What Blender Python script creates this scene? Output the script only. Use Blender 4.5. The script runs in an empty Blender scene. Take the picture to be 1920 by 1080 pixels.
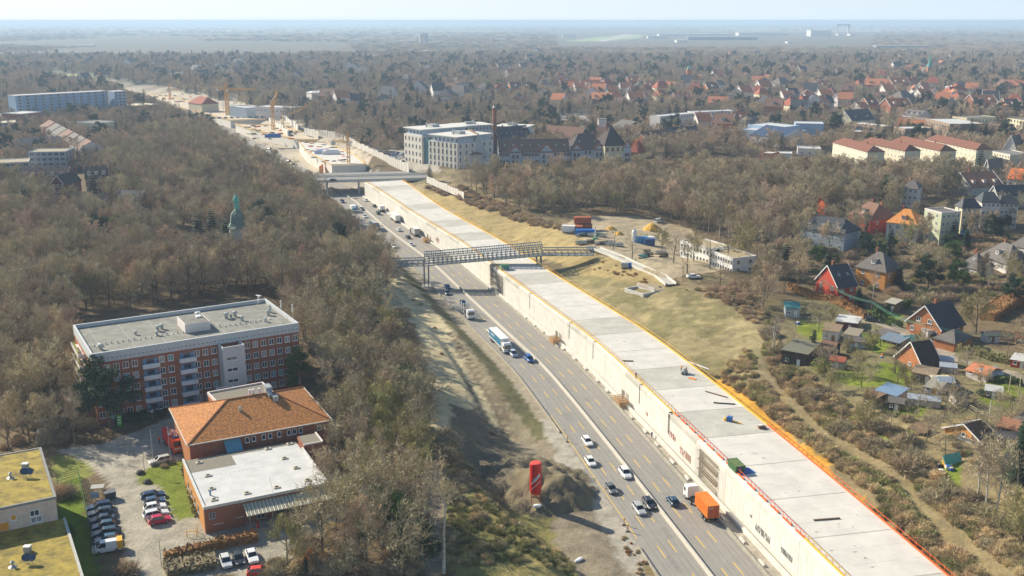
import bpy, bmesh, math, random
import numpy as np
from mathutils import Vector, Matrix
R = random.Random(7)
SC = bpy.context.scene
HAZE = .000155
COL = SC.collection
rad = math.radians
# ------------------------------------------------------------------ camera, sky, sun, exposure
CAMH = 95.0
FPX = 1910.0
PITCH = math.atan(502 / FPX)
CP, SP = math.cos(PITCH), math.sin(PITCH)
cd = bpy.data.cameras.new('camera'); cam = bpy.data.objects.new('camera', cd); COL.objects.link(cam)
cam.location = (0, 0, CAMH); cam.rotation_euler = (math.pi / 2 - PITCH, 0, 0)
cd.sensor_width = 36; cd.lens = 36 * FPX / 1920; cd.clip_start = 1; cd.clip_end = 160000
SC.camera = cam
SUN_AZ = rad(-56.0); SUN_EL = rad(31)          # azimuth clockwise from +Y
w = bpy.data.worlds.new('World'); SC.world = w; w.use_nodes = True
nt = w.node_tree; bg = nt.nodes['Background']
sky = nt.nodes.new('ShaderNodeTexSky'); sky.sky_type = 'NISHITA'; sky.sun_disc = False
sky.sun_elevation = SUN_EL; sky.sun_rotation = SUN_AZ; sky.air_density = 1.3; sky.dust_density = 0.6; sky.ozone_density = 3.0
tc = nt.nodes.new('ShaderNodeTexCoord'); sx = nt.nodes.new('ShaderNodeSeparateXYZ'); nt.links.new(tc.outputs['Generated'], sx.inputs[0])
hr = nt.nodes.new('ShaderNodeMapRange'); hr.inputs[1].default_value = -.6; hr.inputs[2].default_value = .6; nt.links.new(sx.outputs[0], hr.inputs[0])     # paler toward the sun
hc = nt.nodes.new('ShaderNodeMix'); hc.data_type = 'RGBA'; nt.links.new(hr.outputs[0], hc.inputs[0]); hc.inputs[6].default_value = (7.9, 8.6, 8.8, 1); hc.inputs[7].default_value = (5.7, 7.0, 8.4, 1)
fz = nt.nodes.new('ShaderNodeMapRange'); fz.inputs[1].default_value = .0; fz.inputs[2].default_value = .22; fz.inputs[3].default_value = .95; fz.inputs[4].default_value = 0; nt.links.new(sx.outputs[2], fz.inputs[0])
mx0 = nt.nodes.new('ShaderNodeMix'); mx0.data_type = 'RGBA'; nt.links.new(fz.outputs[0], mx0.inputs[0]); nt.links.new(sky.outputs[0], mx0.inputs[6]); nt.links.new(hc.outputs[2], mx0.inputs[7])
nt.links.new(mx0.outputs[2], bg.inputs[0]); bg.inputs[1].default_value = 0.08
sl = bpy.data.lights.new('sun', 'SUN'); sl.energy = 5.0; sl.angle = rad(0.5); sl.color = (1.0, 0.90, 0.72)
so = bpy.data.objects.new('sun', sl); COL.objects.link(so)
sd = Vector((math.sin(SUN_AZ) * math.cos(SUN_EL), math.cos(SUN_AZ) * math.cos(SUN_EL), math.sin(SUN_EL)))
so.rotation_euler = (-sd).to_track_quat('-Z', 'Y').to_euler(); so.location = (-60, 40, 200)
SC.view_settings.view_transform = 'Standard'; SC.view_settings.look = 'None'
SC.view_settings.exposure = 0.66; SC.view_settings.gamma = 1
SC.cycles.use_denoising = True
SC.cycles.max_bounces = 5; SC.cycles.diffuse_bounces = 3; SC.cycles.glossy_bounces = 2
SC.cycles.transmission_bounces = 2; SC.cycles.volume_bounces = 1; SC.cycles.caustics_reflective = False; SC.cycles.caustics_refractive = False

# ------------------------------------------------------------------ helpers
def ray(px, py):
    u = (px - 960) / FPX; v = (py - 540) / FPX
    return u, CP - v * SP, -(SP + v * CP)
def P(px, py, z=0.0):
    """point of the plane at height z seen at a photograph pixel"""
    a, b, c = ray(px, py); t = (z - CAMH) / c
    return Vector((a * t, b * t, z))
def link(o, parent=None):
    COL.objects.link(o)
    if parent is not None: o.parent = parent
    return o
def tag(o, label=None, cat=None, group=None, kind=None):
    if label: o['label'] = label
    if cat: o['category'] = cat
    if group: o['group'] = group
    if kind: o['kind'] = kind
    return o
def thing(name, label, cat, loc=(0, 0, 0), rz=0.0, group=None):
    o = bpy.data.objects.new(name, None); link(o); o.location = loc; o.rotation_euler = (0, 0, rz); o.empty_display_size = .5
    return tag(o, label, cat, group)
class MB:
    def __init__(s): s.v = []; s.f = []; s.m = []
    def add(s, vs, fs, mi=0):
        n = len(s.v); s.v += [tuple(x) for x in vs]; s.f += [tuple(i + n for i in f) for f in fs]; s.m += [mi] * len(fs)
        return s
    def box(s, x0, y0, z0, x1, y1, z1, mi=0):
        return s.add([(x0,y0,z0),(x1,y0,z0),(x1,y1,z0),(x0,y1,z0),(x0,y0,z1),(x1,y0,z1),(x1,y1,z1),(x0,y1,z1)],
              [(0,3,2,1),(4,5,6,7),(0,1,5,4),(1,2,6,5),(2,3,7,6),(3,0,4,7)], mi)
    def prism(s, poly, z0, z1, mi=0):
        n = len(poly); return s.add([(x, y, z0) for x, y in poly] + [(x, y, z1) for x, y in poly],
              [tuple(range(n - 1, -1, -1)), tuple(range(n, 2 * n))] + [(i, (i + 1) % n, n + (i + 1) % n, n + i) for i in range(n)], mi)
    def bar(s, a, b, w=.1, h=None, mi=0):
        """box bar between two points"""
        h = h or w; a = Vector(a); b = Vector(b); d = b - a
        if d.length < 1e-6: return s
        d.normalize(); up = Vector((0, 0, 1)) if abs(d.z) < .95 else Vector((1, 0, 0))
        r = d.cross(up).normalized() * (w / 2); u = r.cross(d).normalized() * (h / 2)
        return s.add([a-r-u, a+r-u, a+r+u, a-r+u, b-r-u, b+r-u, b+r+u, b-r+u], [(0,1,2,3),(7,6,5,4),(0,4,5,1),(1,5,6,2),(2,6,7,3),(3,7,4,0)], mi)
    def tube(s, a, b, r0, r1=None, n=6, mi=0, cap=True):
        r1 = r0 if r1 is None else r1; a = Vector(a); b = Vector(b); d = (b - a)
        if d.length < 1e-6: return s
        d.normalize(); up = Vector((0, 0, 1)) if abs(d.z) < .9 else Vector((1, 0, 0))
        x = d.cross(up).normalized(); y = d.cross(x).normalized(); vs = []
        for c, r in ((a, r0), (b, r1)):
            for i in range(n):
                t = 2 * math.pi * i / n; vs.append(c + x * (math.cos(t) * r) + y * (math.sin(t) * r))
        fs = [(i, (i + 1) % n, n + (i + 1) % n, n + i) for i in range(n)]
        if cap: fs += [tuple(range(n - 1, -1, -1)), tuple(range(n, 2 * n))]
        return s.add(vs, fs, mi)
    def lathe(s, prof, n=10, c=(0, 0), mi=0):
        vs = []; fs = []
        for r, z in prof:
            for i in range(n):
                t = 2 * math.pi * i / n; vs.append((c[0] + r * math.cos(t), c[1] + r * math.sin(t), z))
        for k in range(len(prof) - 1):
            for i in range(n): fs.append((k*n+i, k*n+(i+1)%n, (k+1)*n+(i+1)%n, (k+1)*n+i))
        fs += [tuple(range(n - 1, -1, -1)), tuple((len(prof) - 1) * n + i for i in range(n))]
        return s.add(vs, fs, mi)
    def mesh(s, name, mats):
        me = bpy.data.meshes.new(name); me.from_pydata(s.v, [], s.f)
        for m in (mats if isinstance(mats, (list, tuple)) else [mats]): me.materials.append(m)
        if len(me.materials) > 1: me.polygons.foreach_set('material_index', s.m)
        me.update(); return me
    def build(s, name, mats, parent=None, loc=None, rz=None, smooth=False):
        me = s.mesh(name, mats)
        if smooth: me.polygons.foreach_set('use_smooth', [True] * len(me.polygons))
        o = link(bpy.data.objects.new(name, me), parent)
        if loc is not None: o.location = loc
        if rz is not None: o.rotation_euler = (0, 0, rz)
        return o
def children(o): return KIDS.get(o, None) if False else [c for c in o.children]
def copy_tree(src_tree, parent=None):
    """src_tree: (object, [subtrees]); copies a thing, its parts and sub-parts"""
    o, subs = src_tree; c = o.copy(); COL.objects.link(c); c.parent = parent
    for t in subs: copy_tree(t, c)
    return c
def tree_of(o): return (o, [tree_of(c) for c in o.children])

# ------------------------------------------------------------------ materials
MATS = {}
def M(name, col, rough=.85, var=.12, scale=1.5, metal=0.0, spec=.3, rnd=0.0, col2=None, bump=0.0, thr=None, alpha=None):
    if name in MATS: return MATS[name]
    m = bpy.data.materials.new(name); MATS[name] = m; m.use_nodes = True; n = m.node_tree; L = n.links
    b = n.nodes['Principled BSDF']; b.inputs['Roughness'].default_value = rough; b.inputs['Metallic'].default_value = metal
    b.inputs['Specular IOR Level'].default_value = spec
    g = n.nodes.new('ShaderNodeNewGeometry'); no = n.nodes.new('ShaderNodeTexNoise'); no.inputs['Scale'].default_value = scale
    no.inputs['Detail'].default_value = 4; no.inputs['Roughness'].default_value = .65; L.new(g.outputs['Position'], no.inputs['Vector'])
    cr = n.nodes.new('ShaderNodeValToRGB'); L.new(no.outputs['Fac'], cr.inputs[0])
    lo, hi = (.32, .68) if thr is None else thr
    cr.color_ramp.elements[0].position = lo; cr.color_ramp.elements[1].position = hi
    c2 = col2 if col2 else [min(1, c * (1 + var)) for c in col]; c1 = col if col2 else [c * (1 - var) for c in col]
    cr.color_ramp.elements[0].color = (*c1, 1); cr.color_ramp.elements[1].color = (*c2, 1)
    out = cr.outputs[0]
    if rnd:
        oi = n.nodes.new('ShaderNodeObjectInfo'); mr = n.nodes.new('ShaderNodeMapRange'); mr.inputs[3].default_value = 1 - rnd; mr.inputs[4].default_value = 1 + rnd
        L.new(oi.outputs['Random'], mr.inputs[0]); mx = n.nodes.new('ShaderNodeVectorMath'); mx.operation = 'SCALE'
        L.new(out, mx.inputs[0]); L.new(mr.outputs[0], mx.inputs['Scale']); out = mx.outputs[0]
        h = n.nodes.new('ShaderNodeHueSaturation'); m2 = n.nodes.new('ShaderNodeMath'); m2.operation = 'MULTIPLY'; m2.inputs[1].default_value = 7.31
        fr = n.nodes.new('ShaderNodeMath'); fr.operation = 'FRACT'; mh = n.nodes.new('ShaderNodeMapRange'); mh.inputs[3].default_value = .5 - rnd * .06; mh.inputs[4].default_value = .5 + rnd * .06
        L.new(oi.outputs['Random'], m2.inputs[0]); L.new(m2.outputs[0], fr.inputs[0]); L.new(fr.outputs[0], mh.inputs[0]); L.new(mh.outputs[0], h.inputs['Hue'])
        L.new(out, h.inputs['Color']); out = h.outputs[0]
    L.new(out, b.inputs['Base Color'])
    if bump:
        bm = n.nodes.new('ShaderNodeBump'); bm.inputs['Strength'].default_value = bump; bm.inputs['Distance'].default_value = .3
        L.new(no.outputs['Fac'], bm.inputs['Height']); L.new(bm.outputs[0], b.inputs['Normal'])
    return m
WHITE = M('white_render', (.66, .61, .58), var=.06); CREAM = M('cream_render', (.62, .55, .38), var=.08); YEL = M('yellow_render', (.66, .61, .46), var=.12, scale=.6)
BRICK = M('red_brick', (.30, .115, .065), var=.18, scale=.8); BRICKO = M('orange_brick', (.42, .17, .07), var=.12, scale=.6); BRICKB = M('brown_brick', (.30, .22, .16), var=.15)
REDW = M('red_render', (.45, .06, .03), var=.1); ORW = M('orange_render', (.56, .26, .07), var=.12)
GRN = M('pale_green_render', (.50, .53, .38)); GREYW = M('grey_render', (.38, .38, .36)); BLUEW = M('blue_grey_render', (.34, .40, .47)); DARKW = M('dark_timber', (.07, .05, .04), var=.3)
WOOD = M('brown_timber', (.20, .13, .08), var=.25); PINKW = M('pale_pink_render', (.62, .50, .42))
TILEO = M('orange_tiles', (.50, .19, .06), var=.3, scale=1.2, bump=.3); TILEOB = M('mottled_orange_tiles', (.22, .095, .035), col2=(.60, .25, .07), scale=2.4, bump=.3, thr=(.36, .64))
TILER = M('red_tiles', (.32, .09, .05), var=.2); TILEB = M('brown_tiles', (.20, .11, .075), var=.2); SLATE = M('slate_tiles', (.055, .06, .07), var=.25, rough=.6)
GREYR = M('grey_tiles', (.15, .135, .125), var=.18); FELT = M('roof_felt', (.20, .195, .17), var=.25, scale=.5, col2=None); FELTL = M('light_roof_membrane', (.55, .55, .54), var=.12, scale=.35)
GRAVELR = M('gravel_roof', (.22, .20, .16), var=.3, scale=6); COPPER = M('copper_green', (.14, .42, .34), var=.3, scale=1); METAL = M('galvanised_steel', (.42, .43, .42), metal=.4, rough=.45, var=.2)
BLUEM = M('blue_painted_metal', (.03, .13, .42), rough=.5); WHITEP = M('white_plastic', (.75, .75, .74), rough=.5, var=.04); BLACK = M('black_rubber', (.02, .02, .022), rough=.8)
GLASS = M('window_glass', (.035, .05, .07), rough=.12, spec=.8, var=.4, scale=.9); GLASSG = M('car_glass', (.015, .022, .03), rough=.08, spec=.8, var=.2)
CURT = M('window_glass_curtained', (.30, .30, .30), rough=.3, spec=.7, var=.3)
CONC = M('concrete', (.615, .59, .535), var=.10, scale=.22, bump=.1); CONCW = M('concrete_wall', (.65, .63, .575), var=.09, scale=.3); CONCG = M('concrete_stained', (.48, .465, .405), var=.16, scale=.16, bump=.1)
CONCD = M('concrete_weathered', (.33, .31, .26), var=.25, scale=.8)
ORANGE = M('orange_paint', (.75, .22, .03), rough=.5); YELP = M('yellow_paint', (.75, .42, .04), rough=.5); REDP = M('red_paint', (.60, .02, .012), rough=.4, var=.06)
GREENP = M('green_paint', (.06, .14, .06)); TEAL = M('teal_paint', (.08, .30, .28))
ASPH = M('asphalt', (.30, .285, .26), var=.10, scale=.12, rough=.9)
BARK = M('bark', (.17, .14, .10), var=.35, scale=2); BARKW = M('birch_bark', (.48, .45, .38), var=.3, scale=2)
TWIG = M('bare_twigs', (.43, .335, .22), var=.18, scale=.3, rnd=.4); TWIGG = M('greenish_twigs', (.40, .335, .215), var=.2, scale=.3, rnd=.2); TWIGO = M('olive_twigs', (.37, .325, .15), var=.2, scale=.3, rnd=.22); TWIGR = M('reddish_twigs', (.45, .33, .22), var=.2, scale=.3, rnd=.2)
TWIGP = M('pale_twigs', (.38, .33, .26), var=.2, scale=.3, rnd=.15)
NEED = M('dark_needles', (.035, .068, .034), var=.4, scale=.8, rnd=.3); NEEDP = M('pine_needles', (.075, .13, .03), var=.35, scale=.8, rnd=.25); LEAFY = M('yellow_green_foliage', (.20, .20, .04), var=.3, rnd=.2)
HEDGEM = M('brown_hedge_leaves', (.30, .16, .06), var=.35, scale=2); HEDGEG = M('green_hedge_leaves', (.08, .12, .03), var=.4, scale=2)
SOILO = M('orange_soil', (.62, .34, .06), var=.2, scale=.5, bump=.5)
# ------------------------------------------------------------------ the motorway's axis
_med = [(1330,1079),(1235,955),(1122,811),(1070,747),(1022,690),(960,633),(862,542),(815,497),(782,472),(725,430),(692,400),(650,365)]
AX = [P(*p).xy for p in _med]
d0 = (AX[0] - AX[1]).normalized(); AX = [AX[0] + d0 * 260, AX[0] + d0 * 60] + AX
_wb = [(585,318),(545,296),(492,268),(437,240),(385,222),(335,203),(285,187),(235,173),(180,165)]
prev = AX[-1]
for p in _wb:
    q = P(*p).xy; d = (q - prev).normalized(); n = Vector((d.y, -d.x)); AX.append(q - n * 12.4 * (1 if True else 0)); prev = q
AX = np.array([(p.x, p.y) for p in AX])
def smooth_line(a, step=4.0, it=3):
    for _ in range(it):
        b = [a[0]]
        for i in range(len(a) - 1): b += [a[i] * .75 + a[i + 1] * .25, a[i] * .25 + a[i + 1] * .75]
        b.append(a[-1]); a = np.array(b)
    s = np.concatenate([[0], np.cumsum(np.hypot(*(a[1:] - a[:-1]).T))]); q = np.arange(0, s[-1], step)
    return np.stack([np.interp(q, s, a[:, 0]), np.interp(q, s, a[:, 1])], 1)
AX = smooth_line(AX); AXT = np.gradient(AX, axis=0); AXT /= np.hypot(AXT[:, 0], AXT[:, 1])[:, None]
SEG = 4.0; NAX = len(AX)
def st(x, y):
    """arrays of x,y -> distance along and lateral offset (right positive)"""
    x = np.asarray(x, float); y = np.asarray(y, float); S = np.zeros(x.shape); T = np.full(x.shape, 1e9)
    fl = x.ravel(); gl = y.ravel(); s_ = np.empty(fl.shape); t_ = np.empty(fl.shape)
    for a in range(0, len(fl), 20000):
        X = fl[a:a+20000, None] - AX[None, :, 0]; Y = gl[a:a+20000, None] - AX[None, :, 1]
        i = np.argmin(X * X + Y * Y, 1); k = np.arange(len(i)); dx = X[k, i]; dy = Y[k, i]; tx = AXT[i, 0]; ty = AXT[i, 1]
        s_[a:a+20000] = i * SEG + dx * tx + dy * ty; t_[a:a+20000] = dx * ty - dy * tx
    return s_.reshape(x.shape), t_.reshape(x.shape)
def at(s, t, z=0.0):
    k = min(max(s / SEG, 0), NAX - 1.001); i = int(k); f = k - i
    p = AX[i] * (1 - f) + AX[i + 1] * f; d = AXT[i] * (1 - f) + AXT[i + 1] * f; d = d / math.hypot(*d)
    return Vector((p[0] + d[1] * t, p[1] - d[0] * t, z))
def heading(s):
    a = at(s - 2, 0); b = at(s + 2, 0); return math.atan2(b.y - a.y, b.x - a.x)
def stp(px, py, z=0.0):
    p = P(px, py, z); s, t = st([p.x], [p.y]); return float(s[0]), float(t[0])
ZT = 8.0
_top = [(1545,1075),(1490,1005),(1440,945),(1400,907),(1360,867),(1297,810),(1260,777),(1205,727),(1110,647),(1065,610),(990,545),(917,492),(872,462),(790,410),(730,370),(682,342)]
_rt = [(1777,1079),(1690,1010),(1645,967),(1595,915),(1505,845),(1455,810),(1437,795),(1380,747),(1310,695),(1260,660),(1170,597),(1090,538),(1020,502),(945,456),(855,405),(805,370),(757,340)]
_w = sorted(stp(*p, ZT) for p in _top); _r = sorted(stp(*p, ZT) for p in _rt)
_pw = np.polyfit([a for a, b in _w], [b for a, b in _w], 3); _pr = np.polyfit([a for a, b in _r], [b for a, b in _r], 3)
def wallT(s): return float(np.polyval(_pw, min(max(s, _w[0][0] - 12), _w[-1][0])))
def rightV(s): return np.polyval(_pr, np.clip(s, _r[0][0] - 12, _r[-1][0]))
def rightT(s): return float(rightV(s))
S_DK = stp(1640, 965, ZT)[0]; S_END = stp(682, 342, ZT)[0]; S_BR = stp(700, 352)[0]
# ------------------------------------------------------------------ terrain
ZL, ZR = 6.5, 10.5
def ss(a, b, x):
    t = np.clip((x - a) / (b - a), 0, 1); return t * t * (3 - 2 * t)
_rs = np.random.RandomState(3); _oct = [(_rs.uniform(0, 6.28), _rs.uniform(0, 6.28), f, _rs.uniform(0, 6.28)) for f in (.05, .08, .13, .21, .34, .55) for _ in range(3)]
def wob(x, y):
    h = 0
    for a, b, f, p in _oct: h = h + np.sin(x * f * math.cos(a) + y * f * math.sin(a) + p) * np.sin(y * f * math.cos(b) - x * f * math.sin(b) + p * 2) * (.06 / f) ** .7
    return h
HEAPS = [(1008, 912, 10, 6.0), (1046, 922, 8.5, 5.6), (985, 885, 10, 4.4), (962, 905, 8, 4.2), (1040, 895, 8, 3.2), (1020, 935, 8, 3.8)]
HEAPS = [(P(a, b, 1).x, P(a, b, 1).y, r, h) for a, b, r, h in HEAPS]
def tz(x, y):
    x = np.asarray(x, float); y = np.asarray(y, float); s, t = st(x, y)
    flat0 = np.interp(y, [110, 160, 172, 185, 205, 225, 245, 300], [-19, -20, -27, -33, -33, -24, -13, -12])
    top1 = np.interp(y, [110, 160, 190, 220, 260, 300, 340, 450, 700], [-32, -32, -40, -40, -38, -34, -30, -26, -24])
    left = ss(-flat0, -top1, -t) * ZL
    wb_ = ss(225, 250, y) * (1 - ss(470, 520, y)); left = left * (1 - wb_) + wb_ * (np.interp(-t, [12.5, 17, 19.5, 24.2, 26.8, 31, 41, 47], [0, 1.9, 2.1, 2.3, 4.7, 5.0, 5.6, ZL]) + .12 * np.sin(t * 2.6 + np.sin(s * .06)) * (t < -17) * (t > -26))
    rt = rightV(s)
    right = np.where(t < rt + .2, 0.0, 6.6 + (ZR - 6.6) * ss(0, 30, t - rt) + np.minimum(.02 * np.maximum(t - rt - 26, 0), 0))
    right = right - 3.6 * (1 - ss(.5, 4.5, t - rt)) * (t > rt + .2) * (1 - ss(S_DK, S_DK + 15, s))
    far = ss(S_END + 30, S_END + 120, s)
    right = right * (1 - far) + far * ss(33, 44, t) * 8.5
    z = np.where(t < 0, left, right)
    ff = ss(1000, 2200, y) ; z = z * (1 - ff) + 7.5 * ff
    amp = np.where((t < -12) | (t > rt + 2), 1.0, 0.0) * ss(0, 6, np.minimum(np.abs(t + 12), 1e3)) * np.where(t > 30, .5, .28)
    yard = ss(0, 4, x + 170) * ss(0, 4, -36 - x) * ss(0, 8, 245 - y)   # level building plots on the left
    z = z + amp * wob(x, y) * (1 - yard) * (1 - ff)
    for hx, hy, r, h in HEAPS:
        d = np.hypot(x - hx, y - hy); z = np.maximum(z, h * (1 - d / r) + (.45 * np.sin(x * 1.7 + y * .5 + np.sin(y)) + .3 * np.sin(y * 1.3 - x * .8)) * (d < r))if True else z
    return z
def tz1(x, y): return float(tz(np.array([x]), np.array([y]))[0])
def spaced(a, b, step, lo, hi, g=1.07):
    m = list(np.arange(a, b + .01, step)); l = []; d = step; x = a
    while x > lo: d = d * g; x -= d; l.append(x)
    h = []; d = step; x = b
    while x < hi: d = d * g; x += d; h.append(x)
    return np.array(l[::-1] + m + h)
gx = spaced(-130, 150, 1.0, -80000, 80000, 1.075); gy = spaced(125, 450, 1.15, -80, 110000, 1.055)
GX, GY = np.meshgrid(gx, gy); GZ = tz(GX, GY); GS, GT = st(GX, GY)
# paint: colour of the ground by region (pixel outlines projected on the ground they lie on)
def inpoly(px, py, poly):
    c = np.zeros(px.shape, bool); j = len(poly) - 1
    for i in range(len(poly)):
        xi, yi = poly[i][0], poly[i][1]; xj, yj = poly[j][0], poly[j][1]
        if yi != yj: c ^= ((yi > py) != (yj > py)) & (px < (xj - xi) * (py - yi) / (yj - yi) + xi)
        j = i
    return c
def wpoly(pts, z): return [P(a, b, z).xy for a, b in pts]
C_FOREST = (.15, .112, .066); C_SAND = (.48, .41, .255); C_SANDD = (.29, .245, .155); C_DRY = (.29, .225, .105); C_LAWN = (.17, .21, .03); C_ROUGH = (.22, .20, .075); C_YARD = (.36, .33, .265); C_GRAV = (.40, .36, .29)
C_ORG = (.66, .36, .06); C_TOWN = (.17, .155, .12)
GC = np.zeros(GX.shape + (3,)); GC[:] = C_TOWN
nw = wob(GX * 1.3 + 40, GY * 1.3); nw2 = wob(GX * 3 + 11, GY * 3 + 5)
def paint(mask, c, mix=1.0): GC[mask] = GC[mask] * (1 - mix) + np.array(c) * mix
near = GY < 930
paint(near & (GT < -8), C_FOREST); paint(near & (GT > 28), C_FOREST)
paint(near & (GT > 8.5) & (GT < 33), C_GRAV)
# left verge bands
b = (GY > 215) & (GY < 480)
paint(b & (GT < -8.3) & (GT > -12.5), (.34, .29, .21)); paint(b & (GT < -12.5 + nw * .5) & (GT > -17), (.145, .135, .065))
paint(b & (GT < -17 + nw2 * .5) & (GT > -19.5), C_SANDD); paint(b & (GT < -19.5 + nw * .8) & (GT > -24), (.225, .18, .115)); paint(b & (np.abs(GT + 22.6) < .35 + .1 * nw2), (.36, .30, .19)); paint(b & (np.abs(GT + 20.4) < .3 + .1 * nw2), (.36, .30, .19))
paint(b & (GT < -23 + nw * .5) & (GT > -41 + nw * 1.5), C_SAND); paint(b & (GT < -24.2 + nw2 * .3) & (GT > -27 + nw2 * .3), (.20, .165, .105)); paint(b & (GT < -21) & (GT > -21.9 + nw2 * .3), (.18, .15, .10), .7); paint(b & (GT < -30) & (GT > -30.7 + nw2 * .3), C_SANDD, .4)
SANDP = wpoly([(735,500),(775,520),(830,620),(900,740),(960,840),(1000,870),(930,905),(860,870),(800,780),(800,700),(760,640),(735,560)], 4)
paint(inpoly(GX + nw, GY + nw2, SANDP), C_SAND); 
paint((GY < 222) & (GT < -8.2) & (GT > -26 + nw2), (.27, .225, .16)); paint((GY < 235) & (GY > 158) & (GT < -8.2) & (GT > -13 + nw), (.40, .365, .30))
paint((GY < 166) & (GT < -9) & (GT > -10.5 + nw * .3), (.26, .20, .09)); paint((GY < 195) & (GT < -25 + nw2) & (GT > -46 + nw), C_ROUGH)
paint((GY < 172) & (GT < -30 + nw2) & (GT > -38 + nw), (.27, .23, .09))
for hx, hy, r, h in HEAPS: paint(np.hypot(GX - hx, GY - hy) < r * .95, (.20, .165, .105))
_cut_shade = wpoly([(862,770),(905,765),(960,790),(1000,845),(1010,875),(940,900),(880,880),(850,830)], 3); paint(inpoly(GX + nw, GY + nw2, _cut_shade), (.17, .145, .10))  # shade of the excavated cut, painted into the ground colour
# forest path beside the birch trunk
paint(inpoly(GX, GY, wpoly([(795,880),(835,880),(832,1080),(790,1080)], 6.5)), (.24, .20, .15))
# right bank
bank = (GT > 28) & (GT < 80) & (GY < 640)
paint(bank & (GY < 235), (.26, .205, .11)); paint(bank & (GY < 235) & (nw2 > .1), (.27, .21, .10))
paint(inpoly(GX + nw, GY + nw, wpoly([(1050,475),(1110,475),(1200,500),(1250,530),(1340,560),(1430,600),(1440,650),(1400,720),(1300,690),(1180,600),(1060,530)], 9.5)), (.29, .245, .115)); _bk = (GT > 33) & (GT < 78) & (GY > 235) & (GY < 600); _b2 = wob(GX * 5 + 3, GY * 4); paint(_bk & (_b2 > .35), (.20, .175, .085), .55); paint(_bk & (_b2 < -.45), (.40, .32, .18), .5); paint(_bk & (np.abs(nw - .1) < .05), (.16, .13, .08), .5)
paint(inpoly(GX + nw, GY + nw, wpoly([(785,345),(830,352),(900,380),(1000,420),(1090,450),(1110,470),(1250,530),(1300,545),(1150,520),(1030,470),(940,450),(860,405)], 10)), (.37, .285, .13))
_sa, _sb = stp(1610, 935, 8)[0], stp(1332, 700, 8)[0]; _rt = rightV(GS); paint((GS > _sa) & (GS < _sb) & (GT > _rt - 1) & (GT < _rt + 4.2 + nw2 * 2 - np.abs(GS - (_sa * .3 + _sb * .7)) * .03), C_ORG)
paint(inpoly(GX + nw * .5, GY + nw * .5, wpoly([(1335,700),(1370,705),(1440,775),(1540,860),(1600,925),(1570,900),(1440,800),(1380,755)], 7.6)), C_ORG)
paint(inpoly(GX + nw * .3, GY, wpoly([(1270,533),(1310,545),(1380,577),(1425,612),(1436,680),(1474,720),(1556,792),(1676,862),(1756,932),(1920,1063),(1920,1075),(1890,1055),(1743,938),(1669,870),(1548,800),(1466,725),(1429,685),(1417,615),(1372,582),(1300,549)], 10.3)), (.27, .225, .14), .4)
# site yard on the right plateau
paint(inpoly(GX + nw, GY, wpoly([(1045,425),(1110,410),(1200,405),(1290,425),(1400,470),(1420,500),(1310,520),(1250,530),(1200,500),(1115,465)], 10.3)), (.40, .33, .22))
paint(inpoly(GX + nw * .4, GY + nw2 * .4, wpoly([(1500,540),(1700,600),(1920,670),(1920,780),(1760,800),(1620,760),(1480,680),(1470,600)], 10.3)), (.19, .165, .085))
for pl in ([(1590,690),(1660,685),(1715,700),(1720,725),(1650,735),(1600,725),(1560,710)], [(1500,600),(1560,612),(1545,640),(1495,620)], [(1610,625),(1680,650),(1650,665),(1605,645)], [(1830,700),(1920,735),(1920,755),(1860,745)], [(1690,745),(1770,760),(1720,790),(1660,770)],
           [(1860,740),(1910,752),(1890,775),(1830,765)], [(1640,565),(1700,590),(1670,605),(1630,585)], [(1640,805),(1720,815),(1700,835),(1650,825)], [(1760,870),(1800,868),(1800,905),(1760,900)], [(1890,850),(1920,850),(1920,880),(1895,870)], [(1760,430),(1820,440),(1800,450),(1750,440)], [(1630,448),(1690,452),(1680,475),(1640,470)]):
    paint(inpoly(GX + nw * .3, GY + nw2 * .3, wpoly(pl, 10.3)), C_LAWN)
paint(inpoly(GX, GY, wpoly([(1600,583),(1700,625),(1800,668),(1920,716),(1920,728),(1790,680),(1690,636),(1590,592)], 10.3)), (.33, .28, .22))
# left plots
paint(inpoly(GX + nw * .15, GY + nw2 * .15, wpoly([(110,845),(200,830),(330,780),(480,745),(560,735),(640,780),(640,900),(620,1000),(480,1080),(240,1080),(225,1000),(200,900),(175,880)], ZL)), C_YARD)
paint(inpoly(GX, GY, wpoly([(100,852),(140,856),(172,872),(176,895),(108,905),(95,880)], ZL)), (.19, .20, .05)); paint(inpoly(GX, GY, wpoly([(106,905),(150,895),(158,950),(190,1080),(110,1080)], ZL)), (.13, .19, .02))
paint(inpoly(GX, GY, wpoly([(257,890),(280,875),(345,862),(368,930),(372,965),(330,978),(295,908),(262,908)], ZL)), C_LAWN)
paint(inpoly(GX, GY, wpoly([(345,865),(360,862),(385,960),(366,965)], ZL)), (.24, .19, .10))
paint(inpoly(GX, GY, wpoly([(60,770),(88,770),(90,835),(68,835)], ZL)), (.36, .31, .24))
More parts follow.
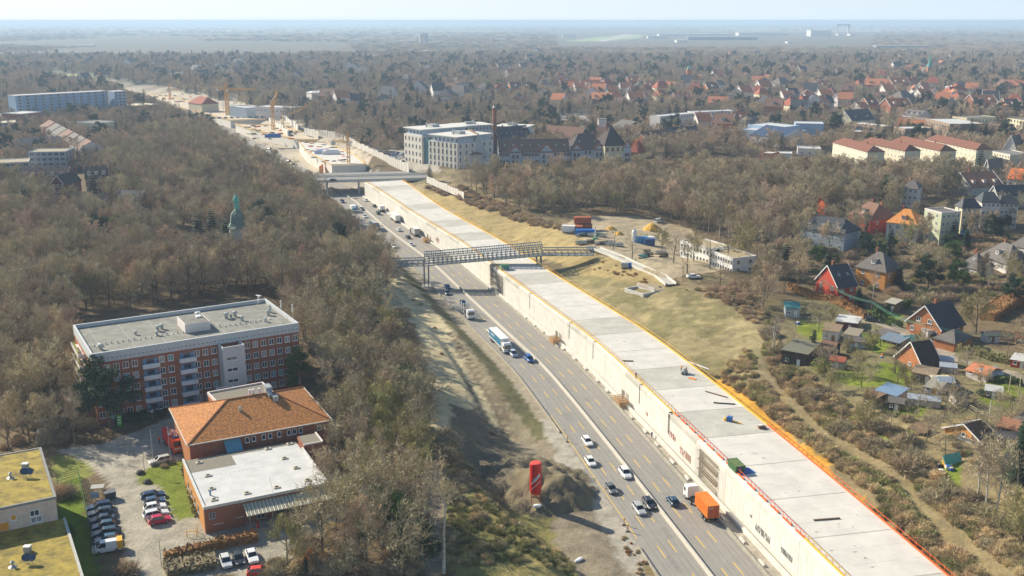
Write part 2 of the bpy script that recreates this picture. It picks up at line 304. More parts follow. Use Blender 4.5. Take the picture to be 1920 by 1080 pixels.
# farther patches
for pl, c in (([(345,170),(430,170),(560,215),(640,265),(700,300),(640,330),(590,320),(500,268),(430,232),(300,185),(200,165),(150,150)], (.45, .39, .30)), ([(690,275),(800,285),(830,330),(760,320)], (.42, .38, .32)),
              ([(95,135),(165,142),(175,152),(110,150)], (.38, .36, .14)), ([(1050,78),(1160,66),(1215,64),(1200,72),(1120,78)], (.36, .42, .22)), ([(60,145),(300,168),(330,185),(180,175),(60,160)], (.50, .43, .33)),
              ([(1100,215),(1110,240),(1060,250),(1035,215)], (.30, .28, .25))):
    paint(inpoly(GX, GY, wpoly(pl, 7.5)), c)
paint(inpoly(GX, GY, wpoly([(1125,77),(1178,64),(1185,64),(1142,77)], 7.5)), (.55, .53, .50))
fy = GY > 8000; paint(fy & (wob(GX * .02, GY * .008) > .5), (.24, .26, .13)); paint(fy & (wob(GX * .013 + 9, GY * .009) > 1.1), (.36, .34, .28))
nx, ny = len(gx), len(gy)
me = bpy.data.meshes.new('ground'); V = np.stack([GX, GY, GZ - .02 * 0], -1).reshape(-1, 3).astype(np.float32)
idx = (np.arange(ny - 1)[:, None] * nx + np.arange(nx - 1)[None]).ravel(); F = np.stack([idx, idx + 1, idx + nx + 1, idx + nx], 1).astype(np.int32)
me.vertices.add(len(V)); me.vertices.foreach_set('co', V.ravel()); me.loops.add(F.size); me.loops.foreach_set('vertex_index', F.ravel())
me.polygons.add(len(F)); me.polygons.foreach_set('loop_start', np.arange(0, F.size, 4, dtype=np.int32)); me.update(calc_edges=True)
me.polygons.foreach_set('use_smooth', np.ones(len(F), bool))
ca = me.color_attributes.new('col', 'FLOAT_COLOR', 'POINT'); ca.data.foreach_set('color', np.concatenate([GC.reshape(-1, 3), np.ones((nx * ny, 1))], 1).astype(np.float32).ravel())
gm = bpy.data.materials.new('ground_soil'); gm.use_nodes = True; n = gm.node_tree; L = n.links; b = n.nodes['Principled BSDF']; b.inputs['Roughness'].default_value = .95; b.inputs['Specular IOR Level'].default_value = .1
at_ = n.nodes.new('ShaderNodeAttribute'); at_.attribute_name = 'col'; g = n.nodes.new('ShaderNodeNewGeometry'); val = at_.outputs['Color']
for sc_, lo, hi, dt in ((.35, .74, 1.26, 6), (3.0, .84, 1.16, 2), (.012, .8, 1.2, 3)):
    no = n.nodes.new('ShaderNodeTexNoise'); no.inputs['Scale'].default_value = sc_; no.inputs['Detail'].default_value = dt; no.inputs['Roughness'].default_value = .7; L.new(g.outputs['Position'], no.inputs['Vector'])
    mr = n.nodes.new('ShaderNodeMapRange'); mr.inputs[1].default_value = .32; mr.inputs[2].default_value = .68; mr.inputs[3].default_value = lo; mr.inputs[4].default_value = hi; L.new(no.outputs['Fac'], mr.inputs[0])
    mx = n.nodes.new('ShaderNodeVectorMath'); mx.operation = 'SCALE'; L.new(val, mx.inputs[0]); L.new(mr.outputs[0], mx.inputs['Scale']); val = mx.outputs[0]
    if sc_ == .35: nb = no
L.new(val, b.inputs['Base Color']); bm_ = n.nodes.new('ShaderNodeBump'); bm_.inputs['Strength'].default_value = .8; bm_.inputs['Distance'].default_value = .5
L.new(nb.outputs['Fac'], bm_.inputs['Height']); L.new(bm_.outputs[0], b.inputs['Normal'])
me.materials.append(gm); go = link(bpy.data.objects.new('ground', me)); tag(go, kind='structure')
# ------------------------------------------------------------------ motorway
def strip(name, t0, t1, z, mat, s0=0, s1=None, step=4.0, parent=None, th=0):
    """ribbon between two lateral offsets (numbers or functions of s)"""
    s1 = s1 or (NAX - 2) * SEG; mb = MB(); n = max(2, int((s1 - s0) / step)); f = lambda q, s: q(s) if callable(q) else q
    a = [s0 + (s1 - s0) * i / n for i in range(n + 1)]; vs = []
    for s in a: vs += [at(s, f(t0, s), z), at(s, f(t1, s), z)]
    if th: vs += [Vector((v.x, v.y, z - th)) for v in vs]
    fs = [(2*i, 2*i+1, 2*i+3, 2*i+2) for i in range(n)]
    if th:
        m = 2 * (n + 1); fs += [(2*i, 2*i+2, m+2*i+2, m+2*i) for i in range(n)] + [(2*i+1, m+2*i+1, m+2*i+3, 2*i+3) for i in range(n)]
        fs += [(0, m, m+1, 1), (2*n, 2*n+1, m+2*n+1, m+2*n)] + [(m+2*i, m+2*i+2, m+2*i+3, m+2*i+1) for i in range(n)]
    mb.add(vs, fs); return mb.build(name, mat, parent)
S0 = 60
def roadmat():
    m = M('motorway_asphalt', (.30, .28, .25), var=.07, scale=.5, rough=.9); n = m.node_tree; L = n.links
    return m
EL, ER = -8.8, 9.5
tag(strip('road', EL, ER, .03, roadmat(), S0, (NAX - 3) * SEG), kind='structure')
mb = MB(); S_MK = S_BR + 20
def dash(mb, s0, s1, t, w, z=.036):
    a, b, c, d = at(s0, t - w/2, z), at(s0, t + w/2, z), at(s1, t + w/2, z), at(s1, t - w/2, z); mb.add([a, b, c, d], [(0, 1, 2, 3)])
sA = stp(1230, 1060)[0]; sph = stp(1151, 845)[0]
for t in (-5.4, -2.7, 3.05, 6.0):
    s = sph - 12 * 14 + (2 if t > 0 else 0) + (1.5 if t in (-2.7, 6.0) else 0)
    while s < S_MK: dash(mb, s, s + 4.6, t, .2); s += 12
s = stp(1195, 1011)[0]
while s < stp(1040, 790)[0]: dash(mb, s, s + 4, -8.2, .18); s += 4
mt = mb.build('lane_markings', M('yellow_road_paint', (.72, .47, .08), var=.12, scale=2)); tag(mt, kind='structure')
mb = MB()
for t0 in (-8.3, 9.1):
    s = S0
    while s < S_MK:
        if not (t0 < -7 and s < stp(1040, 790)[0]): dash(mb, s, s + 4, t0, .13, .034)
        s += 4
for t0 in (-4.6, -3.6, -1.9, -6.6, 4.0, 5.1, 7.1, 2.0): 
    s = S0
    while s < S_MK: dash(mb, s, s + 4, t0, .05, .0335); s += 4
tag(mb.build('edge_markings', M('worn_joint', (.21, .20, .19), var=.3)), kind='structure')
mb = MB(); rr = random.Random(21)
for i in range(26):
    s = 262 + i * 12; t0 = rr.choice([-7.9, -5.2, -2.5, 3.2, 6.2]) ; w_ = rr.uniform(.5, 2.0); l_ = rr.uniform(3, 10); mb.add([at(s, t0, .0328), at(s, t0 + w_, .0328), at(s + l_, t0 + w_, .0328), at(s + l_, t0, .0328)], [(0, 1, 2, 3)])
tag(mb.build('road_patches', M('asphalt_patch', (.255, .24, .215), var=.12, scale=.8)), kind='structure')
mb = MB()
for t0 in (-6.9, -5.9, -4.4, -3.1, -1.9, -.9, 1.6, 2.5, 4.0, 5.1, 6.9, 7.9):
    s = S0 + 180
    while s < S_MK: mb.add([at(s, t0 - .18, .0323), at(s, t0 + .18, .0323), at(s + 4, t0 + .18, .0323), at(s + 4, t0 - .18, .0323)], [(0, 1, 2, 3)]); s += 4
tag(mb.build('wheel_tracks', M('wheel_track_asphalt', (.272, .255, .228), var=.12, scale=.3)), kind='structure')
# median barrier and edge barriers
t = thing('median_barrier', 'low pale concrete barrier between the two carriageways of the motorway', 'barrier', at(120, 0))
def barrier(name, t0, s0, s1, h, wb, wt, mat, parent, base=(0, 0)):
    mb = MB(); n = int((s1 - s0) / 4); prev = None
    for i in range(n + 1):
        s = s0 + 4 * i; ring = [at(s, t0 - wb, 0), at(s, t0 + wb, 0), at(s, t0 + wt, h), at(s, t0 - wt, h)]
        ring = [v - Vector((base[0], base[1], 0)) for v in ring]; k = len(mb.v); mb.v += [tuple(v) for v in ring]
        if i: mb.f += [(k-4+j, k-4+(j+1)%4, k+(j+1)%4, k+j) for j in range(4)]; mb.m += [0]*4
        elif True: mb.f.append((k+3,k+2,k+1,k)); mb.m.append(0)
    return mb.build(name, mat, parent)
b0 = at(120, 0); barrier('wall', 0, S0, S_MK, .85, .26, .13, M('barrier_concrete', (.50, .47, .41)), t, b0)
b0 = at(120, 8); t = thing('edge_barrier', 'long low grey crash barrier along the tunnel side edge of the motorway', 'barrier', b0)
barrier('rail', 9.9, S0, S_MK, .6, .16, .12, CONCD, t, b0)
b0 = at(140, -8.6); t = thing('edge_barrier', 'low crash barrier along the wooded side of the motorway', 'barrier', b0)
barrier('rail', -9.1, stp(1052, 812)[0], S_MK - 10, .55, .12, .1, CONCD, t, b0)
b0 = at(80, -8.6); t = thing('edge_barrier', 'short crash barrier beside the dirt track near the bottom of the picture', 'barrier', b0)
barrier('rail', -9.1, S0, stp(1197, 1011)[0], .6, .14, .1, CONCD, t, b0)
# ------------------------------------------------------------------ tunnel
tun = thing('tunnel', 'long pale concrete tunnel under construction beside the motorway lanes', 'tunnel', at(140, 12))
TO = tun.location.copy()
def loc(mb):
    mb.v = [(a - TO.x, b - TO.y, c) for a, b, c in mb.v]; return mb
GAPS = [(stp(1357, 930)[0] , stp(1318, 893)[0]), (stp(935, 555)[0], stp(918, 535)[0])]
joints = [20]
jpx = [(1270,1076),(1120,960),(1000,880),(960,866),(1430,800),(1350,722),(1240,690),(1200,645),(1120,583),(1050,550),(990,520)]
seg = S0; k = 0; cuts = [seg]
while seg < S_END: seg += 15; cuts.append(min(seg, S_END))
kinds = [CONC, CONC, CONCG, CONC, CONCG, CONC, CONC, CONCG, CONC, CONC, CONC, CONCG, CONC, CONC]
for i in range(len(cuts) - 1):
    a, b_ = cuts[i] + .05, cuts[i + 1] - .05
    if b_ - a < 1: continue
    mbs = MB(); n = 3; vs = []
    for j in range(n + 1):
        s = a + (b_ - a) * j / n; tw, tr = wallT(s), rightT(s)
        vs += [at(s, tw + .0, ZT - .35), at(s, tw + .9, ZT), at(s, tr - .3, ZT), at(s, tr, ZT - .4), at(s, tr, ZT - 1.4), at(s, tw + .0, ZT - 1.4)]
    fs = []
    for j in range(n): fs += [(6*j+q, 6*j+6+q, 6*j+6+(q+1) % 6, 6*j+(q+1) % 6)[::-1] for q in range(6)]
    fs += [(0,1,2,3,4,5), tuple(6*n+q for q in range(6))[::-1]]
    mbs.add(vs, fs); mj = MB()
    rr = random.Random(i)
    for f_ in (.0, .35, .68):
        s = a + (b_ - a) * f_ + .05; w_ = .10 if f_ == 0 else .05
        for j in range(10):
            if f_ and rr.random() < .25: continue
            t0 = wallT(s) + 1.2 + (rightT(s) - wallT(s) - 2) * j / 10; t1 = wallT(s) + 1.2 + (rightT(s) - wallT(s) - 2) * (j + 1) / 10; e_ = rr.uniform(-.04, .04); mj.add([at(s + e_, t0, ZT + .006), at(s + w_ + e_, t0, ZT + .006), at(s + w_ + e_, t1, ZT + .006), at(s + e_, t1, ZT + .006)], [(0, 3, 2, 1)])
    for j in range(5):
        s = rr.uniform(a + 1, b_ - 2); t0 = rr.uniform(wallT(s) + 2, rightT(s) - 2); q = [at(s, t0, ZT + .008), at(s + rr.uniform(.1, .5), t0 + rr.uniform(.2, .9), ZT + .008), at(s + rr.uniform(.2, .8), t0 + rr.uniform(-.3, .3), ZT + .008)]; mj.add(q, [(0, 1, 2)])
    mbs.add(mj.v, mj.f, 1); loc(mbs).build('roof_slab', [kinds[i % len(kinds)], M('slab_joint', (.33, .31, .26), var=.3)], tun)
# side wall in panels with vertical ribs
for i in range(len(cuts) - 1):
    a, b_ = cuts[i] + .06, cuts[i + 1] - .06; pieces = [(a, b_)]
    for g0, g1 in GAPS:
        np_ = []
        for p, q in pieces:
            if q <= g0 or p >= g1: np_.append((p, q))
            else:
                if p < g0: np_.append((p, g0))
                if q > g1: np_.append((g1, q))
        pieces = np_
    for p, q in pieces:
        if q - p < .4: continue
        mbs = MB(); n = 3; vs = []
        for j in range(n + 1):
            s = p + (q - p) * j / n; tw = wallT(s); vs += [at(s, tw + .03, 0), at(s, tw + .03, ZT - 1.4), at(s, tw + .8, ZT - 1.4), at(s, tw + .8, 0)]
        fs = []
        for j in range(n): fs += [(4*j+c, 4*j+(c+1) % 4, 4*j+4+(c+1) % 4, 4*j+4+c) for c in range(4)]
        fs += [(0,3,2,1), (4*n, 4*n+1, 4*n+2, 4*n+3)]; mbs.add(vs, fs)
        for r in range(8):
            s = p + (q - p) * (r + .5) / 8; mbs.add([at(s - .03, wallT(s) + .0, .3), at(s + .03, wallT(s) + .0, .3), at(s + .03, wallT(s) + .0, ZT - 1.6), at(s - .03, wallT(s) + .0, ZT - 1.6)], [(0,1,2,3)])
        loc(mbs).build('side_wall', CONCW, tun)
mbs = MB()
for i in range(int((S_END - S0) / 4)):
    s = S0 + 4 * i; e = s + 4
    for t_, zz in ((rightT, ZT - 1.4), ):
        mbs.add([at(s, t_(s) - .8, 0), at(e, t_(e) - .8, 0), at(e, t_(e) - .8, zz), at(s, t_(s) - .8, zz)], [(0,1,2,3)])
loc(mbs).build('back_wall', CONCW, tun)
# footing kerb in front of the wall
mbs = MB()
for i in range(int((S_END - S0) / 4)):
    s = S0 + 4 * i; e = s + 4
    a = [at(s, wallT(s) - 1.5, 0), at(s, wallT(s) - .7, 0), at(s, wallT(s) - .7, .7), at(s, wallT(s) - 1.5, .7)]; c = [at(e, wallT(e) - 1.5, 0), at(e, wallT(e) - .7, 0), at(e, wallT(e) - .7, .7), at(e, wallT(e) - 1.5, .7)]
    mbs.add(a + c, [(q, (q+1) % 4, 4 + (q+1) % 4, 4 + q) for q in range(4)])
loc(mbs).build('footing', CONC, tun)
# the yellow and orange edge rails of the roof
sR = stp(1210, 745, ZT)[0]; sY = stp(1495, 1010, ZT)[0]
def rail(name, tf, s0, s1, mat, hh=1.1, step=2.0, wid=.22, dash_=None, net=None):
    mb = MB(); s = s0; i = 0
    while s < s1 - .01:
        e = min(s + step, s1); a = at(s, tf(s), ZT + .05); b_ = at(e, tf(e), ZT + .05)
        mb.bar(a, a + Vector((0, 0, hh)), .07)
        if dash_ is None or i % 3 != 2: mb.bar(a + Vector((0, 0, .12)), b_ + Vector((0, 0, .12)), wid, .3)
        mb.bar(a + Vector((0, 0, hh)), b_ + Vector((0, 0, hh)), .07)
        s = e; i += 1
    return loc(mb).build(name, mat, tun)
REDO = M('red_orange_paint', (.80, .13, .03), rough=.5)
def _s(px, py): return stp(px, py, ZT)[0]
rail('edge_rail', lambda s: wallT(s) + 1.0, _s(1545, 1075), _s(1495, 1012), YELP)
rail('edge_rail', lambda s: wallT(s) + 1.0, _s(1495, 1012), _s(1262, 777), REDO, step=1.6, dash_=1)
rail('edge_rail', lambda s: wallT(s) + .9, _s(1262, 777), S_END - 1, YELP)
rail('edge_rail', lambda s: wallT(s) + 1.0, S0, _s(1545, 1075), YELP)
rail('edge_rail', lambda s: rightT(s) - .25, S0, _s(1440, 797), REDO, wid=.14)
rail('edge_rail', lambda s: rightT(s) - .25, _s(1440, 797), S_END - 1, YELP, wid=.2)
for g0, g1 in GAPS:
    mbs = MB(); mbs.add([at(g0, wallT(g0) + 1.0, 0), at(g1, wallT(g1) + 1.0, 0), at(g1, wallT(g1) + 1.0, ZT - 1.4), at(g0, wallT(g0) + 1.0, ZT - 1.4)], [(0,1,2,3)]); loc(mbs).build('recessed_wall', CONCW, tun)
# rebar scaffolds in the gaps of the wall
RUST = M('rusty_rebar', (.52, .47, .38), var=.3)
for gi, (g0, g1) in enumerate(GAPS):
    mb = MB(); c0 = at((g0 + g1) / 2, wallT(g0), 0)
    for k in range(2):
        off = -.4 + .8 * k
        for i in range(7):
            s = g0 + (g1 - g0) * i / 6; mb.bar(at(s, wallT(s) + off, .1) - c0, at(s, wallT(s) + off, ZT - .4) - c0, .035)
        for z in np.arange(.5, ZT - .4, .55): mb.bar(at(g0, wallT(g0) + off, z) - c0, at(g1, wallT(g1) + off, z) - c0, .05)
    sc_ = thing('scaffold', ['dense rebar cage in the wall gap beside the orange container truck', 'rebar cage in the tunnel wall gap under the truss footbridge'][gi], 'scaffold', c0)
    mb.build('rebar_cage', RUST, sc_); mb = MB()
    for i in range(3):
        for z in (2.2, 4.4, 6.4): mb.bar(at(g0, wallT(g0) - .3 + .5 * i, z) - c0, at(g1, wallT(g1) - .3 + .5 * i, z) - c0, .25, .05)
    mb.build('platform', WOOD, sc_)
# graffiti on the wall: strokes a few millimetres proud of the concrete
def graffiti(px, py, L_, H_, z0, mat, seed, name='graffiti', n=9):
    s, _t = stp(px, py, z0); rr = random.Random(seed); mb = MB()
    for i in range(n):
        a = s - L_ / 2 + L_ * i / n; k = rr.choice([0, 1, 2, 3])
        pts = [[(0, 0), (.25, 1), (.5, 0), (.75, 1)], [(0, 1), (.1, 0), (.7, 0), (.7, .6), (.1, .5)], [(0, 0), (0, 1), (.6, .9), (.6, .5), (0, .5), (.7, 0)], [(.7, .9), (.1, 1), (.1, .5), (.7, .5), (.7, 0), (0, 0)]][k]
        w_ = L_ / n
        for (u0, v0), (u1, v1) in zip(pts, pts[1:]):
            mb.bar(at(a + u0 * w_, wallT(a) - .03, z0 + v0 * H_), at(a + u1 * w_, wallT(a) - .03, z0 + v1 * H_), .02, .09)
    loc(mb).build(name, mat, tun)
PINKP = M('pink_red_spray', (.74, .40, .31)); BLKP = M('grey_spray', (.42, .41, .39))
graffiti(1253, 822, 4.5, 1.4, 2.6, PINKP, 1, n=6); graffiti(1285, 858, 6.5, 1.7, 1.2, PINKP, 2, n=7); graffiti(1424, 1006, 6, 1.4, 1.6, BLKP, 3, n=10); graffiti(1462, 1046, 4.2, 1.1, 2.4, BLKP, 4, n=11)
graffiti(832, 453, 5, 2.0, 1.8, PINKP, 5, n=5); graffiti(1425, 968, 1, .6, 3, BLKP, 6, n=2); graffiti(1220, 778, 1.2, .9, 2, PINKP, 8, n=2)
# barrier blocks between road and wall
g = 'concrete blocks on the verge under the tunnel wall'; mbk = MB(); mbk.box(-1.1, -.2, 0, 1.1, .2, .45); mbk.box(-1.1, -.35, 0, 1.1, .35, .12); blk = None
for i in range(27):
    s = 262 + i * 9 + R.uniform(-1, 1)
    if i == 0: blk = mbk.build('concrete_block', CONC); o = blk
    else: o = blk.copy(); COL.objects.link(o)
    o.location = at(s, 10.9 + R.uniform(-.2, .2), 0); o.rotation_euler = (0, 0, heading(s) + R.uniform(-.06, .06)); tag(o, 'short concrete block lying on the narrow verge between the carriageway and the tunnel wall', 'barrier block', g)
# ------------------------------------------------------------------ vehicles
def paint_m(c):
    nm = 'car_paint_%d_%d_%d' % tuple(int(v * 255) for v in c); return M(nm, c, rough=.28, var=.03, spec=.6)
CARK = {'hatch': (4.1, 1.76, 1.48, .95, .30, -1.35, -1.95), 'estate': (4.6, 1.80, 1.48, 1.0, .30, -1.75, -2.2), 'suv': (4.55, 1.86, 1.68, 1.05, .45, -1.7, -2.15),
        'sedan': (4.6, 1.80, 1.44, .95, .25, -1.05, -1.75), 'van': (4.9, 1.95, 1.95, 1.75, 1.05, -2.25, -2.4), 'minivan': (4.4, 1.8, 1.8, 1.45, .8, -1.95, -2.15)}
CMESH = {}
def car_mesh(kind):
    if kind in CMESH: return CMESH[kind]
    L_, W, H, wb, wt, rt, rb = CARK[kind]; h = W / 2; bz = .92 if H < 1.6 else (1.02 if H < 1.75 else 1.08)
    mb = MB(); secs = [(L_/2, .34, .60, .80), (L_/2 - .14, .24, .70, .93), (L_/2 - .55, .2, bz - .14, .99), (wb, .2, bz - .02, 1), (0, .2, bz, 1), (rb + .45, .2, bz + .03, 1), (-L_/2 + .2, .24, bz, .97), (-L_/2, .36, bz - .14, .86)]
    if H > 1.75: secs[2] = (L_/2 - .5, .2, bz - .08, .99)
    vs = []
    for x, zl, zb, k in secs: vs += [(x, -h*k*.9, zl), (x, -h*k, zl + .2), (x, -h*k*.98, zb - .12), (x, -h*k*.86, zb), (x, h*k*.86, zb), (x, h*k*.98, zb - .12), (x, h*k, zl + .2), (x, h*k*.9, zl)]
    fs = [(8*i+q, 8*i+8+q, 8*i+8+(q+1) % 8, 8*i+(q+1) % 8)[::-1] for i in range(len(secs) - 1) for q in range(8)]
    fs += [tuple(range(8))[::-1], tuple(8 * (len(secs) - 1) + q for q in range(8))]; fs[-2] = tuple(range(8)); mb.add(vs, fs)
    r = h * .70   # roof panel and pillars
    mb.add([(wt + .03, -r, H - .05), (wt + .03, r, H - .05), (rt - .03, r, H - .07), (rt - .03, -r, H - .07), (wt - .2, -r * .9, H), (wt - .2, r * .9, H), (rt + .2, r * .9, H - .01), (rt + .2, -r * .9, H - .01)],
           [(4,5,6,7), (0,1,5,4), (1,2,6,5), (2,3,7,6), (3,0,4,7)])
    for sy in (-1, 1):
        for xt, xb in ((wt, wb), ((wt + rt) / 2, (wt + rt) / 2), (rt, rb)): mb.bar((xb, sy * h * .86, bz - .02), (xt, sy * r, H - .05), .09)
    if kind == 'van': mb.add([(.2, -h*.88, bz), (-2.35, -h*.88, bz), (-2.22, -r, H - .07), (.2, -r, H - .07), (.2, h*.88, bz), (-2.35, h*.88, bz), (-2.22, r, H - .07), (.2, r, H - .07)], [(0,1,2,3), (7,6,5,4), (1,5,6,2)])
    body = mb.mesh('car_body', WHITEP)
    gl = MB(); g = .84
    gl.add([(wb, -h*g, bz - .03), (wb, h*g, bz - .03), (rb, h*g, bz - .03), (rb, -h*g, bz - .03), (wt, -r*.97, H - .07), (wt, r*.97, H - .07), (rt, r*.97, H - .08), (rt, -r*.97, H - .08)],
           [(0,1,5,4), (1,2,6,5), (2,3,7,6), (3,0,4,7), (4,5,6,7)])
    glass = gl.mesh('car_glass', GLASSG)
    wh = MB(); wh.tube((0, -.1, 0), (0, .1, 0), .32, n=10); wh.tube((0, -.11, 0), (0, .11, 0), .18, n=8, mi=1); wheel = wh.mesh('wheel', [BLACK, METAL])
    hl = MB(); hl.box(-.1, -.16, -.07, .03, .16, .07); head = hl.mesh('headlight', M('lamp_glass', (.75, .77, .8), rough=.15, spec=.8)); tail = hl.mesh('tail_light', M('tail_lamp_red', (.45, .02, .02), rough=.2))
    CMESH[kind] = (body, glass, wheel, head, tail, L_, W, bz); return CMESH[kind]
def car(label, loc_, rz, kind='hatch', col=(.7, .7, .7), name='car', cat='car', group=None, detail=True):
    body, glass, wheel, head, tail, L_, W, bz = car_mesh(kind); t = thing(name, label, cat, loc_, rz, group)
    b = link(bpy.data.objects.new('body', body), t); b.material_slots[0].link = 'OBJECT'; b.material_slots[0].material = paint_m(col)
    link(bpy.data.objects.new('windows', glass), t)
    if detail:
        for x in (L_*.3, -L_*.3):
            for y in (-W/2 + .1, W/2 - .1): o = link(bpy.data.objects.new('wheel', wheel), t); o.location = (x, y, .32)
        for y in (-W*.34, W*.34):
            o = link(bpy.data.objects.new('headlight', head), t); o.location = (L_/2 - .08, y, bz - .27)
            o = link(bpy.data.objects.new('tail_light', tail), t); o.location = (-L_/2 + .06, y, bz - .22); o.rotation_euler = (0, 0, math.pi)
    return t
def on_road(px, py, z=.04):
    s, t_ = stp(px, py, 0); p = at(s, t_, z); hd = heading(s); return p, (hd + math.pi if t_ < 0 else hd)
WC = (.78, .78, .77); DK = (.03, .035, .045); NV = (.02, .05, .12); SV = (.42, .43, .44); GY_ = (.16, .17, .18)
ROADCARS = [(1101,832,'estate',WC,'white estate car at the head of the lane beside the dirt yard'), (1107,870,'hatch',WC,'white hatchback second behind the leading grey hatchback near the spoil heap'), (1172,892,'suv',WC,'white boxy off-road car in the lane next to the median barrier'),
 (1146,921,'hatch',(.13,.14,.15),'dark grey hatchback with silver bonnet on the outer lane level with the red silo'), (1198,959,'estate',SV,'silver estate car side by side with a black car'), (1217,949,'estate',DK,'black estate car side by side with a silver estate'),
 (992,677,'minivan',(.01,.10,.36),'bright blue van in the lane beside the median just ahead of the white truck'), (962,667,'minivan',(.45,.52,.60),'silver blue van overtaking the white and blue lorry'), (921,625,'sedan',(.60,.63,.64),'silver saloon following right behind the white and blue lorry'),
 (868,571,'hatch',(.04,.08,.15),'dark blue hatchback just ahead of the empty car transporter'), (838,552,'hatch',(.03,.05,.09),'dark hatchback just out of the shadow of the truss footbridge'), (839,541,'hatch',(.01,.07,.22),'blue car inside the shadow of the truss footbridge'),
 (739,464,'sedan',WC,'white saloon alone on the oncoming lanes above the footbridge'), (684,408,'sedan',(.6,.66,.7),'pale saloon just behind the dark coach on the oncoming lanes'), (679,394,'hatch',(.12,.12,.14),'small dark grey car near the median behind the pale saloon'),
 (668,392,'hatch',(.03,.08,.12),'dark blue car half hidden beside the far white delivery truck'), (642,380,'suv',(.02,.06,.10),'dark car just coming out from under the road bridge'),
 (1261,944,'hatch',(.03,.07,.13),'dark blue hatchback beside the orange container truck'), (770,460,'sedan',WC,'white saloon heading away under the footbridge approach'), (765,447,'hatch',DK,'black car just behind the white box truck heading away'), (748,433,'sedan',WC,'white saloon heading away between the two white box trucks'),
 (709,402,'minivan',(.06,.08,.11),'dark van heading away behind the white delivery van'), (702,388,'hatch',(.08,.08,.09),'small dark car heading away near the tunnel wall'), (686,377,'sedan',WC,'white car farthest ahead, close to the road bridge')]
for px, py, k, c, lb in ROADCARS:
    p, h = on_road(px, py); car(lb, p, h, k, c, name='van' if 'van' in k else 'car', cat='van' if 'van' in k else 'car', group='vehicles driving on the motorway')
def wheels(t, xs, yw, r=.48, n=10):
    mb = MB(); mb.tube((0, -.15, 0), (0, .15, 0), r, n=n); mb.tube((0, -.16, 0), (0, .16, 0), r*.5, n=8, mi=1); me = mb.mesh('wheel', [BLACK, METAL])
    for x in xs:
        for y in (-yw, yw): o = link(bpy.data.objects.new('wheel', me), t); o.location = (x, y, r)
